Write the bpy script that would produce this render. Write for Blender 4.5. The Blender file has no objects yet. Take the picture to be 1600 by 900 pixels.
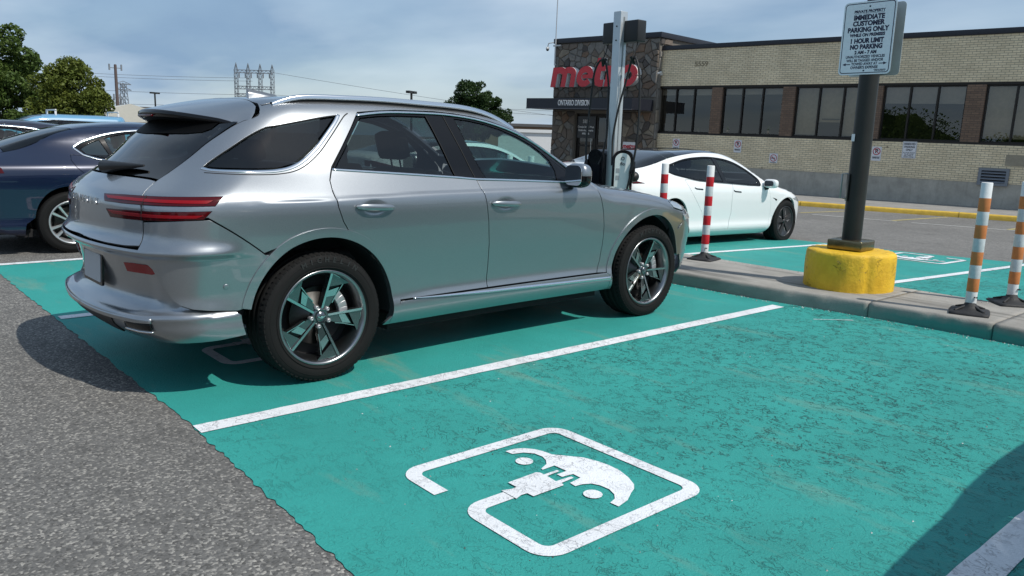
import bpy, bmesh, math, random
import numpy as np
from math import radians, pi, sin, cos
from mathutils import Vector, Matrix
from mathutils.geometry import delaunay_2d_cdt
random.seed(7); np.random.seed(7)
scene = bpy.context.scene
COL = scene.collection

# ---------------------------------------------------------------- camera
cam_d = bpy.data.cameras.new('camera'); cam = bpy.data.objects.new('camera', cam_d); COL.objects.link(cam)
cam_d.sensor_width = 36; cam_d.lens = 27.72; cam_d.clip_start = .05; cam_d.clip_end = 3000
_yaw, _pitch, _roll = 0.85053, -0.18750, 0.03002
_f = Vector((cos(_pitch) * cos(_yaw), cos(_pitch) * sin(_yaw), sin(_pitch)))
_r = Vector((sin(_yaw), -cos(_yaw), 0)); _u = _r.cross(_f)
_r2 = _r * cos(_roll) + _u * sin(_roll); _u2 = _u * cos(_roll) - _r * sin(_roll)
cam.matrix_world = Matrix(((_r2.x, _u2.x, -_f.x, -2.011), (_r2.y, _u2.y, -_f.y, -4.799), (_r2.z, _u2.z, -_f.z, 1.375), (0, 0, 0, 1)))
scene.camera = cam

# ---------------------------------------------------------------- light and sky
SUN_TO = Vector((.22, -.75, 1.0)).normalized()          # towards the sun
sun_el = math.asin(SUN_TO.z); sun_az = math.atan2(SUN_TO.x, SUN_TO.y)
sun_d = bpy.data.lights.new('sun', 'SUN'); sun_d.energy = 4.0; sun_d.angle = radians(.55); sun_d.color = (1, .955, .88)
sun = bpy.data.objects.new('sun', sun_d); COL.objects.link(sun)
sun.rotation_euler = SUN_TO.to_track_quat('Z', 'Y').to_euler(); sun.location = (0, -10, 20)
world = bpy.data.worlds.new('World'); scene.world = world; world.use_nodes = True
def build_world():
    nt = world.node_tree; nt.nodes.clear(); N = nt.nodes.new; L = nt.links.new
    out = N('ShaderNodeOutputWorld'); bg = N('ShaderNodeBackground'); bg.inputs[1].default_value = .126
    sky = N('ShaderNodeTexSky'); sky.sky_type = 'NISHITA'; sky.sun_disc = False; sky.sun_elevation = sun_el; sky.sun_rotation = sun_az
    sky.air_density = 1.0; sky.dust_density = .9; sky.ozone_density = 1.5
    tc = N('ShaderNodeTexCoord'); sep = N('ShaderNodeSeparateXYZ'); L(tc.outputs['Generated'], sep.inputs[0])
    # project the view direction on a cloud layer: direction / (height + .12)
    ad = N('ShaderNodeMath'); ad.operation = 'ADD'; ad.inputs[1].default_value = .16; L(sep.outputs[2], ad.inputs[0])
    ab = N('ShaderNodeMath'); ab.operation = 'MAXIMUM'; ab.inputs[1].default_value = .05; L(ad.outputs[0], ab.inputs[0])
    dx = N('ShaderNodeMath'); dx.operation = 'DIVIDE'; L(sep.outputs[0], dx.inputs[0]); L(ab.outputs[0], dx.inputs[1])
    dy = N('ShaderNodeMath'); dy.operation = 'DIVIDE'; L(sep.outputs[1], dy.inputs[0]); L(ab.outputs[0], dy.inputs[1])
    cb = N('ShaderNodeCombineXYZ'); L(dx.outputs[0], cb.inputs[0]); L(dy.outputs[0], cb.inputs[1])
    mp = N('ShaderNodeMapping'); mp.inputs['Scale'].default_value = (.55, .38, 1); mp.inputs['Rotation'].default_value = (0, 0, radians(38)); mp.inputs['Location'].default_value = (1.7, .6, 0); L(cb.outputs[0], mp.inputs[0])
    nz = N('ShaderNodeTexNoise'); nz.inputs['Scale'].default_value = 1.35; nz.inputs['Detail'].default_value = 7; nz.inputs['Roughness'].default_value = .52; nz.inputs['Distortion'].default_value = .35; L(mp.outputs[0], nz.inputs['Vector'])
    cr = N('ShaderNodeValToRGB'); cr.color_ramp.elements[0].position = .40; cr.color_ramp.elements[1].position = .60
    cr.color_ramp.elements[0].color = (.55, .55, .55, 1); cr.color_ramp.elements[1].color = (.95, .95, .95, 1); L(nz.outputs[0], cr.inputs[0])
    n2 = N('ShaderNodeTexNoise'); n2.inputs['Scale'].default_value = 1.7; n2.inputs['Detail'].default_value = 5; L(mp.outputs[0], n2.inputs['Vector'])
    cc = N('ShaderNodeMix'); cc.data_type = 'RGBA'; cc.inputs[6].default_value = (1.95, 3.02, 4.45, 1); cc.inputs[7].default_value = (4.4, 5.4, 6.5, 1); cq = N('ShaderNodeMapRange'); cq.inputs[1].default_value = .38; cq.inputs[2].default_value = .66; L(n2.outputs[0], cq.inputs[0]); L(cq.outputs[0], cc.inputs[0])
    mx = N('ShaderNodeMix'); mx.data_type = 'RGBA'; L(cr.outputs[0], mx.inputs[0]); L(sky.outputs[0], mx.inputs[6]); L(cc.outputs[2], mx.inputs[7])
    L(mx.outputs[2], bg.inputs[0]); L(bg.outputs[0], out.inputs[0])
build_world()
vs = scene.view_settings; scene.display_settings.display_device = 'sRGB'
vs.view_transform = 'Standard'; vs.look = 'None'; vs.exposure = 0; vs.gamma = 1; vs.use_curve_mapping = False
scene.render.engine = 'CYCLES'; scene.cycles.max_bounces = 8; scene.cycles.transparent_max_bounces = 12

# ---------------------------------------------------------------- helpers: objects
def tag(o, label=None, cat=None, group=None, kind=None):
    if label: o['label'] = label
    if cat: o['category'] = cat
    if group: o['group'] = group
    if kind: o['kind'] = kind
    return o
def empty(name, loc=(0, 0, 0), rz=0., label=None, cat=None, group=None):
    o = bpy.data.objects.new(name, None); COL.objects.link(o); o.location = loc; o.rotation_euler = (0, 0, rz); o.empty_display_size = .2
    return tag(o, label, cat, group)
def link(name, me, parent=None, mat=None):
    o = bpy.data.objects.new(name, me); COL.objects.link(o)
    if parent is not None: o.parent = parent
    if mat is not None and not me.materials: me.materials.append(mat)
    return o
def copy_tree(o, parent=None):
    c = o.copy(); COL.objects.link(c)
    if parent is not None: c.parent = parent
    for ch in list(o.children): copy_tree(ch, c)
    return c
class MB:
    """collects verts/faces and links them as one mesh object"""
    def __init__(s): s.v = []; s.f = []; s.sm = []; s.mi = []
    def add(s, V, F, smooth=False, mi=0):
        n = len(s.v); s.v += [tuple(map(float, p)) for p in V]; s.f += [tuple(i + n for i in f) for f in F]; s.sm += [smooth] * len(F); s.mi += [mi] * len(F); return s
    def box(s, a, b, mi=0, M=None):
        x0, y0, z0 = a; x1, y1, z1 = b
        V = [(x0, y0, z0), (x1, y0, z0), (x1, y1, z0), (x0, y1, z0), (x0, y0, z1), (x1, y0, z1), (x1, y1, z1), (x0, y1, z1)]
        if M is not None: V = [tuple(M @ Vector(p)) for p in V]
        return s.add(V, [(0, 3, 2, 1), (4, 5, 6, 7), (0, 1, 5, 4), (1, 2, 6, 5), (2, 3, 7, 6), (3, 0, 4, 7)], False, mi)
    def cbox(s, a, b, c=.01, mi=0, M=None):
        """box with all edges bevelled"""
        bm = bmesh.new(); bmesh.ops.create_cube(bm, size=1)
        for v in bm.verts: v.co = Vector([(a[i] + b[i]) / 2 + v.co[i] * (b[i] - a[i]) for i in range(3)])
        bmesh.ops.bevel(bm, geom=list(bm.edges), offset=c, segments=2, affect='EDGES', profile=.6)
        return s.bm(bm, True, mi, M)
    def bm(s, bm, smooth=True, mi=0, M=None):
        bm.verts.index_update(); V = [tuple((M @ v.co) if M is not None else v.co) for v in bm.verts]; F = [tuple(v.index for v in f.verts) for f in bm.faces]; bm.free()
        return s.add(V, F, smooth, mi)
    def tube(s, pts, r, n=8, smooth=True, mi=0, cap=True):
        """tube along pts, r number or list"""
        pts = [Vector(p) for p in pts]; m = len(pts); R = r if hasattr(r, '__len__') else [r] * m; V = []; F = []
        t0 = (pts[1] - pts[0]).normalized(); a = Vector((0, 0, 1)) if abs(t0.z) < .9 else Vector((1, 0, 0)); nrm = t0.cross(a).normalized()
        for i, p in enumerate(pts):
            t = (pts[min(i + 1, m - 1)] - pts[max(i - 1, 0)]); t = t.normalized() if t.length > 1e-9 else t0
            nrm = (nrm - t * nrm.dot(t)); nrm = nrm.normalized() if nrm.length > 1e-6 else t.orthogonal().normalized(); bn = t.cross(nrm)
            for k in range(n):
                q = 2 * pi * k / n; V.append(p + (nrm * cos(q) + bn * sin(q)) * R[i])
        for i in range(m - 1):
            for k in range(n): F.append((i * n + k, i * n + (k + 1) % n, (i + 1) * n + (k + 1) % n, (i + 1) * n + k))
        s.add(V, F, smooth, mi)
        if cap:
            s.add(V[:n], [tuple(range(n))[::-1]], False, mi); s.add(V[-n:], [tuple(range(n))], False, mi)
        return s
    def lathe(s, prof, n=48, M=None, smooth=True, mi=0, a0=0., a1=2 * pi):
        """profile (r,h) about local z"""
        V = []; F = []; m = len(prof); full = abs(a1 - a0 - 2 * pi) < 1e-6; k = n if full else n + 1
        for j in range(k):
            q = a0 + (a1 - a0) * j / n
            for r, h in prof:
                p = Vector((r * cos(q), r * sin(q), h)); V.append(M @ p if M is not None else p)
        for j in range(n):
            for i in range(m - 1):
                a = j * m + i; b = ((j + 1) % k) * m + i; F.append((a, b, b + 1, a + 1))
        return s.add(V, F, smooth, mi)
    def prism(s, poly, h0, h1, M=None, mi=0, smooth=False):
        """2D polygon (any simple) extruded along local z"""
        n = len(poly); area = sum(poly[i][0] * poly[(i + 1) % n][1] - poly[(i + 1) % n][0] * poly[i][1] for i in range(n))
        if area < 0: poly = poly[::-1]
        T = lambda p: tuple(M @ Vector(p)) if M is not None else p
        bot = [T((x, y, h0)) for x, y in poly]; top = [T((x, y, h1)) for x, y in poly]
        tris = tri_poly(poly)
        s.add(top, tris, False, mi); s.add(bot, [t[::-1] for t in tris], False, mi)
        s.add(bot + top, [(i, (i + 1) % n, n + (i + 1) % n, n + i) for i in range(n)], smooth, mi)
        return s
    def build(s, name, mats, parent=None, auto=None):
        me = bpy.data.meshes.new(name); me.from_pydata(s.v, [], s.f)
        mats = mats if isinstance(mats, (list, tuple)) else [mats]
        for m in mats: me.materials.append(m)
        me.polygons.foreach_set('use_smooth', s.sm); me.polygons.foreach_set('material_index', s.mi); me.update()
        return link(name, me, parent)
def tri_poly(poly):
    from mathutils.geometry import tessellate_polygon
    t = tessellate_polygon([[Vector((x, y, 0)) for x, y in poly]]); out = []
    for a, b, c in t:
        A, B, Cc = poly[a], poly[b], poly[c]
        ar = (B[0] - A[0]) * (Cc[1] - A[1]) - (B[1] - A[1]) * (Cc[0] - A[0])
        out.append((a, b, c) if ar > 0 else (a, c, b))
    return out
def rrect(x0, y0, x1, y1, r, n=5):
    out = []
    for cx, cy, a in ((x1 - r, y0 + r, -90), (x1 - r, y1 - r, 0), (x0 + r, y1 - r, 90), (x0 + r, y0 + r, 180)):
        for k in range(n + 1):
            q = radians(a + 90 * k / n); out.append((cx + r * cos(q), cy + r * sin(q)))
    return out
def text_mesh(body, size, depth=.002, bold=0., M=None, align='CENTER', shear=0., sx=1.):
    cu = bpy.data.curves.new('txt', 'FONT'); cu.body = body; cu.size = size; cu.extrude = depth / 2; cu.offset = bold; cu.align_x = align; cu.align_y = 'CENTER'; cu.shear = shear; cu.resolution_u = 3
    ob = bpy.data.objects.new('txt', cu); me = bpy.data.meshes.new_from_object(ob)
    V = [v.co.copy() for v in me.vertices]; F = [tuple(p.vertices) for p in me.polygons]
    bpy.data.objects.remove(ob); bpy.data.curves.remove(cu); bpy.data.meshes.remove(me)
    for v in V: v.x *= sx
    if M is not None: V = [M @ v for v in V]
    return V, F
def frame(o, x, y, z):
    """matrix with origin o and axes x,y,z"""
    return Matrix(((x[0], y[0], z[0], o[0]), (x[1], y[1], z[1], o[1]), (x[2], y[2], z[2], o[2]), (0, 0, 0, 1)))

# ---------------------------------------------------------------- helpers: materials
MATS = {}
def pmat(name, col=(.5, .5, .5), rough=.5, metal=0., coat=0., coat_r=.03, spec=.5, trans=0., ior=1.45, emis=None, var=0., vscale=8., bump=0., bscale=60., sheen=0.):
    """principled material with noise-varied colour and fine relief"""
    if name in MATS: return MATS[name]
    m = bpy.data.materials.new(name); m.use_nodes = True; nt = m.node_tree; b = nt.nodes['Principled BSDF']; N = nt.nodes.new; L = nt.links.new
    b.inputs['Base Color'].default_value = (*col, 1); b.inputs['Roughness'].default_value = rough; b.inputs['Metallic'].default_value = metal
    b.inputs['Coat Weight'].default_value = coat; b.inputs['Coat Roughness'].default_value = coat_r; b.inputs['Specular IOR Level'].default_value = spec
    b.inputs['Transmission Weight'].default_value = trans; b.inputs['IOR'].default_value = ior
    if emis: b.inputs['Emission Color'].default_value = (*emis[0], 1); b.inputs['Emission Strength'].default_value = emis[1]
    if var or bump:
        tc = N('ShaderNodeTexCoord')
    if var:
        nz = N('ShaderNodeTexNoise'); nz.inputs['Scale'].default_value = vscale; nz.inputs['Detail'].default_value = 6; nz.inputs['Roughness'].default_value = .62; L(tc.outputs['Object'], nz.inputs['Vector'])
        mr = N('ShaderNodeMapRange'); mr.inputs[1].default_value = .25; mr.inputs[2].default_value = .75; mr.inputs[3].default_value = 1 - var; mr.inputs[4].default_value = 1 + var; L(nz.outputs[0], mr.inputs[0])
        vm = N('ShaderNodeVectorMath'); vm.operation = 'SCALE'; vm.inputs[0].default_value = col; L(mr.outputs[0], vm.inputs['Scale']); L(vm.outputs[0], b.inputs['Base Color'])
        m2 = N('ShaderNodeMapRange'); m2.inputs[1].default_value = .3; m2.inputs[2].default_value = .7; m2.inputs[3].default_value = max(.02, rough * (1 - var * .6)); m2.inputs[4].default_value = min(1, rough * (1 + var * .6)); L(nz.outputs[0], m2.inputs[0]); L(m2.outputs[0], b.inputs['Roughness'])
    if bump:
        n2 = N('ShaderNodeTexNoise'); n2.inputs['Scale'].default_value = bscale; n2.inputs['Detail'].default_value = 4; L(tc.outputs['Object'], n2.inputs['Vector'])
        bp = N('ShaderNodeBump'); bp.inputs['Strength'].default_value = bump; bp.inputs['Distance'].default_value = .01; L(n2.outputs[0], bp.inputs['Height']); L(bp.outputs[0], b.inputs['Normal'])
    MATS[name] = m; return m
def paint(name, col, metal=.0, flake=0., rough=.35):
    """car paint: flakes under a clear coat"""
    if name in MATS: return MATS[name]
    m = pmat(name, col, rough, metal, coat=1., coat_r=.02); nt = m.node_tree; b = nt.nodes['Principled BSDF']; N = nt.nodes.new; L = nt.links.new
    if flake:
        tc = N('ShaderNodeTexCoord'); vo = N('ShaderNodeTexVoronoi'); vo.inputs['Scale'].default_value = 900; L(tc.outputs['Object'], vo.inputs['Vector'])
        mr = N('ShaderNodeMapRange'); mr.inputs[3].default_value = 1 - flake; mr.inputs[4].default_value = 1 + flake; L(vo.outputs['Color'], mr.inputs[0])
        vm = N('ShaderNodeVectorMath'); vm.operation = 'SCALE'; vm.inputs[0].default_value = col; L(mr.outputs[0], vm.inputs['Scale']); L(vm.outputs[0], b.inputs['Base Color'])
    return m
def tint_glass(name, tint, ior=1.5, rough=.0, boost=1.):
    """thin tinted pane: coloured transparency under a fresnel reflection"""
    if name in MATS: return MATS[name]
    m = bpy.data.materials.new(name); m.use_nodes = True; nt = m.node_tree; nt.nodes.clear(); N = nt.nodes.new; L = nt.links.new
    out = N('ShaderNodeOutputMaterial'); tr = N('ShaderNodeBsdfTransparent'); tr.inputs[0].default_value = (*tint, 1)
    gl = N('ShaderNodeBsdfGlossy'); gl.inputs['Roughness'].default_value = rough
    ge = N('ShaderNodeNewGeometry'); dt = N('ShaderNodeVectorMath'); dt.operation = 'DOT_PRODUCT'; L(ge.outputs['Normal'], dt.inputs[0]); L(ge.outputs['Incoming'], dt.inputs[1])
    def mth(op, a, b=None):
        q = N('ShaderNodeMath'); q.operation = op
        for i, c in enumerate((a, b)):
            if c is None: continue
            if isinstance(c, (int, float)): q.inputs[i].default_value = c
            else: L(c, q.inputs[i])
        return q
    f0 = ((ior - 1) / (ior + 1)) ** 2 * 1.8; sch = mth('POWER', mth('SUBTRACT', 1., mth('ABSOLUTE', dt.outputs['Value']).outputs[0]).outputs[0], 5.); mu = mth('MULTIPLY', mth('ADD', mth('MULTIPLY', sch.outputs[0], 1 - f0).outputs[0], f0).outputs[0], boost)
    mx = N('ShaderNodeMixShader'); L(mu.outputs[0], mx.inputs[0]); L(tr.outputs[0], mx.inputs[1]); L(gl.outputs[0], mx.inputs[2]); L(mx.outputs[0], out.inputs[0])
    MATS[name] = m; return m
# ---------------------------------------------------------------- the ground
def gz(x, y=0): return 0. if x < 5.4 else (-.022 * (x - 5.4) if x < 20 else -.3212)
def nodes(m):
    nt = m.node_tree; return nt, nt.nodes.new, nt.links.new, nt.nodes['Principled BSDF']
def mk(name):
    m = bpy.data.materials.new(name); m.use_nodes = True; MATS[name] = m; return m
def noise(N, L, vec, scale, detail=4, rough=.55, dist=0., out=0):
    n = N('ShaderNodeTexNoise'); n.inputs['Scale'].default_value = scale; n.inputs['Detail'].default_value = detail; n.inputs['Roughness'].default_value = rough; n.inputs['Distortion'].default_value = dist
    L(vec, n.inputs['Vector']); return n.outputs[out]
def maprange(N, L, v, a, b, c=0., d=1.):
    r = N('ShaderNodeMapRange'); r.inputs[1].default_value = a; r.inputs[2].default_value = b; r.inputs[3].default_value = c; r.inputs[4].default_value = d; L(v, r.inputs[0]); return r.outputs[0]
def mixc(N, L, f, a, b):
    m = N('ShaderNodeMix'); m.data_type = 'RGBA'
    if isinstance(f, float): m.inputs[0].default_value = f
    else: L(f, m.inputs[0])
    for i, c in ((6, a), (7, b)):
        if isinstance(c, tuple): m.inputs[i].default_value = (*c, 1)
        else: L(c, m.inputs[i])
    return m.outputs[2]
def math_(N, L, op, a, b=None):
    m = N('ShaderNodeMath'); m.operation = op
    for i, c in enumerate((a, b)):
        if c is None: continue
        if isinstance(c, (int, float)): m.inputs[i].default_value = c
        else: L(c, m.inputs[i])
    return m.outputs[0]
def objvec(N, L, scale=(1, 1, 1), rot=0.):
    tc = N('ShaderNodeTexCoord'); mp = N('ShaderNodeMapping'); mp.inputs['Scale'].default_value = scale; mp.inputs['Rotation'].default_value = (0, 0, rot); L(tc.outputs['Object'], mp.inputs[0]); return mp.outputs[0]
def asphalt(name, col, stones=.5, scale=90.):
    m = mk(name); nt, N, L, b = nodes(m); v = objvec(N, L)
    vo = N('ShaderNodeTexVoronoi'); vo.inputs['Scale'].default_value = scale; vo.inputs['Randomness'].default_value = 1; L(v, vo.inputs['Vector'])
    sp = N('ShaderNodeSeparateColor'); L(vo.outputs['Color'], sp.inputs[0])
    big = noise(N, L, v, .35, 6, .6); mid = noise(N, L, v, 6, 6, .65); fin = noise(N, L, v, 160, 3, .6)
    light = maprange(N, L, sp.outputs[0], .62, .98); dark = maprange(N, L, sp.outputs[1], .55, .95)
    c = tuple(col); base = mixc(N, L, maprange(N, L, mid, .3, .7), tuple(x * .80 for x in c), tuple(x * 1.2 for x in c))
    base = mixc(N, L, math_(N, L, 'MULTIPLY', light, stones), base, (c[0] * 3.6, c[1] * 3.5, c[2] * 3.3))
    base = mixc(N, L, math_(N, L, 'MULTIPLY', dark, stones), base, (c[0] * .30, c[1] * .30, c[2] * .30))
    base = mixc(N, L, maprange(N, L, big, .35, .65, 0., .45), base, (c[0] * .62, c[1] * .62, c[2] * .62))
    base = mixc(N, L, maprange(N, L, fin, .35, .7, 0., .30), base, (c[0] * .4, c[1] * .4, c[2] * .4))
    n3 = noise(N, L, v, 1.3, 5, .6, .8); ck = math_(N, L, 'SUBTRACT', 1., maprange(N, L, math_(N, L, 'ABSOLUTE', math_(N, L, 'SUBTRACT', n3, .5)), 0., .004)); ck = math_(N, L, 'MULTIPLY', ck, maprange(N, L, noise(N, L, v, .7, 3, .5), .52, .60))
    base = mixc(N, L, math_(N, L, 'MULTIPLY', ck, .8), base, (c[0] * .15, c[1] * .15, c[2] * .15))
    base = mixc(N, L, maprange(N, L, noise(N, L, v, 2.1, 4, .55), .62, .72, 0., .45), base, (c[0] * .45, c[1] * .45, c[2] * .45))
    L(base, b.inputs['Base Color']); b.inputs['Roughness'].default_value = .88; b.inputs['Specular IOR Level'].default_value = .3
    bp = N('ShaderNodeBump'); bp.inputs['Strength'].default_value = .75; bp.inputs['Distance'].default_value = .004; L(vo.outputs['Distance'], bp.inputs['Height']); bp.invert = True
    b2 = N('ShaderNodeBump'); b2.inputs['Strength'].default_value = .5; b2.inputs['Distance'].default_value = .006; L(fin, b2.inputs['Height']); L(bp.outputs[0], b2.inputs['Normal']); L(b2.outputs[0], b.inputs['Normal'])
    return m
M_asph = asphalt('asphalt_near', (.152, .149, .142), .72, 100)
M_asph2 = asphalt('asphalt_road', (.185, .180, .170), .30, 60)
def paint_wear(N, L, v, amount):
    """worn flecks: broken curved cracks and flaked patches. returns (crack mask, patch mask, height)"""
    tc = N('ShaderNodeTexCoord'); vs_ = objvec(N, L, (1.0, .55, 1), radians(20))
    n1 = noise(N, L, vs_, 15, 3, .5, 1.2); n2 = noise(N, L, vs_, 33, 2, .5, 1.0)
    l1 = math_(N, L, 'SUBTRACT', 1., maprange(N, L, math_(N, L, 'ABSOLUTE', math_(N, L, 'SUBTRACT', n1, .5)), .006, .022))
    l2 = math_(N, L, 'SUBTRACT', 1., maprange(N, L, math_(N, L, 'ABSOLUTE', math_(N, L, 'SUBTRACT', n2, .5)), .008, .030))
    g1 = maprange(N, L, noise(N, L, v, 7, 4, .6), .50, .535); g2 = maprange(N, L, noise(N, L, v, 13, 4, .6), .505, .535)
    ln = math_(N, L, 'MAXIMUM', math_(N, L, 'MULTIPLY', l1, g1), math_(N, L, 'MULTIPLY', l2, g2))
    reg = math_(N, L, 'MULTIPLY', maprange(N, L, noise(N, L, v, .9, 4, .6), .36, .60, .25, 1.), amount)
    ln = math_(N, L, 'MULTIPLY', ln, reg)
    pt = math_(N, L, 'MULTIPLY', maprange(N, L, noise(N, L, v, 3.2, 7, .75), .625, .645), maprange(N, L, noise(N, L, v, 60, 3, .7), .38, .52)); pt = math_(N, L, 'MULTIPLY', pt, reg)
    return ln, pt
def paint_ground(name, col, amount_near, y_split=None, dirt=.25):
    m = mk(name); nt, N, L, b = nodes(m); v = objvec(N, L)
    if y_split is not None:
        sx = N('ShaderNodeSeparateXYZ'); L(v, sx.inputs[0])
        am = maprange(N, L, sx.outputs[1], y_split - .03, y_split + .03, amount_near, amount_near * .10)
        am = math_(N, L, 'MULTIPLY', am, maprange(N, L, math_(N, L, 'ADD', sx.outputs[0], math_(N, L, 'MULTIPLY', noise(N, L, v, .8, 3, .5), 1.6)), .4, 3.2, .42, 1.15))
    else: am = amount_near
    ln, pt = paint_wear(N, L, v, am)
    c = tuple(col); c1 = mixc(N, L, maprange(N, L, noise(N, L, v, 1.4, 6, .6), .3, .7), tuple(x * .88 for x in c), tuple(x * 1.10 for x in c))
    c1 = mixc(N, L, maprange(N, L, noise(N, L, v, 38, 5, .7), .35, .75, 0., .30), c1, tuple(x * .70 for x in c))
    # worn tan streaks that follow the bay width
    st = noise(N, L, objvec(N, L, (.9, .22, 1), radians(8)), 3.0, 6, .65)
    c1 = mixc(N, L, maprange(N, L, st, .56, .72, 0., dirt), c1, (.24, .27, .19))
    c1 = mixc(N, L, maprange(N, L, noise(N, L, v, 1.1, 5, .6), .60, .74, 0., .40), c1, (c[0] * .5 + .01, c[1] * .5, c[2] * .5))
    c1 = mixc(N, L, math_(N, L, 'MULTIPLY', pt, .72), c1, (c[0] * .5 + .045, c[1] * .32 + .045, c[2] * .30 + .045))
    c1 = mixc(N, L, math_(N, L, 'MULTIPLY', ln, .95), c1, (c[0] * .25 + .004, c[1] * .22 + .008, c[2] * .22 + .01))
    L(c1, b.inputs['Base Color']); b.inputs['Roughness'].default_value = .62; b.inputs['Specular IOR Level'].default_value = .35
    h = math_(N, L, 'SUBTRACT', noise(N, L, v, 120, 4, .6), math_(N, L, 'MULTIPLY', math_(N, L, 'MAXIMUM', ln, pt), 1.6))
    bp = N('ShaderNodeBump'); bp.inputs['Strength'].default_value = .8; bp.inputs['Distance'].default_value = .006; L(h, bp.inputs['Height']); L(bp.outputs[0], b.inputs['Normal'])
    return m
M_teal = paint_ground('teal_bay_paint', (.030, .295, .262), 1.0, -1.30, .42)
M_line = paint_ground('white_line_paint', (.74, .76, .78), .55, None, .05)
M_yellowline = paint_ground('yellow_line_paint', (.48, .40, .16), .5, None, .1)
M_whiteroad = paint_ground('white_road_paint', (.55, .55, .52), .6, None, .1)

def sheet(name, polys, mat, dz=0., kind='structure', sub=.6, thick=.0):
    """flat sheets that follow the fall of the lot"""
    V = []; F = []
    for q in polys:
        q = [tuple(p) for p in q]; n = len(V); V += [(x, y, gz(x) + dz) for x, y in q]; F += [tuple(n + i for i in t) for t in tri_poly(q)]
    mb = MB().add(V, F); o = mb.build(name, mat)
    if kind: o['kind'] = kind
    return o
def tri_poly(poly):
    from mathutils.geometry import tessellate_polygon
    t = tessellate_polygon([[Vector((x, y, 0)) for x, y in poly]]); out = []
    for a, b, c in t:
        A, B, Cc = poly[a], poly[b], poly[c]; ar = (B[0] - A[0]) * (Cc[1] - A[1]) - (B[1] - A[1]) * (Cc[0] - A[0]); out.append((a, b, c) if ar > 0 else (a, c, b))
    return out
xs_ = [-900, -120, -40, -12, 5.4, 20, 60, 250, 1200]; ys_ = [-900, -100, -20, 0, 20, 60, 200, 1200]
V = [(x, y, gz(x)) for x in xs_ for y in ys_]; ny_ = len(ys_); F = [(i * ny_ + j, (i + 1) * ny_ + j, (i + 1) * ny_ + j + 1, i * ny_ + j + 1) for i in range(len(xs_) - 1) for j in range(ny_ - 1)]
tag(MB().add(V, F).build('ground', M_asph), kind='structure')
def spl(pts, n=6):
    P = np.asarray(pts, float); m = len(P); out = []
    for i in range(m - 1):
        p0 = P[i - 1] if i else 2 * P[0] - P[1]; p1, p2 = P[i], P[i + 1]; p3 = P[i + 2] if i + 2 < m else 2 * P[-1] - P[-2]
        for k in range(n):
            t = k / n; out.append(.5 * ((2 * p1) + (p2 - p0) * t + (2 * p0 - 5 * p1 + 4 * p2 - p3) * t * t + (3 * p1 - p0 - 3 * p2 + p3) * t ** 3))
    out.append(P[-1]); return [tuple(float(c) for c in q) for q in out]
def rough_edge(p, q, n, amp, seed):
    r = random.Random(seed); out = []
    for i in range(n + 1):
        t = i / n; dx, dy = q[0] - p[0], q[1] - p[1]; l = math.hypot(dx, dy); k = r.uniform(-amp, amp) if 0 < i < n else 0; out.append((p[0] + dx * t - dy / l * k, p[1] + dy * t + dx / l * k))
    return out
# driving lane beyond the bays, smoother and paler
sheet('road', [[(9.0, -60), (20.6, -60), (20.4, 3.2), (18.9, 9.5), (15, 30), (12, 60), (9, 60)]], M_asph2, .002)
kf = [(4.20, 14), (4.24, 4), (4.28, 0), (4.33, -1.0), (4.42, -1.7), (4.46, -2.2), (4.45, -3.1), (4.45, -12)]
near = spl(rough_edge((-.85, 4.27), (-.83, 1.0), 60, .008, 1)[:-1] + rough_edge((-.83, 1.0), (-.81, -1.2), 46, .009, 2)[:-1] + rough_edge((-.81, -1.2), (-.87, -3.0), 52, .009, 3), 4) + [(-.9, -6.85)] + [(4.48, -6.85)] + [(x + .03, y) for x, y in kf[::-1][1:-2]] + [(4.26, 4.27)]
sheet('teal_bay_near', [near], M_teal, .004)
far = [(5.36, 9.0), (5.36, -12), (11.6, -12), (11.0, -4.0), (10.36, -1.35), (9.92, .15), (9.68, 1.8), (9.4, 3.9), (8.9, 9.0)]
sheet('teal_bay_far', [far], M_teal, .006)
def band(p, q, w, seed=0, n=30, amp=.0022):
    dx, dy = q[0] - p[0], q[1] - p[1]; l = math.hypot(dx, dy); nx, ny = -dy / l * w / 2, dx / l * w / 2
    a = rough_edge((p[0] - nx, p[1] - ny), (q[0] - nx, q[1] - ny), n, amp, seed); b = rough_edge((q[0] + nx, q[1] + ny), (p[0] + nx, p[1] + ny), n, amp, seed + 50); return a + b
L1, W_ = -1.247, 2.7595
for k, lab in ((-1, 0), (0, 0), (1, 0), (2, 0)):
    y = L1 + k * W_ if k != -1 else -4.035
    x0, x1 = (-.81, 4.19) if k != 2 else (-.95, 4.2)
    if k == -1: x0, x1 = -.85, 4.4
    sheet('bay_line', [band((x0, y), (x1, y + (.0 if k else -.015)), .112 if k > -1 else .125, 10 + k, 80)], M_line, .008)
sheet('bay_line', [band((3.95, -1.72), (4.2, -1.93), .012, 5, 8)], M_line, .008)
sheet('bay_line', [band((5.5, 1.28), (9.6, 1.10), .10, 21)], M_line, .010); sheet('bay_line', [band((5.5, -1.18), (10.3, -1.44), .10, 22)], M_line, .010)
sheet('bay_line', [band((5.5, -3.9), (10.9, -4.2), .10, 23)], M_line, .010)
for a, b_, w in (((16.22, 4.94), (16.60, 3.05), .10), ((16.66, 2.75), (17.30, .85), .10), ((17.4, .6), (18.0, -1.2), .10)): sheet('road_line', [band(a, b_, w, 31)], M_whiteroad, .006)
for a, b_ in (((16.3, 5.3), (18.9, 5.36)), ((16.7, 3.2), (20.2, 3.3)), ((17.4, 1.0), (20.4, 1.1))): sheet('road_line', [band(a, b_, .10, 41)], M_yellowline, .007)
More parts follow.
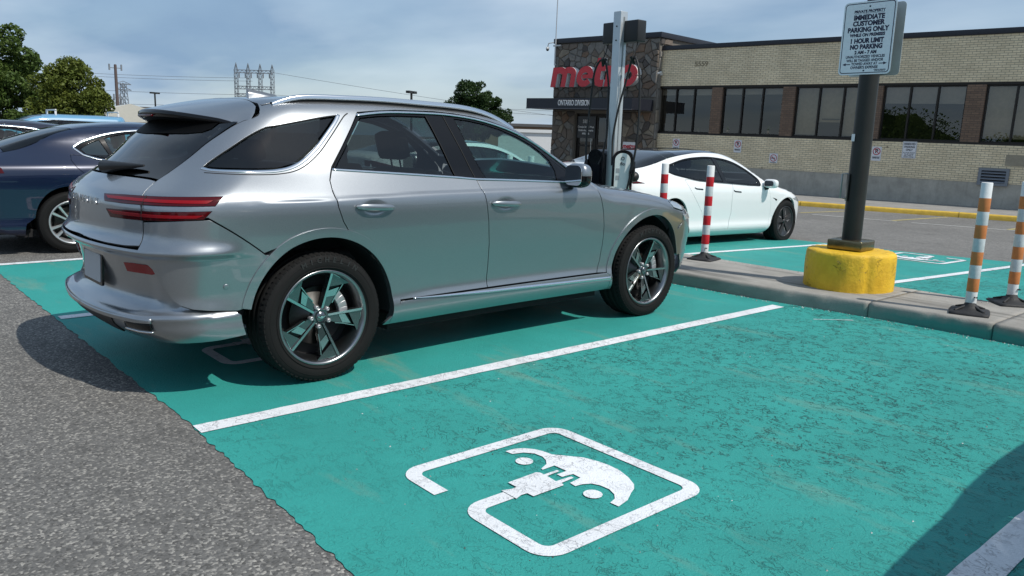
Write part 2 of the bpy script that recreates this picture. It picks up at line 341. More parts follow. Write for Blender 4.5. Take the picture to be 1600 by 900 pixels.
# charging symbols: a car and plug inside an open rounded frame
def arc_(cx, cy, r, a0, a1, n=7): return [(cx + r * cos(radians(a0 + (a1 - a0) * k / n)), cy + r * sin(radians(a0 + (a1 - a0) * k / n))) for k in range(n + 1)]
def sym_polys():
    cx, cy, R_ = .1175, -2.652, .435
    def rr(x0, y0, x1, y1, r): return rrect(x0, y0, x1, y1, r, 6)
    out = []
    o = rr(-.322, -3.088, .560, -2.214, .055); i = rr(-.258, -3.020, .497, -2.280, .030)
    # frame as an open ring: gap on the left side between y=-2.480 and the cable at y=-2.66
    def ring(o, i):
        def along(poly, y0, y1):
            return poly
        return o, i
    # path (centre line) stroked with constant width
    path = [(-.290, -2.478), (-.290, -2.262)] + [(-.290 + .042 * (1 - cos(radians(a))), -2.262 + .018 * sin(radians(a)) ) for a in (30, 60, 90)]
    path = [(-.290, -2.478)] + arc_(-.222, -2.315, .068, 180, 90) + arc_(.459, -2.315, .068, 90, 0) + arc_(.459, -2.986, .068, 0, -90) + arc_(-.222, -2.986, .068, -90, -180) + arc_(-.222, -2.716, .068, 180, 90) + [(-.10, -2.648)]
    w = .064; A = []; Bq = []
    P = [Vector(p) for p in path]
    for k, p in enumerate(P):
        a = P[max(k - 1, 0)]; b = P[min(k + 1, len(P) - 1)]; u = (p - a).normalized() if k else (b - p).normalized(); v = (b - p).normalized() if k < len(P) - 1 else u
        nu = Vector((-u.y, u.x)); nv = Vector((-v.y, v.x)); s = nu + nv; s = s / max(.7, s.dot(s) / 2) ; A.append(tuple(p + s * w / 2)); Bq.append(tuple(p - s * w / 2))
    out.append(A + Bq[::-1])
    car = [(.164, -2.320), (.21, -2.321), (.25, -2.341), (.280, -2.378), (.295, -2.418), (.300, -2.465), (.326, -2.496), (.385, -2.57), (.405, -2.634), (.412, -2.69), (.408, -2.752), (.385, -2.82), (.353, -2.876), (.322, -2.903), (.285, -2.920), (.226, -2.953), (.160, -2.967), (.158, -2.927), (.197, -2.915), (.224, -2.888), (.241, -2.847), (.239, -2.801), (.223, -2.769), (.190, -2.752), (.156, -2.747), (.160, -2.714), (.228, -2.705), (.230, -2.662), (.175, -2.655), (.175, -2.625), (.230, -2.625), (.228, -2.556), (.160, -2.557), (.162, -2.546), (.212, -2.525), (.238, -2.494), (.252, -2.459), (.248, -2.414), (.217, -2.377), (.168, -2.359)]
    out.append(car)
    for yc in (-2.4475, -2.8385): out.append([(.158 + .037 * cos(t), yc + .037 * sin(t)) for t in np.linspace(0, 2 * pi, 25)[:-1]])
    out.append([(-.033, -2.566), (.118, -2.562), (.130, -2.575), (.130, -2.597), (.202, -2.597), (.202, -2.612), (.130, -2.615), (.124, -2.672), (.204, -2.677), (.203, -2.692), (.131, -2.696), (.124, -2.716), (-.036, -2.716), (-.037, -2.682), (-.066, -2.680), (-.100, -2.692), (-.100, -2.604), (-.06, -2.618), (-.034, -2.618)])
    return out
_sy = sym_polys()
def symbol(dx, dy, flip=False, dz=.008):
    c = (.1175, -2.652); S_ = 1.035; _q = lambda p: (c[0] + (p[0] - c[0]) * S_, c[1] + (p[1] - c[1]) * S_); T = (lambda p: (2 * c[0] - p[0] + dx, 2 * c[1] - p[1] + dy)) if flip else (lambda p: (p[0] + dx, p[1] + dy))
    V = []; F = []
    for i, q in enumerate(_sy):
        q = [T(_q(p)) for p in q]; n = len(V); V += [(x, y, gz(x) + dz + (.0006 * i)) for x, y in q]; F += [tuple(n + k for k in t) for t in tri_poly(q)]
    o = MB().add(V, F).build('charging_symbol', M_line); o['kind'] = 'structure'; return o
symbol(0, 0); symbol(.02, W_); symbol(.02, 2 * W_); symbol(9.20, 2.25, True, .011)

# ---------------------------------------------------------------- traffic island and kerbs
def concrete(name, col, streak=.5, teal=False):
    m = mk(name); nt, N, L, b = nodes(m); v = objvec(N, L)
    c = tuple(col); a = mixc(N, L, maprange(N, L, noise(N, L, v, 2.2, 7, .65), .3, .7), tuple(x * .72 for x in c), tuple(x * 1.15 for x in c))
    a = mixc(N, L, maprange(N, L, noise(N, L, objvec(N, L, (7, .35, 1), radians(3)), 1.6, 5, .6), .52, .66, 0., streak), a, tuple(x * .42 for x in c))
    a = mixc(N, L, maprange(N, L, noise(N, L, v, 140, 3, .7), .4, .75, 0., .45), a, tuple(x * .55 for x in c))
    if teal:
        sx = N('ShaderNodeSeparateXYZ'); L(v, sx.inputs[0])
        zz = math_(N, L, 'ADD', sx.outputs[2], math_(N, L, 'MULTIPLY', noise(N, L, v, 5, 4, .6), -.10))
        f = maprange(N, L, zz, .0, .055, .85, 0.); g = maprange(N, L, sx.outputs[1], -2.3, -1.5, 1., .12)
        a = mixc(N, L, math_(N, L, 'MULTIPLY', f, g), a, (.03, .24, .21))
    L(a, b.inputs['Base Color']); b.inputs['Roughness'].default_value = .85; b.inputs['Specular IOR Level'].default_value = .3
    bp = N('ShaderNodeBump'); bp.inputs['Strength'].default_value = .5; bp.inputs['Distance'].default_value = .004; L(noise(N, L, v, 90, 5, .7), bp.inputs['Height']); L(bp.outputs[0], b.inputs['Normal'])
    return m
M_conc = concrete('island_concrete', (.33, .315, .285), .75, True); M_conc2 = concrete('foundation_concrete', (.46, .43, .37), .22)
isl = empty('traffic_island', (0, 0, 0)); isl['kind'] = 'structure'
def xf_at(y): return float(np.interp(-y, [-q[1] for q in kf], [q[0] for q in kf]))
cuts = [13.0, 9.4, 6.2, 3.2, .9, -1.93, -2.86, -5.2, -8.0, -11.0]; rr_ = random.Random(3)
for i in range(len(cuts) - 1):
    ya, yb = cuts[i] - .006, cuts[i + 1] + .006; n = max(8, int((ya - yb) / .04)); V = []; m_ = 12
    for j in range(n + 1):
        y = ya + (yb - ya) * j / n; x0 = xf_at(y); xb = 5.46; e = .002 * (rr_.random() - .5); ch = rr_.random() ** 12 * .02
        prof = [(x0, -.08), (x0 + e * .5, .02), (x0 + .004 + e, .098 - ch * .6), (x0 + .008 + ch, .114 - ch * .3), (x0 + .016 + ch, .124), (x0 + .030 + ch, .1295), (x0 + .30, .131), (xb - .3, .131), (xb - .05, .130), (xb - .02, .122), (xb - .004, .09), (xb, -.10)]
        V += [(a, y, b + (.0 if a < 5 else -.0)) for a, b in prof]
    F = [(j * m_ + k, j * m_ + k + 1, (j + 1) * m_ + k + 1, (j + 1) * m_ + k) for j in range(n) for k in range(m_ - 1)]
    F += [tuple(range(m_))[::-1], tuple(n * m_ + k for k in range(m_))]
    MB().add(V, F, True).build('kerb_slab', M_conc, isl)
MB().box((4.5, -10.9, -.1), (5.40, 12.9, .116)).build('joint_fill', pmat('joint_fill', (.05, .05, .045), .9), isl)
M_kerby = pmat('yellow_kerb_paint', (.62, .40, .05), .6, var=.22, vscale=5, bump=.5, bscale=40)
kb = empty('yellow_kerb', (0, 0, 0)); kb['kind'] = 'structure'
kp = [(17.2, 16.0), (18.2, 11.5), (18.95, 8.6), (19.33, 6.98), (19.75, 5.3), (20.42, 3.1), (20.85, 1.2), (21.3, -1.2), (21.8, -4.2)]
for i in range(len(kp) - 1):
    a, b_ = Vector((*kp[i], 0)), Vector((*kp[i + 1], 0)); d = (b_ - a).normalized(); nrm = Vector((d.y, -d.x, 0)); nrm = -nrm if nrm.x < 0 else nrm; n = 6; V = []
    for j in range(n + 1):
        p = a + d * .006 + (b_ - a - d * .012) * j / n; z = gz(p.x); e = .006 * random.random()
        for w, h in ((0, -.05), (e, .10), (.02 + e, .13), (.17, .135), (.18, -.05)): q = p + nrm * w; V.append((q.x, q.y, z + h))
    F = [(j * 5 + k, (j + 1) * 5 + k, (j + 1) * 5 + k + 1, j * 5 + k + 1) for j in range(n) for k in range(4)]
    MB().add(V, F, True).build('kerb_block', M_kerby, kb)
M_walk = concrete('pavement_concrete', (.30, .29, .27), .3)
V = [(x + .17, y, -.20) for x, y in kp] + [(x, y, -.235) for x, y in ((28, -4.5), (26, 4), (26, 16), (24.4, 24))]
tag(MB().add([(x, y, z) for x, y, z in V], [tuple(t) for t in tri_poly([(x, y) for x, y, z in V])]).build('pavement', M_walk), kind='structure')

# loose grit and paint chips swept against the kerb
def grit():
    r = random.Random(21); m = MB()
    for k in range(900):
        if k < 520: y = r.uniform(-6, .8); x = xf_at(y) - abs(r.gauss(0, .05)) - .004
        elif k < 700: y = r.uniform(-3.2, .3); x = 5.40 - abs(r.gauss(0, .10))
        else: x, y = r.uniform(-.6, 4.2), r.uniform(-4, -1.2)
        z = gz(x) + (.131 if 520 <= k < 700 else .004); s = r.uniform(.002, .007) * (1.3 if k < 520 else .9); a = r.uniform(0, 6.28)
        V = [(x + s * cos(a + q) * r.uniform(.6, 1.2), y + s * sin(a + q) * r.uniform(.6, 1.2), z) for q in (0, 2.1, 4.2)] + [(x, y, z + s * r.uniform(.5, 1.1))]
        m.add(V, [(0, 1, 3), (1, 2, 3), (2, 0, 3)], False, r.choice((0, 0, 1, 2)))
    o = m.build('grit', [pmat('grit_grey', (.30, .29, .27), .9), pmat('grit_dark', (.06, .055, .05), .9), pmat('grit_pale', (.62, .62, .60), .8)]); o['kind'] = 'stuff'
grit()
# ---------------------------------------------------------------- smooth car body surfaces (implicit, numpy)
def tab(pts, sm=0.02, n=1600):
    """Smoothed table: linear through pts, then gaussian-rounded by sm (in x units)."""
    pts = np.array(sorted(pts), float); pad = 4 * sm + 1e-6
    a, b = pts[0, 0] - pad - .5, pts[-1, 0] + pad + .5
    X = np.linspace(a, b, n); dx = X[1] - X[0]
    s0 = (pts[1, 1] - pts[0, 1]) / (pts[1, 0] - pts[0, 0]); s1 = (pts[-1, 1] - pts[-2, 1]) / (pts[-1, 0] - pts[-2, 0])
    px = np.r_[a, pts[:, 0], b]; py = np.r_[pts[0, 1] + s0 * (a - pts[0, 0]), pts[:, 1], pts[-1, 1] + s1 * (b - pts[-1, 0])]
    Y = np.interp(X, px, py)
    k = max(1, int(4 * sm / dx)); w = np.exp(-.5 * (np.arange(-k, k + 1) * dx / sm) ** 2); w /= w.sum()
    Yp = np.r_[Y[0] + (Y[1] - Y[0]) * np.arange(-k, 0), Y, Y[-1] + (Y[-1] - Y[-2]) * np.arange(1, k + 1)]
    Y = np.convolve(Yp, w, 'valid')
    return lambda x: np.interp(x, X, Y)

def smax(a, b, k):
    h = np.clip(.5 + .5 * (a - b) / k, 0, 1)
    return b + (a - b) * h + k * h * (1 - h)

def sstep(x, a, b):
    t = np.clip((x - a) / (b - a), 0, 1); return t * t * (3 - 2 * t)

class Body:
    """Implicit body: F<0 inside. side half-width Y(x,z), top Z(x,y), rear and front x."""
    def __init__(s, Y, Z, XR, XF, kr=.12, kt=.10, kf=.2, pr=(-.2, .4), pf=(2.9, .4), extra=None):
        s.Y, s.Z, s.XR, s.XF, s.kr, s.kt, s.kf, s.pr, s.pf, s.extra = Y, Z, XR, XF, kr, kt, kf, pr, pf, extra
    def F(s, P):
        x, y, z = P[..., 0], np.abs(P[..., 1]), P[..., 2]
        f = y - s.Y(x, z)
        f = smax(f, s.XR(y, z) - x, s.kr)
        f = smax(f, x - s.XF(y, z), s.kf)
        f = smax(f, (z - s.Z(x, y)) * .9, s.kt)
        return f
    def hit(s, O, D, tmax=2.2):
        lo = np.zeros(len(O)); hi = np.full(len(O), tmax)
        for _ in range(26):
            m = .5 * (lo + hi); ins = s.F(O + D * m[:, None]) < 0
            lo = np.where(ins, m, lo); hi = np.where(ins, hi, m)
        return O + D * (.5 * (lo + hi))[:, None]
    def normal(s, P, e=2e-3):
        g = np.zeros_like(P)
        for i in range(3):
            d = np.zeros(3); d[i] = e
            g[:, i] = s.F(P + d) - s.F(P - d)
        return g / np.maximum(np.linalg.norm(g, axis=1), 1e-9)[:, None]
    # parameterisations -------------------------------------------------
    def side(s, Q, sg=-1):
        """(s,z): s is x between the pivots, arc length around the corners beyond them."""
        Q = np.asarray(Q, float); u, z = Q[:, 0], Q[:, 1]; R = .6
        mr = s.pr[0] - R * np.pi / 2 - s.pr[1]; mf = s.pf[0] + R * np.pi / 2 + s.pf[1]
        sg = np.where((u < mr) | (u > mf), -sg, sg) * 1.
        u = np.where(u < mr, 2 * mr - u, np.where(u > mf, 2 * mf - u, u))
        th = np.where(u < s.pr[0], (s.pr[0] - u) / R, np.where(u > s.pf[0], (s.pf[0] - u) / R, 0.))
        px = np.clip(u, s.pr[0], s.pf[0]); base = np.where((u < s.pr[0]), s.pr[1], np.where(u > s.pf[0], s.pf[1], .1))
        # cap at 90 degrees: run on towards the centre line
        ex = np.maximum(np.abs(th) - np.pi / 2, 0) * R; th = np.clip(th, -np.pi / 2, np.pi / 2)
        O = np.stack([px, sg * (base - ex), z], 1); D = np.stack([-np.sin(th), sg * np.cos(th), 0 * z], 1)
        return s.hit(O, D)
    def side_inv(s, P, sg=-1):
        x, y, z = P[:, 0], np.abs(P[:, 1]), P[:, 2]; R = .6
        u = x.copy()
        r = x < s.pr[0]; th = np.arctan2(s.pr[0] - x, y - s.pr[1]); u = np.where(r, np.where(y > s.pr[1], s.pr[0] - R * th, s.pr[0] - R * np.pi / 2 - (s.pr[1] - y)), u)
        f = x > s.pf[0]; th = np.arctan2(x - s.pf[0], y - s.pf[1]); u = np.where(f, np.where(y > s.pf[1], s.pf[0] + R * th, s.pf[0] + R * np.pi / 2 + (s.pf[1] - y)), u)
        return np.stack([u, z], 1)
    def top(s, Q, sg=1):
        Q = np.asarray(Q, float); O = np.stack([Q[:, 0], Q[:, 1], np.full(len(Q), .6)], 1)
        return s.hit(O, np.tile([0, 0, 1.], (len(Q), 1)))
    def rear(s, Q, sg=1):
        Q = np.asarray(Q, float); O = np.stack([np.full(len(Q), .35), Q[:, 0], Q[:, 1]], 1)
        return s.hit(O, np.tile([-1., 0, 0], (len(Q), 1)))
    def front(s, Q, sg=1):
        Q = np.asarray(Q, float); O = np.stack([np.full(len(Q), 2.), Q[:, 0], Q[:, 1]], 1)
        return s.hit(O, np.tile([1., 0, 0], (len(Q), 1)))

# --- the silver crossover
_v = tab([(.15, .74), (.24, .845), (.29, .89), (.34, .915), (.38, .917), (.44, .902), (.55, .908), (.70, .928), (.85, .942), (.95, .946), (1.01, .942), (1.035, .934), (1.07, .912), (1.11, .888), (1.17, .852), (1.30, .792), (1.42, .728), (1.52, .668), (1.58, .620), (1.66, .55)], .016)
_w = tab([(-1.0, -.075), (-.7, -.035), (-.4, -.005), (0, .010), (.4, .004), (.9, -.012), (1.5, -.018), (2.1, -.008), (2.6, .008), (2.9, .008), (3.2, -.02), (3.5, -.06), (3.8, -.12)], .12)
_gt = tab([(-1.0, -.17), (-.6, -.10), (-.3, -.055), (.1, -.015), (.5, 0), (1.0, .0), (1.4, .018), (1.7, .012), (2.1, -.03), (2.6, -.08)], .12)
def suv_Y(x, z):
    zc = np.interp(x, [-.9, -.56, -.3, .05, .57, 1.1, 1.75, 2.5], [.975, .995, 1.012, 1.020, 1.033, 1.040, 1.043, 1.02])
    return _v(z) - .011 * sstep(z - zc, 0, .012) * sstep(x, -.50, .0) * (1 - sstep(x, 2.2, 2.8)) + _w(x) + _gt(x) * sstep(z, 1.02, 1.32) + .024 * np.exp(-(np.maximum(z - .765, 0) / .042) ** 2) * sstep(z, .745, .765) * sstep(-x, .42, .62) - .016 * sstep(.752 - z, 0, .022) * sstep(z, .44, .56) * sstep(-x, .34, .62)
_zc = tab([(-1.1, 1.42), (-.70, 1.485), (-.45, 1.527), (-.1, 1.568), (.3, 1.597), (.7, 1.612), (1.0, 1.612), (1.2, 1.592), (1.4, 1.555), (1.6, 1.485), (1.8, 1.385), (2.0, 1.275), (2.14, 1.19), (2.3, 1.09), (2.6, 1.06), (3.0, 1.012), (3.3, .95), (3.5, .885), (3.67, .82), (3.87, .66)], .07)
def suv_Z(x, y):
    return _zc(x) - .055 * y ** 2 - .09 * np.maximum(y - .45, 0) ** 2
_xr = tab([(.15, -.62), (.25, -.80), (.30, -.89), (.36, -.955), (.43, -.985), (.462, -.980), (.480, -.950), (.500, -.918), (.54, -.908), (.60, -.914), (.70, -.934), (.738, -.950), (.758, -1.004), (.775, -.998), (.80, -.974), (.83, -.953), (.86, -.946), (.92, -.944), (1.0, -.940), (1.06, -.915), (1.09, -.885), (1.14, -.835), (1.2, -.780), (1.3, -.680), (1.4, -.560), (1.5, -.43), (1.7, -.18)], .010)
_xrc = tab([(.15, -.62), (.25, -.80), (.30, -.89), (.36, -.945), (.43, -.962), (.60, -.968), (.745, -.970), (.765, -.998), (.80, -.974), (.83, -.958), (.86, -.952), (.92, -.948), (1.0, -.94), (1.06, -.915), (1.09, -.885), (1.14, -.835), (1.2, -.780), (1.3, -.680), (1.4, -.560), (1.5, -.43), (1.7, -.18)], .012)
def suv_XR(y, z):
    c = sstep(y, .62, .86)
    return _xr(z) * (1 - c) + _xrc(z) * c + .22 * y ** 2.2 + sstep(z, .98, 1.25) * (.03 + .22 * y ** 2)
_xf = tab([(.15, 3.45), (.25, 3.62), (.4, 3.76), (.6, 3.80), (.75, 3.78), (.9, 3.70), (1.1, 3.5)], .03)
def suv_XF(y, z):
    return _xf(z) - .30 * y ** 2.2
SUV = Body(suv_Y, suv_Z, suv_XR, suv_XF, kr=.20, kt=.085, kf=.22)
# --- the white sedan
def _mk(v, w, gt, zc, xr, xf, crown=(.07, .10), bow=(.22, 2.2, .18), fbow=.30, gz=(.92, 1.2), **k):
    v, w, gt, zc, xr, xf = v, w, gt, zc, xr, xf
    Y = lambda x, z: v(z) + w(x) + gt(x) * sstep(z, *gz)
    Z = lambda x, y: zc(x) - crown[0] * y ** 2 - crown[1] * np.maximum(y - .4, 0) ** 2
    XR = lambda y, z: xr(z) + bow[0] * y ** bow[1] + sstep(z, gz[0] + .1, gz[1] + .1) * bow[2] * y ** 2
    XF = lambda y, z: xf(z) - fbow * y ** 2.2
    b = Body(Y, Z, XR, XF, **k); b.zc = zc; return b
WSED = _mk(tab([(.12, .72), (.18, .83), (.24, .885), (.30, .900), (.36, .885), (.42, .888), (.55, .905), (.68, .920), (.78, .922), (.85, .912), (.90, .890), (.95, .862), (1.05, .818), (1.2, .745), (1.3, .685), (1.38, .62), (1.46, .50)], .02),
    tab([(-1.1, -.08), (-.7, -.03), (-.3, .004), (0, .012), (.5, .002), (1.2, -.006), (2.1, .0), (2.7, .010), (2.9, .008), (3.2, -.02), (3.6, -.09), (3.8, -.13)], .12),
    tab([(-1.1, -.22), (-.6, -.15), (-.2, -.09), (.3, -.03), (.8, 0), (1.4, 0), (1.9, -.02), (2.4, -.08)], .12),
    tab([(-1.2, 1.02), (-1.0, 1.085), (-.8, 1.110), (-.5, 1.165), (-.2, 1.250), (.1, 1.320), (.4, 1.350), (.8, 1.377), (1.1, 1.385), (1.35, 1.375), (1.6, 1.325), (1.9, 1.23), (2.2, 1.09), (2.4, .995), (2.6, .955), (3.0, .885), (3.3, .80), (3.5, .715), (3.7, .59), (3.9, .42)], .08),
    tab([(.15, -.72), (.3, -.90), (.45, -.97), (.6, -.985), (.8, -.98), (.95, -.985), (1.03, -1.0), (1.07, -.99), (1.2, -.85), (1.5, -.4)], .02),
    tab([(.15, 3.50), (.25, 3.66), (.4, 3.715), (.55, 3.70), (.7, 3.62), (.9, 3.35)], .04), kr=.2, kt=.09, kf=.25)
# --- the dark blue sedan
BSED = _mk(tab([(.12, .72), (.18, .84), (.24, .895), (.30, .905), (.38, .892), (.55, .905), (.72, .920), (.82, .925), (.90, .915), (.945, .895), (.98, .865), (1.05, .82), (1.2, .74), (1.3, .68), (1.38, .61), (1.46, .50)], .02),
    tab([(-1.2, -.09), (-.8, -.035), (-.3, .0), (0, .012), (.5, .0), (1.2, -.01), (2.1, -.005), (2.7, .010), (2.9, .008), (3.2, -.02), (3.6, -.09), (3.8, -.13)], .12),
    tab([(-1.2, -.26), (-.6, -.16), (-.2, -.09), (.3, -.03), (.8, 0), (1.4, 0), (1.9, -.02), (2.4, -.08)], .12),
    tab([(-1.3, 1.00), (-1.05, 1.055), (-.8, 1.075), (-.5, 1.115), (-.2, 1.225), (.1, 1.325), (.4, 1.392), (.8, 1.43), (1.1, 1.435), (1.35, 1.415), (1.6, 1.352), (1.9, 1.238), (2.2, 1.095), (2.4, 1.005), (2.6, .965), (3.0, .895), (3.3, .81), (3.5, .725), (3.7, .60), (3.9, .42)], .07),
    tab([(.15, -.80), (.3, -1.02), (.45, -1.09), (.6, -1.10), (.8, -1.09), (.95, -1.09), (1.01, -1.10), (1.05, -1.08), (1.2, -.92), (1.5, -.4)], .02),
    tab([(.15, 3.50), (.25, 3.66), (.4, 3.715), (.55, 3.70), (.7, 3.62), (.9, 3.35)], .04), kr=.2, kt=.09, kf=.25)
# ---------------------------------------------------------------- panels cut out of a body surface
def resample(poly, h, closed=True):
    P = np.asarray(poly, float); out = []; n = len(P)
    for i in range(n if closed else n - 1):
        a, b = P[i], P[(i + 1) % n]; k = max(1, int(np.ceil(np.linalg.norm(b - a) / h)))
        for j in range(k): out.append(a + (b - a) * j / k)
    if not closed: out.append(P[-1])
    return np.array(out)
def spl(pts, n=6):
    """open Catmull-Rom through pts"""
    P = np.asarray(pts, float); m = len(P); out = []
    for i in range(m - 1):
        p0 = P[i - 1] if i else 2 * P[0] - P[1]; p1, p2 = P[i], P[i + 1]; p3 = P[i + 2] if i + 2 < m else 2 * P[-1] - P[-2]
        for k in range(n):
            t = k / n; out.append(.5 * ((2 * p1) + (p2 - p0) * t + (2 * p0 - 5 * p1 + 4 * p2 - p3) * t * t + (3 * p1 - p0 - 3 * p2 + p3) * t ** 3))
    out.append(P[-1]); return [tuple(q) for q in out]
def arc(cx, cy, r, a0, a1, n=16):
    return [(cx + r * cos(radians(a0 + (a1 - a0) * k / n)), cy + r * sin(radians(a0 + (a1 - a0) * k / n))) for k in range(n + 1)]
def inpoly(P, poly):
    x, y = P[:, 0], P[:, 1]; c = np.zeros(len(P), bool); Q = np.asarray(poly); n = len(Q)
    for i in range(n):
        x0, y0 = Q[i]; x1, y1 = Q[i - 1]
        if y0 == y1: continue
        k = ((y0 > y) != (y1 > y)) & (x < (x1 - x0) * (y - y0) / (y1 - y0) + x0); c ^= k
    return c
def dist_poly(P, poly):
    Q = np.asarray(poly); d = np.full(len(P), 1e9)
    for i in range(len(Q)):
        a, b = Q[i - 1], Q[i]; ab = b - a; L2 = ab @ ab
        if L2 < 1e-12: continue
        t = np.clip(((P - a) @ ab) / L2, 0, 1); d = np.minimum(d, np.linalg.norm(P - a - t[:, None] * ab, axis=1))
    return d
def shrink(poly, g):
    Q = np.asarray(poly, float); n = len(Q); A = 0.5 * np.sum(Q[:, 0] * np.roll(Q[:, 1], -1) - np.roll(Q[:, 0], -1) * Q[:, 1]); s = 1 if A > 0 else -1
    out = []
    for i in range(n):
        a, b, c = Q[i - 1], Q[i], Q[(i + 1) % n]; u = (b - a) / (np.linalg.norm(b - a) + 1e-12); v = (c - b) / (np.linalg.norm(c - b) + 1e-12)
        nu = np.array([-u[1], u[0]]) * s; nv = np.array([-v[1], v[0]]) * s; w = nu + nv; d = max(.45, (w @ w) / 2)
        out.append(b + w * g / d)
    return np.array(out)
def panel_data(B, poly, param='side', sg=-1, off=0., h=.03, thick=.014, holes=(), gap=.0036, offf=None, flat=None):
    poly = resample(shrink(poly, gap), h); holes = [resample(shrink(q, -gap), h) for q in holes]
    lo, hi = poly.min(0), poly.max(0); gx = np.arange(lo[0], hi[0], h); gy = np.arange(lo[1], hi[1], h * .87)
    G = np.array([(x + (h / 2 if j % 2 else 0), y) for j, y in enumerate(gy) for x in gx]) if len(gx) and len(gy) else np.zeros((0, 2))
    if len(G):
        k = inpoly(G, poly); k[k] &= dist_poly(G[k], poly) > h * .45
        for q in holes:
            k[k] &= ~inpoly(G[k], q)
            if k.any(): k[k] &= dist_poly(G[k], q) > h * .45
        G = G[k]
    loops = [poly] + holes; V = np.vstack(loops + [G]) if len(G) else np.vstack(loops); E = []; n0 = 0
    for q in loops:
        n = len(q); E += [(n0 + i, n0 + (i + 1) % n) for i in range(n)]; n0 += n
    r = delaunay_2d_cdt([Vector(v) for v in V], E, [], 0, 1e-6)
    V2 = np.array([tuple(v) for v in r[0]]); T = np.array([t for t in r[2] if len(t) == 3])
    c = V2[T].mean(1); k = inpoly(c, poly)
    for q in holes: k &= ~inpoly(c, q)
    T = T[k]
    a = V2[T]; ar = (a[:, 1, 0] - a[:, 0, 0]) * (a[:, 2, 1] - a[:, 0, 1]) - (a[:, 2, 0] - a[:, 0, 0]) * (a[:, 1, 1] - a[:, 0, 1]); T = T[np.abs(ar) > 1e-10]
    P = getattr(B, param)(V2, sg); N = B.normal(P)
    o = off if offf is None else off + offf(V2)
    P = P + N * (np.asarray(o)[:, None] if np.ndim(o) else o)
    if offf is not None:      # recompute normals from the displaced surface
        N = vnorm(P, T, N)
    # orient
    fn = np.cross(P[T[:, 1]] - P[T[:, 0]], P[T[:, 2]] - P[T[:, 0]]); s = (fn * N[T].mean(1)).sum(1) < 0; T[s] = T[s][:, ::-1]
    # rim
    ec = {}
    for t in T:
        for i in range(3):
            e = (t[i], t[(i + 1) % 3]); key = (min(e), max(e)); ec.setdefault(key, []).append(e)
    be = [v[0] for v in ec.values() if len(v) == 1]
    if thick > 0 and be:
        bv = sorted({i for e in be for i in e}); n = len(P); m1 = {b: n + i for i, b in enumerate(bv)}; m2 = {b: n + len(bv) + i for i, b in enumerate(bv)}
        side = np.zeros((len(bv), 3)); ix = {b: i for i, b in enumerate(bv)}
        for a_, b_ in be:
            d = P[b_] - P[a_]; w = np.cross(d, N[a_]); side[ix[a_]] += w; side[ix[b_]] += w
        side /= np.maximum(np.linalg.norm(side, axis=1), 1e-9)[:, None]
        P = np.vstack([P, P[bv] + side * .0012 - N[bv] * .0018, P[bv] + side * .0012 - N[bv] * thick]); N0 = N
        N = np.vstack([N, side, side]); R = []
        for a_, b_ in be: R += [(a_, m1[a_], m1[b_]), (a_, m1[b_], b_), (m1[a_], m2[a_], m2[b_]), (m1[a_], m2[b_], m1[b_])]
        # blend rim-edge normals so that the edge catches light
        T = np.vstack([T, np.array(R)])
    return P, N, T
def vnorm(P, T, N0):
    fn = np.cross(P[T[:, 1]] - P[T[:, 0]], P[T[:, 2]] - P[T[:, 0]]); s = (fn * N0[T].mean(1)).sum(1) < 0; fn[s] *= -1
    N = np.zeros_like(P)
    for i in range(3): np.add.at(N, T[:, i], fn)
    return N / np.maximum(np.linalg.norm(N, axis=1), 1e-12)[:, None]
def panel(name, B, polys, mat, parent, label=None, **kw):
    """polys: one polygon or several joined into one part"""
    if isinstance(polys, dict) or (not isinstance(polys[0], (dict, list, tuple, np.ndarray))) or (not isinstance(polys[0], dict) and np.ndim(polys[0]) == 1): polys = [polys]
    if len(polys) == 2 and all(isinstance(q, dict) and q.get('pair') for q in polys):
        for q in polys: o = panel(name, B, [{a: b for a, b in q.items() if a != 'pair'}], mat, parent, label, **kw)
        return o
    Ps, Ns, Ts, n = [], [], [], 0
    for q in polys:
        k = dict(kw)
        if isinstance(q, dict): k.update({a: b for a, b in q.items() if a != 'poly'}); q = q['poly']
        P, N, T = panel_data(B, q, **k); Ps.append(P); Ns.append(N); Ts.append(T + n); n += len(P)
    P, N, T = np.vstack(Ps), np.vstack(Ns), np.vstack(Ts)
    me = bpy.data.meshes.new(name); me.from_pydata(P.tolist(), [], T.tolist()); me.polygons.foreach_set('use_smooth', [True] * len(T)); me.update()
    me.normals_split_custom_set_from_vertices(N.tolist()); me.materials.append(mat)
    o = link(name, me, parent)
    if label: o['label'] = label
    return o
def ribbon(B, pts, w, param='side', sg=-1, off=.004, hgt=.004, n=None):
    """a raised strip following a line on the surface: MB data"""
    Q = resample(np.asarray(pts, float), .02, closed=False); P = getattr(B, param)(Q, sg); N = B.normal(P)
    t = np.gradient(P, axis=0); t /= np.linalg.norm(t, axis=1)[:, None]; s = np.cross(N, t)
    W = w if not np.ndim(w) else np.interp(np.linspace(0, 1, len(Q)), np.linspace(0, 1, len(w)), w)[:, None]
    up = 1. if s[:, 2].mean() > 0 else -1.
    rows = []
    for k, (a, b) in enumerate(((-.5, 0), (-.5, .9), (-.38, 1.1), (.25, .62), (.5, .3), (.5, 0)) if up > 0 else ((-.5, 0), (-.5, .3), (-.25, .62), (.38, 1.1), (.5, .9), (.5, 0))):
        rows.append(P + s * W * a + N * (off + hgt * b))
    V = np.stack(rows, 1).reshape(-1, 3); F = []; m = 6
    for i in range(len(Q) - 1):
        for k in range(m - 1): F.append((i * m + k, i * m + k + 1, (i + 1) * m + k + 1, (i + 1) * m + k))
    F += [tuple(range(m))[::-1], tuple((len(Q) - 1) * m + k for k in range(m))]
    return V, F
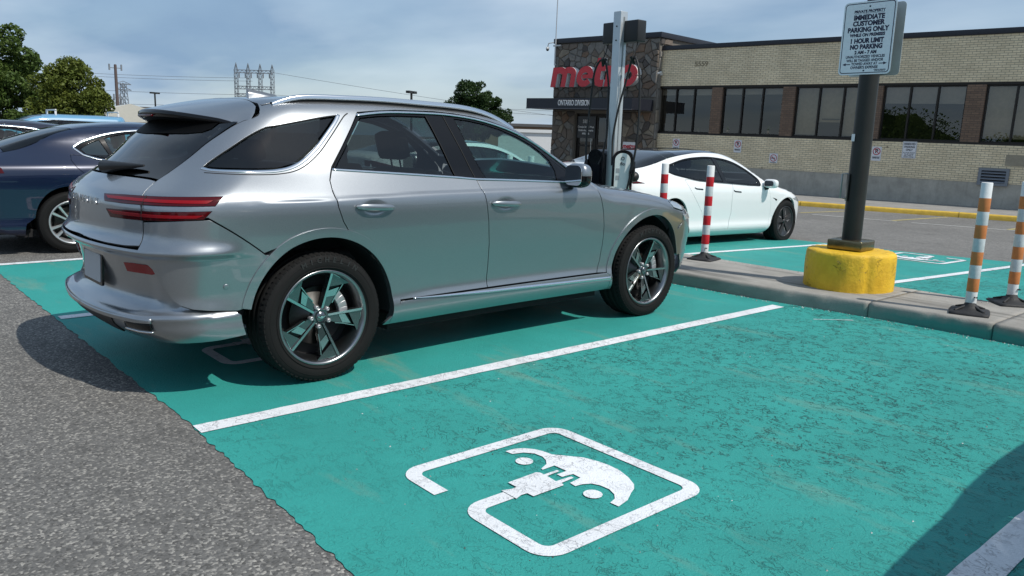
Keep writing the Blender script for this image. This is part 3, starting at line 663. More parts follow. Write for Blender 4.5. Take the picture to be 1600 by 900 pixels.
def strip(name, B, lines, w, mat, parent, **kw):
    if len(kw.get('sgs', (-1, 1))) == 2:
        for g in (-1, 1): o = strip(name, B, lines, w, mat, parent, **dict(kw, sgs=(g,)))
        return o
    mb = MB()
    if np.ndim(lines[0]) == 1: lines = [lines]
    for l in lines:
        for sg in kw.get('sgs', (-1, 1)):
            k = {a: b for a, b in kw.items() if a != 'sgs'}; V, F = ribbon(B, l, w, sg=sg, **k); mb.add(V, F, True)
    me = mb.build(name, mat, parent); return me
def both(q, **k): return [dict(poly=q, sg=-1, pair=1, **k), dict(poly=q, sg=1, pair=1, **k)]
# ---------------------------------------------------------------- materials of vehicles
M_silver = paint('silver_paint', (.31, .33, .35), metal=.86, flake=.14, rough=.35)
M_white = paint('white_paint', (.78, .79, .79), metal=0, rough=.4)
M_navy = paint('navy_paint', (.004, .010, .036), metal=.2, flake=.3, rough=.3)
M_sky = paint('light_blue_paint', (.11, .28, .44), metal=0, rough=.4)
M_dkpaint = paint('dark_paint', (.02, .018, .03), metal=.3, rough=.35)
M_gblack = pmat('gloss_black', (.006, .006, .007), .10, spec=.4)
M_seal = pmat('rubber_seal', (.010, .010, .010), .75)
M_dark = pmat('dark_liner', (.012, .012, .013), .85)
M_rubber = pmat('tyre_rubber', (.009, .009, .009), .78, spec=.25, var=.22, vscale=30, bump=.15, bscale=260)
M_rublet = pmat('tyre_lettering', (.020, .020, .020), .6)
M_chrome = pmat('satin_chrome', (.80, .81, .82), .16, 1.)
M_alu = pmat('machined_alloy', (.62, .63, .64), .22, 1.)
M_dkalloy = pmat('dark_alloy', (.15, .165, .17), .22, .9, coat=.8)
M_rimbarrel = pmat('barrel_alloy', (.30, .31, .32), .30, 1.)
M_silveralloy = pmat('silver_alloy', (.60, .61, .62), .28, .75, coat=.5)
M_blkalloy = pmat('black_wheel_cover', (.025, .026, .028), .38, .2, coat=.3)
M_disc = pmat('brake_disc', (.09, .088, .085), .35, 1., var=.15, vscale=20)
M_caliper = pmat('caliper_metal', (.45, .45, .46), .45, .7)
M_redlamp = pmat('red_lamp_lens', (.060, .001, .003), .10, coat=.25, coat_r=.02, spec=.3)
M_redlamp2 = pmat('red_lamp_inner', (.22, .003, .007), .25, coat=.1, spec=.3)
M_lamp = pmat('headlamp_lens', (.55, .58, .60), .08, .6, coat=1.)
M_seat = pmat('seat_leather', (.030, .029, .028), .6, var=.1)
M_cream = pmat('cream_leather', (.38, .35, .31), .6, var=.1)
M_plastic = pmat('black_plastic', (.015, .015, .016), .45, var=.1)
M_wht = pmat('white_plastic', (.72, .72, .70), .5)
G_dark = tint_glass('privacy_glass', (.15, .165, .165), 1.5, boost=1.0)
G_mid = tint_glass('tinted_glass', (.60, .80, .76), 1.5, boost=1.1)
G_rear = tint_glass('backlight_glass', (.05, .055, .06), 1.55, boost=1.3)
G_clear = tint_glass('clear_glass', (.70, .76, .74), 1.5)

def tyre_profile(R, W, rim):
    h = W / 2
    return [(rim - .004, -h * .82), (rim + .012, -h * .93), (rim + .035, -h * .99), (rim + (R - rim) * .55, -h), (R - .030, -h * .965), (R - .014, -h * .90), (R - .005, -h * .80),
            (R - .002, -h * .66), (R - .009, -h * .65), (R - .009, -h * .60), (R - .001, -h * .59), (R, -h * .26), (R - .009, -h * .25), (R - .009, -h * .19), (R, -h * .18),
            (R, h * .18), (R - .009, h * .19), (R - .009, h * .25), (R, h * .26), (R - .001, h * .59), (R - .009, h * .60), (R - .009, h * .65), (R - .002, h * .66),
            (R - .005, h * .80), (R - .014, h * .90), (R - .030, h * .965), (rim + (R - rim) * .55, h), (rim + .035, h * .99), (rim + .012, h * .93), (rim - .004, h * .82)]
def wheel(parent, x, y, R, W, rim, style, sg, rot=0., caliper=True):
    """axis along y; the face looks to sg*y. parts: wheel > tyre, rim, spoke..., brake_disc, caliper, hub_cap"""
    w = empty('wheel', (x, y, R)); w.parent = parent
    # local frame: z_local -> outward
    M = frame((0, 0, 0), (1, 0, 0) if sg < 0 else (-1, 0, 0), (0, 0, 1), (0, -1, 0) if sg < 0 else (0, 1, 0))
    mb = MB(); prof = tyre_profile(R, W, rim); mb.lathe([(r, -h) for r, h in prof], 72, M)
    # tread blocks at the shoulder
    for s_ in (-1, 1):
        for k in range(72):
            q = 2 * pi * k / 72; c, s2 = cos(q), sin(q); h0, h1 = s_ * W * .325, s_ * W * .455
            dq = .028; V = []
            for (qq, hh, rr) in ((q - dq, h0, R + .0005), (q + dq, h0, R + .0005), (q + dq, h1, R - .012), (q - dq, h1, R - .012)):
                V.append(M @ Vector((rr * 1.004 * cos(qq), rr * 1.004 * sin(qq), hh)))
            for (qq, hh, rr) in ((q - dq, h0, R - .01), (q + dq, h0, R - .01), (q + dq, h1, R - .02), (q - dq, h1, R - .02)):
                V.append(M @ Vector((rr * cos(qq), rr * sin(qq), hh)))
            f = [(0, 1, 2, 3), (0, 4, 5, 1), (1, 5, 6, 2), (2, 6, 7, 3), (3, 7, 4, 0)]
            if s_ < 0: f = [t[::-1] for t in f]
            mb.add(V, f)
    # sidewall rings
    hs = W / 2
    for rr in (rim + .022, R - .042): mb.lathe([(rr - .003, hs * .975), (rr, hs * 1.012), (rr + .003, hs * .985)], 72, M)
    ty = mb.build('tyre', M_rubber, w)
    if style == 'crossover':
        for k, c_ in enumerate('MICHELIN'):
            a = radians(112 - 8.2 * k); rr = (R + rim) / 2 + .012; c = Vector((rr * cos(a), rr * sin(a), hs_ := W / 2 * 1.001)); X = Vector((sin(a), -cos(a), 0)); Y = Vector((cos(a), sin(a), 0))
            V_, F_ = text_mesh(c_, .040, .003, .0015, M=M @ frame(c, X, Y, (0, 0, 1))); MB().add(V_, F_).build('raised_letter', M_rublet, ty)
    rm = MB(); ho = W / 2 * .86
    rm.lathe([(rim + .006, ho - .010), (rim + .009, ho + .004), (rim + .004, ho + .010), (rim - .006, ho + .006), (rim - .012, ho - .004), (rim - .020, ho - .03), (rim - .034, ho - .075), (rim - .030, -ho * .4), (rim - .010, -ho)], 72, M)
    sm = {'crossover': M_rimbarrel, 'five_twin': M_silveralloy, 'cover': M_blkalloy, 'steel': M_silveralloy}[style]
    rimo = rm.build('rim', sm, w)
    bd = MB().lathe([(.06, ho - .105), (.165, ho - .105), (.165, ho - .085), (.06, ho - .085), (.06, ho - .07), (0, ho - .07)], 48, M); bd.build('brake_disc', M_disc, w)
    bk = MB().lathe([(0, ho - .135), (rim - .03, ho - .13)], 40, M); bk.build('dust_shield', M_dark, w)
    if caliper:
        cm = MB(); a0 = radians(18)
        for k in range(5):
            q = a0 - radians(24) + k * radians(12); c = Vector((.155 * cos(q), .155 * sin(q), ho - .075)); Mx = M @ Matrix.Translation(c) @ Matrix.Rotation(q, 4, 'Z')
            cm.cbox((-.028, -.019, -.02), (.028, .019, .022), .006, M=Mx)
        cm.build('caliper', M_caliper, w)
    rin = rim - .014
    if style == 'crossover':
        # five turbine spokes, each a dark faced blade with a bright machined bar, open slot between
        for k in range(5):
            a = radians(76 + rot + 72 * k); Mx = M @ Matrix.Rotation(a, 4, 'Z'); sp = MB(); q_ = rin / .248
            def facet(poly, hin, hout, mi, dep=.032, side=2):
                n = len(poly); hh = lambda x_, y_: hin + (hout - hin) * min(1, max(0, (math.hypot(x_, y_) - .05) / (rin - .05)))
                V = [Mx @ Vector((x_ * q_, y_ * q_, hh(x_, y_))) for x_, y_ in poly] + [Mx @ Vector((x_ * q_, y_ * q_, hh(x_, y_) - dep)) for x_, y_ in poly]
                sp.add(V, tri_poly(poly), False, mi); ar = sum(poly[i][0] * poly[(i + 1) % n][1] - poly[(i + 1) % n][0] * poly[i][1] for i in range(n))
                q = [(i, i + n, (i + 1) % n + n, (i + 1) % n) for i in range(n)]; sp.add(V, q if ar > 0 else [f[::-1] for f in q], False, side)
            hi, hq = ho - .046, ho - .012
            facet([(.035, .006), (.035, -.006), (.249, -.006), (.249, .008)], hi + .006, hq + .004, 1, .045, 0)                 # bright leading edge
            facet([(.172, -.006), (.249, -.006), (.225, -.100), (.213, -.124)], hi + .004, hq - .006, 0)                         # outer blade
            facet([(.236, -.058), (.249, -.010), (.246, -.008), (.232, -.062)], hi + .008, hq - .003, 1, .01)                     # machined chip
            facet([(.045, -.007), (.110, -.010), (.128, -.060), (.088, -.050), (.050, -.036)], hi, hq - .012, 0)                  # inner web
            facet([(.112, -.010), (.150, -.012), (.180, -.072), (.130, -.061)], hi + .003, hq - .010, 1, .03)                     # bright facet
            facet([(.152, -.012), (.166, -.012), (.196, -.082), (.182, -.075)], hi - .004, hq - .022, 2)                         # slot floor
            facet([(.086, -.050), (.130, -.0615), (.202, -.088), (.200, -.092), (.128, -.066), (.084, -.055)], hi + .004, hq - .008, 1, .03, 0)
            sp.build('spoke', [M_dkalloy, M_alu, M_gblack], rimo)
        hub = MB().lathe([(.052, ho - .075), (.052, ho - .040), (.040, ho - .034)], 40, M); hub.lathe([(.031, ho - .034), (.029, ho - .027), (0, ho - .026)], 32, M)
        hub.lathe([(.042, ho - .034), (.03, ho - .036)], 32, M); hub.build('hub_cap', M_dkalloy, rimo)
        em = MB()
        for s2 in (-1, 1):
            em.prism([(s2 * .004, -.003), (s2 * .024, .006), (s2 * .022, .001), (s2 * .006, -.008)], ho - .0262, ho - .0235, M)
        em.prism([(-.005, .005), (.005, .005), (.004, -.007), (0, -.010), (-.004, -.007)], ho - .0262, ho - .023, M); em.build('wing_emblem', M_chrome, rimo)
        for k in range(5):
            q = radians(76 - 34 + rot + 72 * k); c = Vector((.057 * cos(q), .057 * sin(q), 0)); Mx = M @ Matrix.Translation(c)
            MB().lathe([(.013, ho - .06), (.013, ho - .034), (.009, ho - .028), (.004, ho - .027), (.004, ho - .036), (0, ho - .036)], 12, Mx).build('lug_nut', M_caliper, rimo)
    elif style == 'five_twin':
        for k in range(7 if False else 10):
            a = radians(rot + 36 * k + (5 if k % 2 else -5)); Mx = M @ Matrix.Rotation(a, 4, 'Z'); sp = MB()
            pr = [(.03, .016), (.12, .013), (rin + .004, .019), (rin + .004, -.019), (.12, -.013), (.03, -.016)]
            V = []; hts = [ho - .03, ho - .022, ho - .006, ho - .006, ho - .022, ho - .03]
            for (x_, y_), h_ in zip(pr, hts): V.append(Mx @ Vector((x_, y_ * .6, h_)))
            for (x_, y_), h_ in zip(pr, hts): V.append(Mx @ Vector((x_, y_, h_ - .03)))
            sp.add(V, [(5, 4, 1, 0), (4, 3, 2, 1)]); sp.add(V, [(i, i + 6, (i + 1) % 6 + 6, (i + 1) % 6)[::-1] for i in range(6)]); sp.build('spoke', M_silveralloy, rimo)
        MB().lathe([(.07, ho - .06), (.07, ho - .032), (.035, ho - .028), (.03, ho - .02), (0, ho - .019)], 32, M).build('hub_cap', M_silveralloy, rimo)
        for k in range(5):
            q = radians(rot + 18 + 72 * k); Mx = M @ Matrix.Translation(Vector((.052 * cos(q), .052 * sin(q), 0))); MB().lathe([(.011, ho - .04), (.011, ho - .027), (0, ho - .027)], 10, Mx).build('lug_nut', M_dark, rimo)
    elif style == 'cover':
        # aero cover: dark dish with five broad petals
        MB().lathe([(rin, ho - .004), (rin - .03, ho - .016), (.09, ho - .03), (.0, ho - .03)], 48, M).build('cover_dish', M_blkalloy, rimo)
        for k in range(5):
            a = radians(90 + rot + 72 * k); Mx = M @ Matrix.Rotation(a, 4, 'Z'); sp = MB()
            sp.prism([(.03, .014), (.09, .030), (rin - .004, .050), (rin - .002, -.030), (.12, -.020), (.03, -.016)], ho - .03, ho - .004, Mx); sp.build('spoke', M_blkalloy, rimo)
            sp = MB(); sp.prism([(.07, -.026), (.16, -.050), (.175, -.060), (.10, -.062)], ho - .03, ho - .018, Mx); sp.build('vent_slot', M_alu, rimo)
        MB().lathe([(.036, ho - .03), (.034, ho - .002), (0, ho)], 24, M).build('hub_cap', M_blkalloy, rimo)
    return w
def arch_liner(parent, x, y0, R, z, sg, depth=.30):
    """dark wheel well: half cylinder and its back wall"""
    M = frame((x, y0 * sg, z), (1, 0, 0), (0, 0, 1), (0, -1 * sg, 0)); mb = MB()
    n = 24; V = []; 
    for k in range(n + 1):
        q = radians(-4 + 192 * k / n); 
        for h in (0, depth): V.append(M @ Vector((R * cos(q), R * sin(q), h)))
    F = [(2 * i, 2 * i + 1, 2 * i + 3, 2 * i + 2) for i in range(n)]; mb.add(V, F, True)
    c = len(V); mb.add([M @ Vector((0, 0, depth))] + [V[2 * i + 1] for i in range(n + 1)], [(0, i + 1, i + 2) for i in range(n)])
    return mb.build('wheel_well', M_dark, parent)
# ---------------------------------------------------------------- the silver crossover
def seat(parent, x, y, z, mat, w=.5, hr=True):
    s = MB(); s.cbox((x - .25, y - w / 2, z), (x + .27, y + w / 2, z + .14), .04)
    Mt = Matrix.Translation((x - .24, y, z + .1)) @ Matrix.Rotation(radians(-14), 4, 'Y'); s.cbox((-.07, -w / 2, 0), (.06, w / 2, .58), .04, M=Mt)
    o = s.build('seat', mat, parent)
    if hr:
        h = MB(); Mt = Matrix.Translation((x - .24, y, z + .1)) @ Matrix.Rotation(radians(-14), 4, 'Y'); h.cbox((-.05, -.13, .64), (.05, .13, .82), .035, M=Mt)
        h.tube([Mt @ Vector((0, -.05, .55)), Mt @ Vector((0, -.05, .68))], .006); h.tube([Mt @ Vector((0, .05, .55)), Mt @ Vector((0, .05, .68))], .006)
        h.build('headrest', mat, o)
    return o
def roof_line(B, xs, y, sg=-1, dz=0):
    P = B.top([(x, y) for x in xs]); return [tuple(q) for q in B.side_inv(P)], P

def build_suv():
    B = SUV; R = empty('silver_crossover', (0, 0, 0), 0.02406, 'silver metallic crossover with twin red tail lamp bars, parked in the teal charging bay', 'car')
    WB = 2.875; ARC = .452; FL = .508
    # roof edge line (where side panel meets roof panel)
    xs = np.linspace(-.17, 2.02, 40); yed = np.interp(xs, [-.2, .3, 1.0, 1.6, 2.05], [.565, .60, .605, .625, .70])
    rt = B.top(np.stack([xs, yed], 1)); rl = [tuple(q) for q in B.side_inv(rt)]                # rear -> front, (s,z)
    arcR = arc(0, .365, ARC, 14, 166, 26); arcF = arc(WB, .365, ARC, 166, 14, 26)
    belt = [(.105, 1.178), (.55, 1.152), (.971, 1.126), (1.117, 1.114), (1.5, 1.101), (1.872, 1.086)]
    dlo_top = [(.360, 1.473), (.50, 1.489), (.65, 1.498), (.943, 1.502), (1.048, 1.500), (1.196, 1.490), (1.33, 1.472), (1.46, 1.440), (1.60, 1.393), (1.72, 1.338), (1.80, 1.286), (1.862, 1.233)]
    cut_up = [(1.00, 1.510), (1.02, 1.43), (1.08, 1.235), (1.118, 1.112), (1.153, .97), (1.176, .85), (1.196, .70), (1.205, .55), (1.207, .408)]
    # ---- body side with C and D pillar, roof flank and lamp corner
    tail_cut = [(-.178, 1.531), (-.215, 1.470), (-.33, 1.442), (-.46, 1.425), (-.60, 1.392), (-.72, 1.345), (-.80, 1.300), (-.86, 1.245), (-.90, 1.195), (-.93, 1.150), (-.952, 1.108), (-.942, 1.050), (-.920, 1.000), (-.909, .955)]
    door_r = [(.369, 1.497), (.28, 1.39), (.19, 1.285), (.105, 1.19), (.068, 1.12), (.062, 1.06), (.075, .98), (.105, .90), (.150, .83), (.185, .795)]
    door_top = [(.369, 1.497), (.50, 1.511), (.65, 1.522), (.943, 1.527), (1.10, 1.520), (1.25, 1.505), (1.40, 1.478), (1.55, 1.437), (1.70, 1.380), (1.83, 1.31), (1.95, 1.23), (2.03, 1.172), (2.10, 1.125), (2.16, 1.085)]
    lamp_lo = [(-.909, .925), (-.80, .934), (-.70, .942), (-.632, .944)]
    q = spl(tail_cut, 3) + lamp_lo + [(-.615, .948), (-.363, .755)] + [p for p in arc(0, .365, FL - .014, 122, 66, 12)] + door_r[::-1] + door_top[1:] + [(2.10, 1.18), (2.07, 1.22)] + rl[::-1]
    qwin = spl([(-.728, 1.186), (-.70, 1.215), (-.62, 1.262), (-.46, 1.330), (-.29, 1.378), (-.12, 1.410), (.111, 1.456), (.225, 1.474)], 5) + spl([(.195, 1.446), (.12, 1.375), (.03, 1.295), (-.05, 1.238), (-.115, 1.202), (-.20, 1.183), (-.33, 1.177), (-.50, 1.178), (-.66, 1.180)], 5)
    panel('body_side', B, both(q), M_silver, R, holes=[qwin], thick=.02, h=.015)
    panel('quarter_glass', B, both(shrink(qwin, .006)), G_dark, R, off=-.006, thick=0)
    strip('window_seal', B, spl([(-.728, 1.186), (-.70, 1.215), (-.62, 1.262), (-.46, 1.330), (-.29, 1.378), (-.12, 1.410), (.111, 1.456), (.235, 1.478)], 5), .007, M_seal, R, off=-.003, hgt=.004)
    strip('window_trim', B, spl([(.236, 1.478), (.205, 1.440), (.128, 1.366), (.038, 1.284), (-.042, 1.228), (-.115, 1.193), (-.20, 1.174), (-.33, 1.168), (-.50, 1.169), (-.66, 1.172), (-.735, 1.182)], 5), .022, M_chrome, R, off=-.002, hgt=.006)
    # bright strip that sweeps up the C pillar, inside the quarter window's front edge
    strip('window_trim', B, spl([(.30, 1.490), (.258, 1.462), (.150, 1.357), (.060, 1.272), (-.022, 1.213), (-.10, 1.176), (-.19, 1.158), (-.33, 1.153), (-.52, 1.155), (-.70, 1.160)], 5), .010, M_seal, R, off=-.002, hgt=.003)
    # ---- doors
    dl = [(.105, 1.19)] + door_r[4:] + arc(0, .365, FL - .014, 57, 6, 10) + [(.512, .40), (1.207, .402)] + cut_up[3:][::-1][1:]
    rd = [(.105, 1.184), (.068, 1.12), (.062, 1.06), (.075, .98), (.105, .90), (.150, .83), (.185, .795)] + arc(0, .365, FL - .014, 57, 5, 10) + [(.512, .408)] + cut_up[::-1][:6] + [(.971, 1.122), (.55, 1.148)]
    def crease(Q):
        # soft hollow above the sill
        return -.006 * np.exp(-((Q[:, 1] - .47) / .05) ** 2) * sstep(Q[:, 0], .5, .8) * (1 - sstep(Q[:, 0], 2.0, 2.3))
    hw = lambda x0, z0, a, b: (lambda Q: -.010 * np.exp(-(((Q[:, 0] - x0) / a) ** 2 + ((Q[:, 1] - z0) / b) ** 2) ** 2))
    panel('rear_door', B, both(rd), M_silver, R, offf=lambda Q: crease(Q) + hw(.307, .972, .062, .032)(Q), h=.012)
    fd = [(1.118, 1.108)] + cut_up[4:] + [(2.268, .408), (2.296, .50), (2.305, .63), (2.296, .76), (2.268, .88), (2.236, .97), (2.200, 1.045), (2.17, 1.075), (1.872, 1.082), (1.5, 1.097)]
    panel('front_door', B, both(fd), M_silver, R, offf=lambda Q: crease(Q) + hw(1.318, .958, .062, .030)(Q), h=.012)
    # upper rear door frame in body colour (the flare between chrome strip and glass)
    cp = [(.369, 1.493), (.275, 1.385), (.19, 1.283), (.112, 1.188), (.165, 1.186), (.205, 1.262), (.27, 1.36), (.345, 1.466)]
    dlo = [(.112, 1.180)] + belt[1:] + [(1.91, 1.084), (1.93, 1.13), (1.90, 1.20)] + dlo_top[::-1] + [(.32, 1.42), (.193, 1.281)]
    frame_o = [(.108, 1.183)] + belt[1:] + [(2.13, 1.085)] + [p for p in door_top[::-1][1:]] + [(.28, 1.39), (.19, 1.285)]
    gr = [(.128, 1.186), (.55, 1.160), (.955, 1.134), (.93, 1.25), (.895, 1.38), (.862, 1.492), (.65, 1.490), (.50, 1.481), (.376, 1.466), (.29, 1.37), (.205, 1.272)]
    gf = [(1.205, 1.118), (1.5, 1.108), (1.845, 1.094), (1.86, 1.16), (1.835, 1.232), (1.775, 1.283), (1.70, 1.334), (1.59, 1.384), (1.45, 1.430), (1.32, 1.462), (1.19, 1.481), (1.085, 1.488), (1.12, 1.35), (1.17, 1.20)]
    panel('window_frame', B, both(frame_o), M_gblack, R, off=-.004, holes=[gr, gf], thick=.02, h=.03)
    panel('rear_window', B, both(gr), G_dark, R, off=-.008, thick=0)
    panel('front_window', B, both(gf), G_mid, R, off=-.008, thick=0)
    strip('window_trim', B, belt + [(1.98, 1.080), (2.08, 1.078)], .014, M_chrome, R, off=.000, hgt=.006)
    ut = [(.10, 1.184), (.19, 1.285), (.275, 1.386), (.355, 1.481), (.50, 1.500), (.65, 1.510), (.943, 1.514), (1.10, 1.508), (1.25, 1.493), (1.40, 1.465), (1.55, 1.424), (1.70, 1.366), (1.83, 1.296), (1.95, 1.216), (2.03, 1.158), (2.09, 1.112)]
    strip('window_trim', B, spl(ut[3:], 3), .017, M_chrome, R, off=.000, hgt=.006)
    strip('pillar_gap', B, [(.862, 1.50), (.895, 1.38), (.93, 1.25), (.96, 1.13)], .006, M_seal, R, off=-.003, hgt=.002)
    strip('pillar_gap', B, [(1.00, 1.505), (1.02, 1.43), (1.08, 1.235), (1.118, 1.112)], .007, M_seal, R, off=-.003, hgt=.002)
    # ---- sill
    sill = [(.40, .262), (2.475, .262), (2.44, .34), (2.425, .402), (.512, .402), (.470, .34)]
    panel('sill_panel', B, both(sill), M_silver, R, off=.004, h=.03)
    strip('sill_trim', B, [(.60, .408), (.80, .398), (1.2, .384), (1.9, .370), (2.42, .360)], [.006, .018, .020, .022, .026], M_chrome, R, off=.006, hgt=.008)
    # ---- arches
    for cx, a0, a1, nm in ((0, -8, 176, 'rear'), (WB, 0, 187, 'front')):
        ring = arc(cx, .365, FL, a0 if nm == 'rear' else 4, 166 if nm == 'rear' else a1, 40) + arc(cx, .365, ARC, a1 - 8 if nm == 'rear' else a1, a0 - 6 if nm == 'rear' else 4, 40)
        if nm == 'rear': ring = arc(cx, .365, FL, 4, 168, 90) + arc(cx, .365, ARC, 168, -12, 90) + [(.475, .27), (.50, .38)]
        else: ring = arc(cx, .365, FL, 12, 176, 90) + [(2.40, .38), (2.425, .27)] + arc(cx, .365, ARC, 192, 12, 90)
        panel('arch_moulding', B, both(ring), M_silver, R, off=.007, thick=.045, h=.028)
    # ---- fender, hood, front
    fen = [(2.160, 1.085)] + [(2.200, 1.045), (2.236, .97), (2.268, .88), (2.296, .76), (2.305, .63), (2.296, .50), (2.268, .408), (2.425, .402)] + arc(WB, .365, FL - .014, 174, 40, 26) + [(3.33, .74), (3.30, .83), (3.17, .86), (3.13, .91)]
    he = spl([(2.16, .86), (2.4, .83), (2.7, .80), (3.0, .775), (3.15, .74)], 5); hp = B.top(he); hl = [tuple(p) for p in B.side_inv(hp)]
    panel('front_fender', B, both(fen + hl[::-1]), M_silver, R, h=.03)
    hood = [(x, -y) for x, y in he] + spl([(3.15, -.74), (3.30, -.62), (3.42, -.35), (3.46, 0), (3.42, .35), (3.30, .62), (3.15, .74)], 4)[1:-1] + he[::-1] + [(2.12, .5), (2.09, 0), (2.12, -.5)]
    panel('hood', B, hood, M_silver, R, param='top', h=.05)
    hb = B.top([(x, y) for x, y in spl([(3.15, -.74), (3.30, -.62), (3.42, -.35), (3.46, 0)], 4)]); hbs = [tuple(q) for q in B.side_inv(hb)]
    mf = 2.9 + .6 * pi / 2 + .4
    fb = [(3.30, .83), (3.33, .74)] + arc(WB, .365, FL - .014, 38, 4, 10) + [(3.39, .30), (3.60, .26), (mf, .26)]
    fbl = fb + [(2 * mf - s, z) for s, z in fb[::-1][1:]]
    topb = [(3.42, .86)] + [(mf - .3, .80), (mf, .80), (mf + .3, .80)] + [(2 * mf - 3.42, .86)]
    panel('front_bumper', B, [dict(poly=fbl + topb[::-1], sg=-1)], M_silver, R, h=.05)
    lamp = [(3.13, .905), (3.17, .865), (3.30, .835), (3.46, .855), (3.62, .86), (3.62, .895), (3.40, .905), (3.24, .915)]
    panel('headlamp', B, both(lamp), M_lamp, R, off=.002, h=.03); panel('headlamp', B, both([(3.31, .80), (3.34, .75), (3.62, .77), (3.62, .80)]), M_lamp, R, off=.006, h=.03)
    nose = [(3.24, .918), (3.42, .908), (3.62, .90), (mf, .86), (2 * mf - 3.62, .90), (2 * mf - 3.42, .908), (2 * mf - 3.24, .918)]
    nb = [(s, z) for s, z in hbs] + [(2 * mf - s, z) for s, z in hbs[::-1][1:]]
    panel('nose_panel', B, [dict(poly=[(3.13, .908)] + nose + [(2 * mf - 3.13, .908)] + nb[::-1], sg=-1)], M_silver, R, h=.05)
    panel('grille', B, [dict(poly=[(mf - .5, .77), (mf - .38, .45), (mf, .36), (mf + .38, .45), (mf + .5, .77)], sg=-1)], M_gblack, R, off=.004, h=.05)
    # ---- roof, windscreen
    W = list(zip(xs, -yed)); roof = [(x, y) for x, y in W if x < 1.22] + [(1.23, -.615), (1.16, -.3), (1.14, 0), (1.16, .3), (1.23, .615)] + [(x, -y) for x, y in W[::-1] if x < 1.22] + [(-.195, .5), (-.203, .25), (-.205, 0), (-.203, -.25), (-.195, -.5)]
    panel('roof', B, roof, M_silver, R, param='top', h=.05, thick=.04)
    ws = [(1.235, -.61), (1.16, -.3), (1.14, 0), (1.16, .3), (1.235, .61)] + [(x, -y - .012) for x, y in W if x > 1.24] + [(2.06, .70), (2.12, .5), (2.10, 0), (2.12, -.5), (2.06, -.70)] + [(x, y + .012) for x, y in W[::-1] if x > 1.24]
    panel('windscreen', B, ws, G_mid, R, param='top', h=.05, off=-.003, thick=0)
    # roof rails
    for sg in (-1, 1):
        xr = np.linspace(-.12, 1.62, 44); P = B.top(np.stack([xr, np.interp(xr, [-.2, .3, 1.0, 1.65], [.575, .605, .61, .625]) * -sg * -1], 1)) if False else B.top(np.stack([xr, sg * np.interp(xr, [-.2, .3, 1.0, 1.65], [.572, .605, .612, .63])], 1))
        lift = .030 * np.sin(np.clip(np.minimum((xr + .12) / .22, (1.62 - xr) / .5), 0, 1) * pi / 2) - .002
        mb = MB(); C = P + np.array([0, 0, 1]) * lift[:, None]
        V = []; prof = [(-.017, -.020), (-.019, .0), (-.012, .010), (.012, .010), (.019, 0), (.017, -.020)]
        for c in C:
            for a, b in prof: V.append((c[0], c[1] + a, c[2] + b))
        F = [(i * 6 + k, i * 6 + k + 1, (i + 1) * 6 + k + 1, (i + 1) * 6 + k) for i in range(len(C) - 1) for k in range(5)]
        mb.add(V, F, True).build('roof_rail', M_chrome, R)
        rb = MB(); V = []
        for c, p in zip(C, P):
            for a in (-.010, .010): V += [(c[0], c[1] + a, c[2] - .012), (c[0], c[1] + a, p[2] - .02)]
        F = []
        for i in range(len(C) - 1): F += [(i * 4, i * 4 + 1, i * 4 + 5, i * 4 + 4), (i * 4 + 2, i * 4 + 3, i * 4 + 7, i * 4 + 6)]
        rb.add(V, F, True).build('rail_base', M_seal, R)
    # ---- spoiler
    top = []; 
    edge = lambda y: -.585 + .27 * (abs(y) / .60) ** 2.2
    cutx = lambda y: -.197 - .055 * max(0, (abs(y) - .54) / .08) ** 2
    ny, nx = 34, 12; V = []; ys = np.linspace(-.635, .635, ny)
    for y in ys:
        xa, xb = cutx(y), min(edge(y), cutx(y) - .03); X = np.linspace(xa, xb, nx); P = B.top(np.stack([X, np.full(nx, y)], 1)); t = np.linspace(0, 1, nx)
        ze = 1.478 - .16 * y ** 2 - 1.6 * max(abs(y) - .50, 0) ** 2; z0 = P[0, 2] - .002; zt = z0 + (ze - z0) * (t ** 1.25)
        V += [(X[i], y, zt[i]) for i in range(nx)]
    V = np.array(V); F = [(j * nx + i, j * nx + i + 1, (j + 1) * nx + i + 1, (j + 1) * nx + i) for j in range(ny - 1) for i in range(nx - 1)]
    fn = np.cross(V[F[5][1]] - V[F[5][0]], V[F[5][2]] - V[F[5][0]])
    if fn[2] < 0: F = [f[::-1] for f in F]
    sp = MB().add(V, F, True); spo = sp.build('spoiler', M_silver, R)
    mb = MB(); V = []; k_ = 6
    for j, y in enumerate(ys):
        e = np.array(sp.v[j * nx + nx - 1]); c0 = np.array(sp.v[j * nx]); w = max(.3, 1 - .55 * (abs(y) / .605) ** 4)
        V += [tuple(e + [0, 0, -.0005]), tuple(e + [-.010, 0, -.008]), tuple(e + [-.012, 0, -.028 * w]), tuple(e + [.02, 0, -.050 * w]), (e[0] + .10 * w, y * .985, e[2] - .072 * w), (c0[0] - .01, y * .985, c0[2] - .075 * w)]
    F = [(j * k_ + i, (j + 1) * k_ + i, (j + 1) * k_ + i + 1, j * k_ + i + 1) for j in range(ny - 1) for i in range(k_ - 1)]
    mb.add(V, F, True).build('spoiler_lip', M_gblack, spo)
    for sg, j in ((-1, 0), (1, ny - 1)):
        a = [sp.v[j * nx + i] for i in range(nx)]; lo = [(p[0], p[1] - sg * .02, p[2] - .055) for p in a]
        MB().add(a + lo, [(i, i + 1, nx + i + 1, nx + i) for i in range(nx - 1)] if sg < 0 else [(i, i + 1, nx + i + 1, nx + i)[::-1] for i in range(nx - 1)], True).build('spoiler_side', M_gblack, spo)
    MB().cbox((-.603, -.11, 1.436), (-.588, .11, 1.446), .003).build('brake_light', M_redlamp, spo)
    # ---- tailgate
    mr = -.2 - .6 * pi / 2 - .4
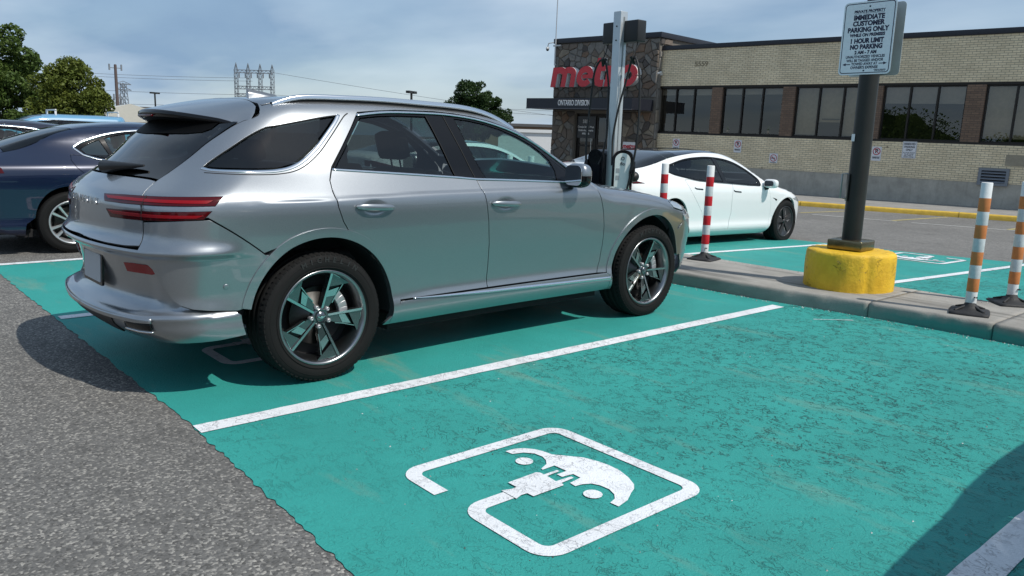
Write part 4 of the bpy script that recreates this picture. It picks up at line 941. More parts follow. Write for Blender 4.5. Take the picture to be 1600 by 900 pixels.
    mir = lambda q: q + [(2 * mr - s, z) for s, z in q[::-1]]
    gl_lo = spl([(-.952, 1.112), (-1.02, 1.118), (-1.15, 1.122), (-1.35, 1.124), (mr, 1.125)], 4)
    tg = [(-.952, 1.104), (-.942, 1.046), (-.920, .998), (-.909, .955), (-.906, .90), (-.905, .80)] + [(-1.0, .792), (-1.15, .790), (-1.35, .792), (mr, .793)]
    low = mir(tg); hi_ = mir(gl_lo[:-1])
    panel('tailgate', B, [dict(poly=low[:len(tg) * 2] + [(2 * mr - s, z) for s, z in gl_lo[:-1]] + gl_lo[::-1], sg=-1)], M_silver, R, h=.026)
    glass = spl([(-.955, 1.112), (-.93, 1.156), (-.90, 1.200), (-.86, 1.250), (-.80, 1.305), (-.72, 1.350), (-.62, 1.392), (-.50, 1.425)], 4)
    gP = B.side(glass, -1); ry = [(p[1], p[2]) for p in gP]
    lowP = B.side([(s, z + .004) for s, z in gl_lo], -1); ly = [(p[1], p[2]) for p in lowP]
    gpoly = ly + [(-y, z) for y, z in ly[::-1][1:]] + [(-y, z) for y, z in ry[1:]] + ry[::-1][:-1]
    panel('rear_glass', B, [gpoly], G_rear, R, param='rear', off=-.003, h=.04, thick=0)
    panel('glass_top_panel', B, [[(-.53, 1.375), (-.50, 1.355), (-.40, 1.345), (0, 1.338), (.40, 1.345), (.50, 1.355), (.53, 1.375), (.53, 1.45), (0, 1.47), (-.53, 1.45)]], pmat('matt_black', (.002, .002, .002), .6, spec=.08), R, param='rear', off=.001, h=.05, thick=0)  # matt black panel over the upper rear glass, with a bowed lower edge
    strip('tailgate_gap', B, [p for p in spl(tail_cut[1:], 4)], .008, M_seal, R, off=-.006, hgt=.003)
    # lamps
    def lampbar(name, q, mat=M_redlamp, off=.003, th=.012): return panel(name, B, both(q), mat, R, off=off, h=.025, thick=th, gap=.0)
    UL = [(-1.254, 1.026), (-1.13, .990), (-.908, .992), (-.75, .996), (-.590, .999), (-.562, 1.047), (-.75, 1.044), (-.908, 1.036), (-1.10, 1.030)]
    UL = [(-1.262, 1.030), (-1.225, .997), (-1.05, .999), (-.908, 1.002), (-.75, 1.005), (-.588, 1.007), (-.562, 1.048), (-.75, 1.044), (-.908, 1.040), (-1.08, 1.036)]
    LL = [(-1.205, .958), (-1.16, .922), (-1.0, .924), (-.908, .927), (-.75, .935), (-.632, .943), (-.602, .979), (-.75, .974), (-.908, .968), (-1.05, .963)]
    for q in (UL, LL):
        lampbar('lamp_bezel', shrink(q, -.003), M_gblack, .001); l = lampbar('tail_lamp', q)
        c = np.mean(q, 0); ins = [(c[0] + (s - c[0]) * .90, c[1] + (z - c[1]) * .34) for s, z in q]; lampbar('lamp_strip', ins, M_redlamp2, .006, .004)
    strip('lamp_split', B, [(-.908, .925), (-.908, 1.042)], .005, M_seal, R, off=.004, hgt=.003)
    # letters on the tailgate between the lamps
    word = 'GENESIS'
    for i, ch in enumerate(word):
        y = .21 - .07 * i; P = B.rear([(y, .985)])[0]; n = B.normal(P[None])[0]; X = np.cross([0, 0, 1], n); X /= np.linalg.norm(X); Y = np.cross(n, X)
        Vt, Ft = text_mesh(ch, .052, .004, .001, M=frame(P + n * .004, X, Y, n)); MB().add(Vt, Ft).build('badge_letter', M_chrome, R)
    # number plate
    P = B.rear([(0, .615)])[0]; n = np.array([-1, 0, .05]); n /= np.linalg.norm(n)
    pm = frame(P + n * .002, (0, -1, 0), np.cross(n, (0, -1, 0)), n)
    mb = MB().prism(rrect(-.170, -.092, .170, .088, .012), -.012, 0, pm); pf = mb.build('plate_frame', M_gblack, R)
    mb = MB().prism(rrect(-.150, -.075, .150, .075, .012), 0, .003, pm); pl = mb.build('number_plate', pmat('plate_white', (.42, .46, .49), .35, var=.05), R)
    # ---- rear bumper
    bt = [(-.905, .786), (-.903, .918)] + [(s, z - .006) for s, z in lamp_lo[1:]] + [(-.608, .940), (-.356, .748)] + arc(0, .365, FL - .014, 130, 168, 8)
    sk = [(-.50, .462), (-.62, .472), (-.70, .486), (-.747, .507), (-.776, .530), (-.815, .590), (-.850, .650), (-.868, .683), (-.892, .700), (-.95, .706), (-1.1, .712), (-1.3, .716), (mr, .718)]
    sk[0] = (-.512, .461)
    up = bt + sk
    upl = up + [(2 * mr - s, z) for s, z in (bt + sk)[::-1][1:]]
    up_all = [(mr, .786), (-1.3, .786), (-1.1, .785)] + up + [(2 * mr - s, z) for s, z in up[::-1][1:]] + [(2 * mr + 1.1, .785), (2 * mr + 1.3, .786)]
    panel('rear_bumper', B, [dict(poly=up_all, sg=-1)], M_silver, R, h=.016, thick=.045)
    lo1 = [(-.497, .440), (-.520, .461)] + sk[1:-1] + [(mr, .718)]
    lo2 = [(-.470, .330), (-.60, .315), (-.80, .300), (-1.0, .290), (-1.3, .285), (mr, .283)]
    lo_all = lo1 + [(2 * mr - s, z) for s, z in lo1[::-1][1:]] + [(2 * mr - s, z) for s, z in lo2] + lo2[::-1][1:]
    def ledge(Q):
        u = np.where(Q[:, 0] < mr, 2 * mr - Q[:, 0], Q[:, 0]); z = Q[:, 1]; zz = np.interp(-u, [.47, .62, .8, 1.1, 1.6], [.448, .455, .452, .440, .430])
        inset = -.026 * sstep(z, zz + .004, zz + .020) + .05 * np.clip(z - zz - .03, 0, .26)
        return inset + .012 * np.exp(-((z - zz + .012) / .016) ** 2)
    panel('bumper_skirt', B, [dict(poly=lo_all, sg=-1)], M_silver, R, h=.020, offf=ledge, thick=.02)
    fog = [(-1.112, .684), (-1.04, .690), (-.93, .694), (-.900, .690), (-.862, .660), (-.90, .648), (-1.10, .640)]
    lampbar('lamp_bezel', shrink(fog, -.006), M_gblack, -.020, .004); lampbar('rear_reflector', fog, M_redlamp2, -.012, .006)
    strip('bumper_trim', B, spl([(-.86, .430), (-1.0, .425), (-1.2, .420), (-1.4, .418), (mr, .418)], 4), .024, M_silver, R, off=.010, hgt=.010)
    strip('bumper_vent', B, [(-.87, .395), (-.95, .390), (-1.04, .388)], .038, M_gblack, R, off=.006, hgt=.006)
    strip('vent_trim', B, [(-.862, .372), (-.95, .366), (-1.05, .366)], .007, M_chrome, R, off=.010, hgt=.006)
    panel('diffuser', B, [dict(poly=[(-1.15, .40), (-1.2, .30), (mr, .285), (2 * mr + 1.2, .30), (2 * mr + 1.15, .40)], sg=-1)], M_plastic, R, off=.006, h=.04)
    for u in (-.565,):
        P = B.side([(u, .593)], -1)[0]; n = B.normal(P[None])[0]; X = np.cross([0, 0, 1], n); X /= np.linalg.norm(X)
        MB().lathe([(.014, 0), (.014, .003), (.012, .004), (.0, .004)], 20, frame(P, X, np.cross(n, X), n)).build('parking_sensor', M_silver, R)
    # ---- wiper
    w0 = B.rear([(-.06, 1.135)])[0]; w1 = B.rear([(-.40, 1.165)])[0]
    nn = B.normal(w0[None])[0]; a = w0 + nn * .035; b = w1 + nn * .020
    MB().tube([a - (b - a) * .06, a, a + (b - a) * .3, a + (b - a) * .75, b], [.016, .036, .026, .014, .006], 10).build('rear_wiper', M_plastic, R)
    # ---- door handles
    for x, z in ((.307, .972), (1.318, .957)):
        for sg in (-1, 1):
            P = B.side([(x, z)], sg)[0]; n = B.normal(P[None])[0]; X = np.array([1., 0, -.05]); X -= n * (X @ n); X /= np.linalg.norm(X); Y = np.cross(n, X)
            M = frame(P, X, Y, n); mb = MB(); V = []; F = []; m = 21; k_ = 10
            for i in range(m):
                t = -1 + 2 * i / (m - 1); hw_ = .016 * (1 - abs(t) ** 4) ** .5 + .0015; off = .030 - .020 * abs(t) ** 3
                for k in range(k_):
                    q = 2 * pi * k / k_; V.append(M @ Vector((.128 * t, hw_ * sin(q) * 1.1, off + .010 * cos(q) * (1 - .5 * abs(t) ** 3))))
            F = [(i * k_ + k, i * k_ + (k + 1) % k_, (i + 1) * k_ + (k + 1) % k_, (i + 1) * k_ + k) for i in range(m - 1) for k in range(k_)]
            mb.add(V, F, True); mb.build('door_handle', M_silver, R)
    # ---- mirror
    for sg in (-1, 1):
        mb = MB(); bm = bmesh.new(); bmesh.ops.create_uvsphere(bm, u_segments=28, v_segments=16, radius=1)
        for v in bm.verts:
            x, y, z = v.co; s_ = lambda q, e: math.copysign(abs(q) ** e, q)
            v.co = Vector((s_(x, .75) * (.085 if x > 0 else .045), s_(y, .62) * .088, s_(z, .62) * .084))
        bm.verts.ensure_lookup_table(); lower = bmesh.new()
        mb.bm(bm, True, 0, Matrix.Translation((1.93, sg * .985, 1.135)) @ Matrix.Rotation(radians(-6 * sg), 4, 'Z'))
        mo = mb.build('mirror_housing', [M_silver, M_gblack], R)
        for p in mo.data.polygons:
            if p.center.z < 1.140: p.material_index = 1
        MB().tube([(1.99, sg * .86, 1.075), (1.97, sg * .92, 1.075), (1.945, sg * .97, 1.10)], [.022, .020, .03], 10).build('mirror_arm', M_gblack, mo)
        MB().prism(rrect(-.076, -.068, .076, .068, .04), 0, .004, frame((1.886, sg * .985, 1.137), (0, -1, 0), (0, 0, 1), (-1, 0, 0))).build('mirror_glass', pmat('mirror', (.8, .8, .8), .02, 1.), mo)
    # ---- fin antenna
    xs_ = np.linspace(.205, .0, 12); V = []; base = B.top(np.stack([xs_, 0 * xs_], 1))
    mb = MB()
    for i, x in enumerate(xs_):
        t = i / 11; hgt = .052 * t ** .8; w_ = .030 * (1 - .75 * t) + .004; z0 = base[i, 2] - .01
        V += [(x, -w_, z0), (x, -w_ * .3, z0 + hgt * .6), (x, 0, z0 + .01 + hgt), (x, w_ * .3, z0 + hgt * .6), (x, w_, z0)]
    F = [(i * 5 + k, i * 5 + k + 1, (i + 1) * 5 + k + 1, (i + 1) * 5 + k) for i in range(11) for k in range(4)] + [(55, 56, 57, 58, 59)]
    mb.add(V, [f[::-1] for f in F], True).build('fin_antenna', M_silver, R)
    # ---- liner, floor, wheel wells
    side_o = [(.46, .25), (2.42, .25), (2.40, .38)] + arc(WB, .365, .49, 176, 30, 18) + [(3.2, .82), (3.0, .93), (2.6, .99), (2.12, 1.08)] + [(x, z - .03) for x, z in door_top[::-1][1:]] + [(.25, 1.52), (0, 1.49), (-.2, 1.42), (-.5, 1.36), (-.7, 1.28), (-.82, 1.15), (-.86, .95), (-.86, .6), (-.8, .36), (-.50, .34)] + arc(0, .365, .49, 166, 0, 20)
    g2 = shrink(gr, -.012); g1 = shrink(gf, -.012); g3 = shrink(qwin, -.010)
    panel('inner_shell', B, both(side_o), M_dark, R, off=-.030, holes=[g1, g2, g3], thick=0, h=.05, gap=0)
    panel('inner_shell', B, [dict(poly=[(-.80, .30), (mr, .28), (2 * mr + .8, .30), (2 * mr + .8, 1.08), (mr, 1.09), (-.80, 1.08)], sg=-1)], M_dark, R, off=-.09, thick=0, h=.08, gap=0)
    MB().box((.5, -.78, .20), (2.4, .78, .30)).box((-.70, -.55, .30), (3.5, .55, .40)).build('underbody', M_dark, R)
    MB().box((2.10, -.72, .34), (2.13, .72, 1.06)).build('bulkhead', M_dark, R)
    for cx in (0, WB):
        for sg in (-1, 1): arch_liner(R, cx, .88 if cx == 0 else .82, ARC + .006, .365, sg)
    # ---- cabin
    for sg in (-1, 1): seat(R, 1.22, .38 * sg, .50, M_seat)
    s = MB(); s.cbox((.02, -.62, .55), (.50, .62, .70), .05); Mt = Matrix.Translation((.05, 0, .66)) @ Matrix.Rotation(radians(-18), 4, 'Y'); s.cbox((-.08, -.62, 0), (.06, .62, .56), .05, M=Mt); rs = s.build('rear_seat', M_seat, R)
    for y in (-.38, 0, .38): h = MB(); h.cbox((-.06, y - .12, .58), (.03, y + .12, .70), .03, M=Mt); h.build('headrest', M_seat, rs)
    d = MB(); d.cbox((1.78, -.70, .80), (2.12, .70, 1.04), .06); d.cbox((1.70, -.42, .90), (1.80, -.22, 1.06), .03) ; d.cbox((1.2, -.12, .4), (1.8, .12, .78), .03); d.build('dashboard', M_plastic, R)
    sw = MB(); Mw = frame((1.62, .37, .93), (0, 1, 0), Vector((.35, 0, .94)).normalized(), Vector((-.94, 0, .35)).normalized()); 
    sw.tube([Mw @ Vector((.18 * cos(q), .18 * sin(q), 0)) for q in np.linspace(0, 2 * pi, 33)], .014, 8, cap=False); sw.cbox((-.17, -.02, -.01), (.17, .02, .015), .006, M=Mw); sw.build('steering_wheel', M_plastic, R)
    MB().cbox((1.55, -.12, 1.36), (1.57, .12, 1.42), .006).build('rear_view_mirror', M_plastic, R)
    MB().box((-.75, -.62, .70), (-.15, .62, .73)).build('parcel_shelf', M_dark, R)
    # ---- wheels
    for x, rot, yy in ((0, 0, .80), (WB, -4, .80)):
        for sg in (-1, 1): wheel(R, x, sg * (yy), .366, .25, .262, 'crossover', sg, rot + (0 if sg < 0 else 20))
    return R
suv = build_suv()
# ---------------------------------------------------------------- generic cars
def strips_lr(name, B, line, w, mat, parent, **kw):
    for sg in (-1, 1): strip(name, B, line, w, mat, parent, sgs=(sg,), **kw)
def build_car(name, label, B, S, loc, rz=0., pitch=0., group=None):
    R = empty(name, loc, 0, label, 'car', group); R.rotation_euler = (0, pitch, rz)
    P_ = S['paint']; WB = S['WB']; A = S['arc']; r = S['R']; zb = S.get('zb', .22)
    E_ = np.array(S['edge']); xs = np.linspace(E_[0, 0], E_[-1, 0], 70); ye = np.interp(xs, E_[:, 0], E_[:, 1])
    ro = S.get('rear_off', 0)
    et = B.top(np.stack([xs, ye], 1)); el = [tuple(q) for q in B.side_inv(et)]
    mr = -.2 - .6 * pi / 2 - .4; mf = 2.9 + .6 * pi / 2 + .4
    aR = arc(0, r + .01, A, 172, 8, 26); aF = arc(WB, r + .01, A, 172, 8, 26)
    sr, sf = -.98, S.get('sf', 3.42)
    z_r = S.get('z_r', 1.0); z_f = S.get('z_f', .66)
    side = [(sr, .30), (-.50, zb + .02)] + [(-.47, r)] + aR + [(.47, zb), (WB - .47, zb)] + aF + [(WB + .47, zb + .02), (sf, zb + .03), (sf, z_f)] + [q for q in el[::-1] if q[0] < sf - .02 and q[0] > sr + .02] + [(sr, z_r)]
    holes = [d for d in S['doors']] + [S['dlo']]
    holes = [shrink(h, -.001) for h in holes]
    for sg in (-1, 1):
        panel('body_side', B, [dict(poly=side, sg=sg)], P_, R, h=.045, holes=holes, gap=0)
        for i, d in enumerate(S['doors']): panel(('rear_door', 'front_door')[i], B, [dict(poly=d, sg=sg)], P_, R, h=.03, gap=.0045)
        wf = panel('window_frame', B, [dict(poly=S['dlo'], sg=sg)], M_gblack, R, h=.05, off=-.003, holes=[p for _, p, _ in S['panes']], thick=.02)
        for nm, q, g in S['panes']: panel(nm, B, [dict(poly=q, sg=sg)], g, R, h=.06, off=-.006, thick=0)
        ring = arc(0, r + .01, A + .028, 168, 12, 26) + arc(0, r + .01, A - .004, 12, 168, 26); panel('arch_lip', B, [dict(poly=ring, sg=sg)], P_, R, h=.05, off=.003, thick=.03)
        ring = arc(WB, r + .01, A + .028, 168, 12, 26) + arc(WB, r + .01, A - .004, 12, 168, 26); panel('arch_lip', B, [dict(poly=ring, sg=sg)], P_, R, h=.05, off=.003, thick=.03)
        if S.get('trim'): strip('window_trim', B, list(S['dlo']) + [S['dlo'][0]], S['trim'], M_chrome if S.get('chrome', True) else M_gblack, R, sgs=(sg,), off=0, hgt=.006)
        for hx, hz in S['handles']:
            if S.get('flush'): strip('door_handle', B, [(hx - .09, hz + .018), (hx - .05, hz + .002), (hx + .10, hz - .006)], .018, M_gblack, R, sgs=(sg,), off=0, hgt=.004)
            else: strip('door_handle', B, [(hx - .11, hz), (hx + .11, hz - .004)], .028, P_, R, sgs=(sg,), off=.022, hgt=.012)
        for nm, q, m in S.get('extras', []): panel(nm, B, [dict(poly=q, sg=sg)], m, R, h=.04, off=.003, thick=.006)
        # mirror
        mx, my, mz = S['mirror']; bm = bmesh.new(); bmesh.ops.create_uvsphere(bm, u_segments=20, v_segments=12, radius=1)
        for v in bm.verts:
            x, y, z = v.co; s_ = lambda q, e: math.copysign(abs(q) ** e, q); v.co = Vector((s_(x, .75) * (.09 if x > 0 else .05), s_(y, .65) * .11, s_(z, .65) * .068))
        mo = MB().bm(bm, True, 0, Matrix.Translation((mx, sg * my, mz))).build('mirror_housing', P_, R)
        MB().tube([(mx + .02, sg * (my - .14), mz - .09), (mx, sg * (my - .05), mz - .06)], [.02, .035], 8).build('mirror_arm', M_gblack, mo)
        MB().prism(rrect(-.075, -.042, .075, .042, .03), 0, .004, frame((mx - .052, sg * my, mz), (0, -1, 0), (0, 0, 1), (-1, 0, 0))).build('mirror_glass', pmat('mirror', (.8, .8, .8), .02, 1.), mo)
        for cx in (0, WB): arch_liner(R, cx, .86, A + .004, r + .01, sg); wheel(R, cx, sg * S.get('yw', .79), r, S['W'], S['rim'], S['style'], sg, S.get('rot', 0), caliper=False)
        panel('inner_shell', B, [dict(poly=[(-.5, .3)] + arc(0, r, A + .04, 170, 10, 14) + [(.5, .26), (WB - .5, .26)] + arc(WB, r, A + .04, 170, 60, 8) + [(WB - .2, .84), (WB - .7, S['belt_in']), (.2, S['belt_in']), (-.6, S['belt_in'])], sg=sg)], M_dark, R, off=-.03, thick=0, h=.08, gap=0)
    # fascias
    rf = [(sr, .30), (sr, z_r), (mr + .35, S.get('z_rm', z_r)), (mr, S.get('z_rm', z_r))]
    panel('rear_fascia', B, [dict(poly=[(mr, .27)] + rf[:-1][::1] + [(mr, rf[-1][1])] + [(2 * mr - s, z) for s, z in rf[:-1][::-1]], sg=-1)], P_, R, h=.06)
    ff = [(sf, zb + .03), (sf, z_f), (mf - .5, z_f + S.get('dnose', .0)), (mf, z_f + S.get('dnose', .0))]
    panel('front_fascia', B, [dict(poly=[(mf, zb + .03)] + ff[:-1] + [(mf, ff[-1][1])] + [(2 * mf - s, z) for s, z in ff[:-1][::-1]], sg=-1)], P_, R, h=.06)
    # tops
    def topP(nm, x0, x1, mat, c0=0., c1=0., off=0., th=.014, inset=.004):
        X = xs[(xs > x0) & (xs < x1)]; X = np.r_[x0, X, x1]; Yy = np.interp(X, E_[:, 0], E_[:, 1]) - inset
        q = [(x, -y) for x, y in zip(X, Yy)]; w = Yy[-1]; q += [(x1 + c1 * (1 - (t / w) ** 2), t) for t in np.linspace(-w, w, 9)[1:-1]]; q += [(x, y) for x, y in zip(X[::-1], Yy[::-1])]
        w = Yy[0]; q += [(x0 + c0 * (1 - (t / w) ** 2), t) for t in np.linspace(w, -w, 9)[1:-1]]
        panel(nm, B, q, mat, R, param='top', h=.06, off=off, thick=th)
    t0, t1, t2, t3 = S['tops']    # backlight start, roof start, windscreen start, hood start
    if t0 > E_[0, 0] + .05: topP('boot_lid', S.get('boot0', E_[0, 0]), t0, P_, S.get('c_boot', -.12), -.05)
    topP('rear_screen', t0, t1, S['screen'], -.05, -.10, -.002, 0)
    topP('roof', t1, t2, S['roof'], -.10, -.10)
    topP('windscreen', t2, t3, G_mid, -.10, .10, -.002, 0)
    topP('hood', t3, min(E_[-1, 0], S['hoodx']), P_, .10, .16)
    for nm, q, m in S.get('lamps', []): 
        for sg in (-1, 1): panel(nm, B, [dict(poly=q, sg=sg)], m, R, h=.03, off=.004, thick=.01)
    MB().box((-.5, -.76, .18), (WB - .4, .76, .26)).box((-.85, -.6, .2), (WB + .65, .6, .32)).box((WB - .78, -.7, .3), (WB - .74, .7, .93)).build('underbody', M_dark, R)
    if S.get('cabin', True):
        for sg in (-1, 1): seat(R, 1.25, .37 * sg, .38, S.get('seatmat', M_seat))
        s = MB(); s.cbox((.15, -.6, .45), (.62, .6, .58), .05); Mt = Matrix.Translation((.18, 0, .52)) @ Matrix.Rotation(radians(-22), 4, 'Y'); s.cbox((-.07, -.6, 0), (.06, .6, .52), .05, M=Mt); s.build('rear_seat', S.get('seatmat', M_seat), R)
        d = MB(); d.cbox((1.85, -.66, .62), (2.15, .66, .88), .06); d.cbox((1.3, -.12, .3), (1.85, .12, .62), .03); d.build('dashboard', M_plastic, R)
        MB().box((-.75, -.6, .86), (.02, .6, .88)).build('parcel_shelf', M_dark, R)
        sw = MB(); Mw = frame((1.70, .36, .80), (0, 1, 0), Vector((.35, 0, .94)).normalized(), Vector((-.94, 0, .35)).normalized()); sw.tube([Mw @ Vector((.175 * cos(q), .175 * sin(q), 0)) for q in np.linspace(0, 2 * pi, 25)], .014, 8, cap=False); sw.build('steering_wheel', M_plastic, R)
    return R
# white sedan
_dloW = spl([(-.03, 1.067), (.03, 1.128), (.15, 1.165), (.36, 1.216), (.61, 1.250), (.96, 1.270), (1.33, 1.252), (1.60, 1.200), (1.86, 1.106), (2.03, 1.015), (2.09, .968)], 3) + [(2.10, .90), (2.06, .884)] + spl([(1.80, .892), (1.41, .909), (.83, .933), (.55, .947), (.28, .984), (.085, 1.014), (-.015, 1.045)], 3)
_SW = dict(paint=M_white, WB=2.875, R=.335, W=.235, rim=.232, style='cover', arc=.372, zb=.16, z_r=1.0, z_rm=1.06, sf=3.42, z_f=.62, dnose=.06, hoodx=3.4, boot0=-.98,
    edge=[(-1.0, .66), (-.80, .67), (-.63, .68), (-.43, .69), (-.2, .69), (0, .682), (.25, .67), (.5, .655), (.7, .64), (1.0, .625), (1.35, .62), (1.7, .65), (2.1, .70), (2.3, .74), (2.7, .77), (3.1, .74), (3.4, .62)],
    dlo=_dloW, trim=.012, chrome=False,
    doors=[[(.262, .955), (.283, .907), (.366, .795), (.527, .64), (.66, .52), (.745, .38), (.79, .262), (1.347, .256), (1.388, .485), (1.35, .70), (1.369, .902), (.83, .924), (.55, .938), (.35, .962)],
           [(1.369, .902), (1.35, .70), (1.388, .485), (1.347, .256), (2.394, .244), (2.425, .393), (2.42, .543), (2.367, .692), (2.304, .847), (2.25, .89), (1.80, .883)]],
    panes=[('rear_window', spl([(.0, 1.060), (.05, 1.115), (.16, 1.150), (.36, 1.200), (.61, 1.234), (.96, 1.254), (1.06, 1.253)], 3) + [(1.17, .940), (.83, .948), (.55, .962), (.28, 1.000), (.09, 1.030)], G_dark), ('front_window', [(1.16, 1.250), (1.33, 1.236), (1.60, 1.182), (1.86, 1.088), (2.03, .994), (2.05, .905), (1.80, .908), (1.41, .924), (1.27, .932)], tint_glass('smoke_glass', (.16, .19, .20)))],
    handles=[(.53, .835), (1.47, .80)], flush=True, mirror=(2.20, 1.0, .925), yw=.80, belt_in=.87,
    tops=(-.66, .30, 1.22, 2.16), screen=G_rear, roof=pmat('roof_glass', (.012, .016, .028), .06, coat=1.), rot=8,
    extras=[('side_badge', [(2.41, .712), (2.50, .700), (2.556, .684), (2.530, .655), (2.47, .69)], M_gblack)],
    lamps=[('tail_lamp', [(-.60, .90), (-.95, .985), (-1.12, .99), (-1.12, .90), (-.95, .88)], M_redlamp), ('headlamp', [(3.02, .70), (3.20, .66), (3.40, .62), (3.40, .66), (3.2, .72)], M_lamp)])
# dark blue sedan (features traced 0.17 forward of the axle frame are shifted back)
_zc0 = BSED.zc; BSED.Z = (lambda f: (lambda x, y: f(x + .17) - .07 * y ** 2 - .10 * np.maximum(y - .4, 0) ** 2))(_zc0)
_dloB = spl([(.085, 1.135), (.16, 1.185), (.26, 1.226), (.45, 1.287), (.65, 1.324), (.97, 1.345), (1.25, 1.330), (1.50, 1.275), (1.72, 1.180), (1.90, 1.080)], 3) + [(1.95, .975)] + spl([(1.60, .980), (1.20, .985), (.60, .994), (.39, 1.003), (.29, 1.021), (.17, 1.060)], 3)
_SB = dict(paint=M_navy, WB=2.85, R=.335, W=.235, rim=.228, style='five_twin', arc=.385, zb=.18, z_r=.99, z_rm=1.02, sf=3.42, z_f=.66, dnose=.04, hoodx=3.4, boot0=-1.06,
    edge=[(-1.08, .66), (-.80, .68), (-.60, .69), (-.42, .68), (-.25, .65), (-.06, .60), (.1, .575), (.5, .585), (1.0, .60), (1.35, .61), (1.7, .65), (2.1, .70), (2.3, .74), (2.7, .77), (3.1, .74), (3.4, .62)],
    dlo=_dloB, trim=.024,
    doors=[[(.165, 1.055), (.045, 1.060), (.035, 1.0), (.07, .93), (.14, .86), (.28, .77), (.40, .62), (.455, .45), (.46, .25), (1.20, .25), (1.23, .50), (1.20, .75), (1.18, .975), (.60, .984), (.39, .992), (.29, 1.008)],
           [(1.18, .975), (1.20, .75), (1.23, .50), (1.20, .25), (2.36, .25), (2.38, .5), (2.34, .75), (2.26, .93), (1.95, .965)]],
    panes=[('quarter_window', spl([(.16, 1.125), (.25, 1.180), (.36, 1.224)], 3) + [(.425, 1.075), (.41, 1.025), (.30, 1.045), (.20, 1.078)], G_mid), ('rear_window', [(.415, 1.240), (.52, 1.270), (.65, 1.296), (.97, 1.318), (1.05, 1.317), (1.16, 1.01), (.60, 1.018), (.475, 1.022), (.47, 1.08)], G_mid), ('front_window', [(1.14, 1.312), (1.25, 1.303), (1.50, 1.248), (1.72, 1.152), (1.88, 1.06), (1.90, 1.0), (1.60, 1.003), (1.25, 1.008)], G_mid)],
    handles=[(.42, .86), (1.42, .84)], mirror=(2.0, 1.0, 1.0), yw=.80, belt_in=.95, tops=(-.56, .12, 1.16, 2.12), screen=tint_glass('blue_screen', (.25, .30, .31)), roof=M_navy, rot=12, seatmat=M_cream,
    lamps=[('tail_lamp', [(-.60, .865), (-.625, .92), (-.68, .955), (-1.0, .965), (-1.2, .94), (-1.2, .87), (-.9, .85)], M_redlamp), ('headlamp', [(3.0, .72), (3.20, .68), (3.40, .64), (3.40, .70), (3.2, .76)], M_lamp)])
white_car = build_car('white_sedan', 'white sedan with dark glass roof and black wheel covers, nose towards the brick building', WSED, _SW, (6.52, 2.64, -.055), 0., .022)
blue_car = build_car('navy_sedan', 'dark navy sedan with silver ten-spoke wheel and chrome window surround, cut by the left edge', BSED, _SB, (.02, 5.70, 0))
_SD = dict(_SB); _SD.update(paint=M_dkpaint, roof=M_dkpaint, seatmat=M_seat, screen=G_rear)
dark_car = build_car('dark_hatchback', 'dark plum car with bright window line, only roof and glass showing behind navy sedan', BSED, _SD, (.86, 8.6, .0), pi)
white_car2 = copy_tree(white_car); white_car2.location = (5.3, 6.45, -.03); white_car2['label'] = 'second white sedan mostly hidden behind the silver crossover, left of the charger'
off_car = build_car('parked_sedan', 'grey sedan parked right of the camera, seen only as the shadow at the lower right', WSED, dict(_SW, paint=paint('grey_paint', (.12, .12, .125), .6), roof=paint('grey_paint', (.12, .12, .125), .6)), (1.36, -5.40, .03))
# light blue van
_vv = _mk(tab([(.15, .80), (.3, .93), (.9, .96), (1.1, .945), (1.3, .915), (1.55, .86), (1.68, .80), (1.76, .68)], .03), tab([(-1.1, -.02), (0, 0), (2.9, 0), (3.7, -.12)], .2), tab([(-1., 0), (2, 0)], .2),
    tab([(-1.3, 1.70), (-1.0, 1.735), (0, 1.76), (1.2, 1.76), (1.8, 1.71), (2.2, 1.55), (2.6, 1.33), (2.9, 1.14), (3.4, 1.02), (3.75, .85), (3.9, .7)], .08),
    tab([(.15, -.90), (.5, -1.05), (1.1, -1.04), (1.5, -.98), (1.8, -.85)], .04), tab([(.15, 3.6), (.5, 3.8), (.8, 3.76), (1.0, 3.6)], .05), kr=.15, kt=.08, kf=.25, gz=(1.1, 1.4))
_SV = dict(_SB); _SV.update(paint=M_sky, WB=2.95, R=.35, arc=.40, edge=[(-1.0, .66), (-.6, .70), (.5, .72), (1.4, .71), (1.9, .73), (2.4, .76), (2.9, .78), (3.4, .66)], dlo=[(-.6, 1.16), (-.58, 1.52), (1.3, 1.56), (1.75, 1.50), (2.30, 1.24), (2.42, 1.10), (.6, 1.12)],
    panes=[('rear_window', [(-.55, 1.18), (-.53, 1.49), (.35, 1.52), (.38, 1.15)], G_dark), ('side_window', [(.46, 1.15), (.43, 1.52), (1.08, 1.53), (1.16, 1.14)], G_dark), ('front_window', [(1.26, 1.14), (1.18, 1.53), (1.70, 1.47), (2.22, 1.22), (2.30, 1.13)], G_mid)],
    doors=[[(.43, 1.10), (.45, .6), (.50, .30), (1.20, .30), (1.2, .8), (1.19, 1.10)], [(1.19, 1.10), (1.2, .8), (1.20, .30), (2.40, .30), (2.48, .6), (2.44, 1.08)]], handles=[(.6, .98), (1.36, .96)], mirror=(2.28, 1.08, 1.14), yw=.82, belt_in=1.05, tops=(-.98, -.80, 1.62, 2.86), boot0=-.98, roof=M_sky, z_r=1.5, z_rm=1.5, z_f=.80, screen=G_dark, trim=.012, chrome=False, lamps=[('tail_lamp', [(-.55, .9), (-.55, 1.4), (-.66, 1.4), (-.66, .9)], M_redlamp), ('headlamp', [(3.1, .90), (3.2, .80), (3.4, .80), (3.4, .90)], M_lamp)])
van = build_car('light_blue_van', 'light blue van with roof rack brackets, its roof showing beyond the two dark cars', _vv, _SV, (4.95, 24.3, -.02), pi)
van.scale = (1, 1, .985)
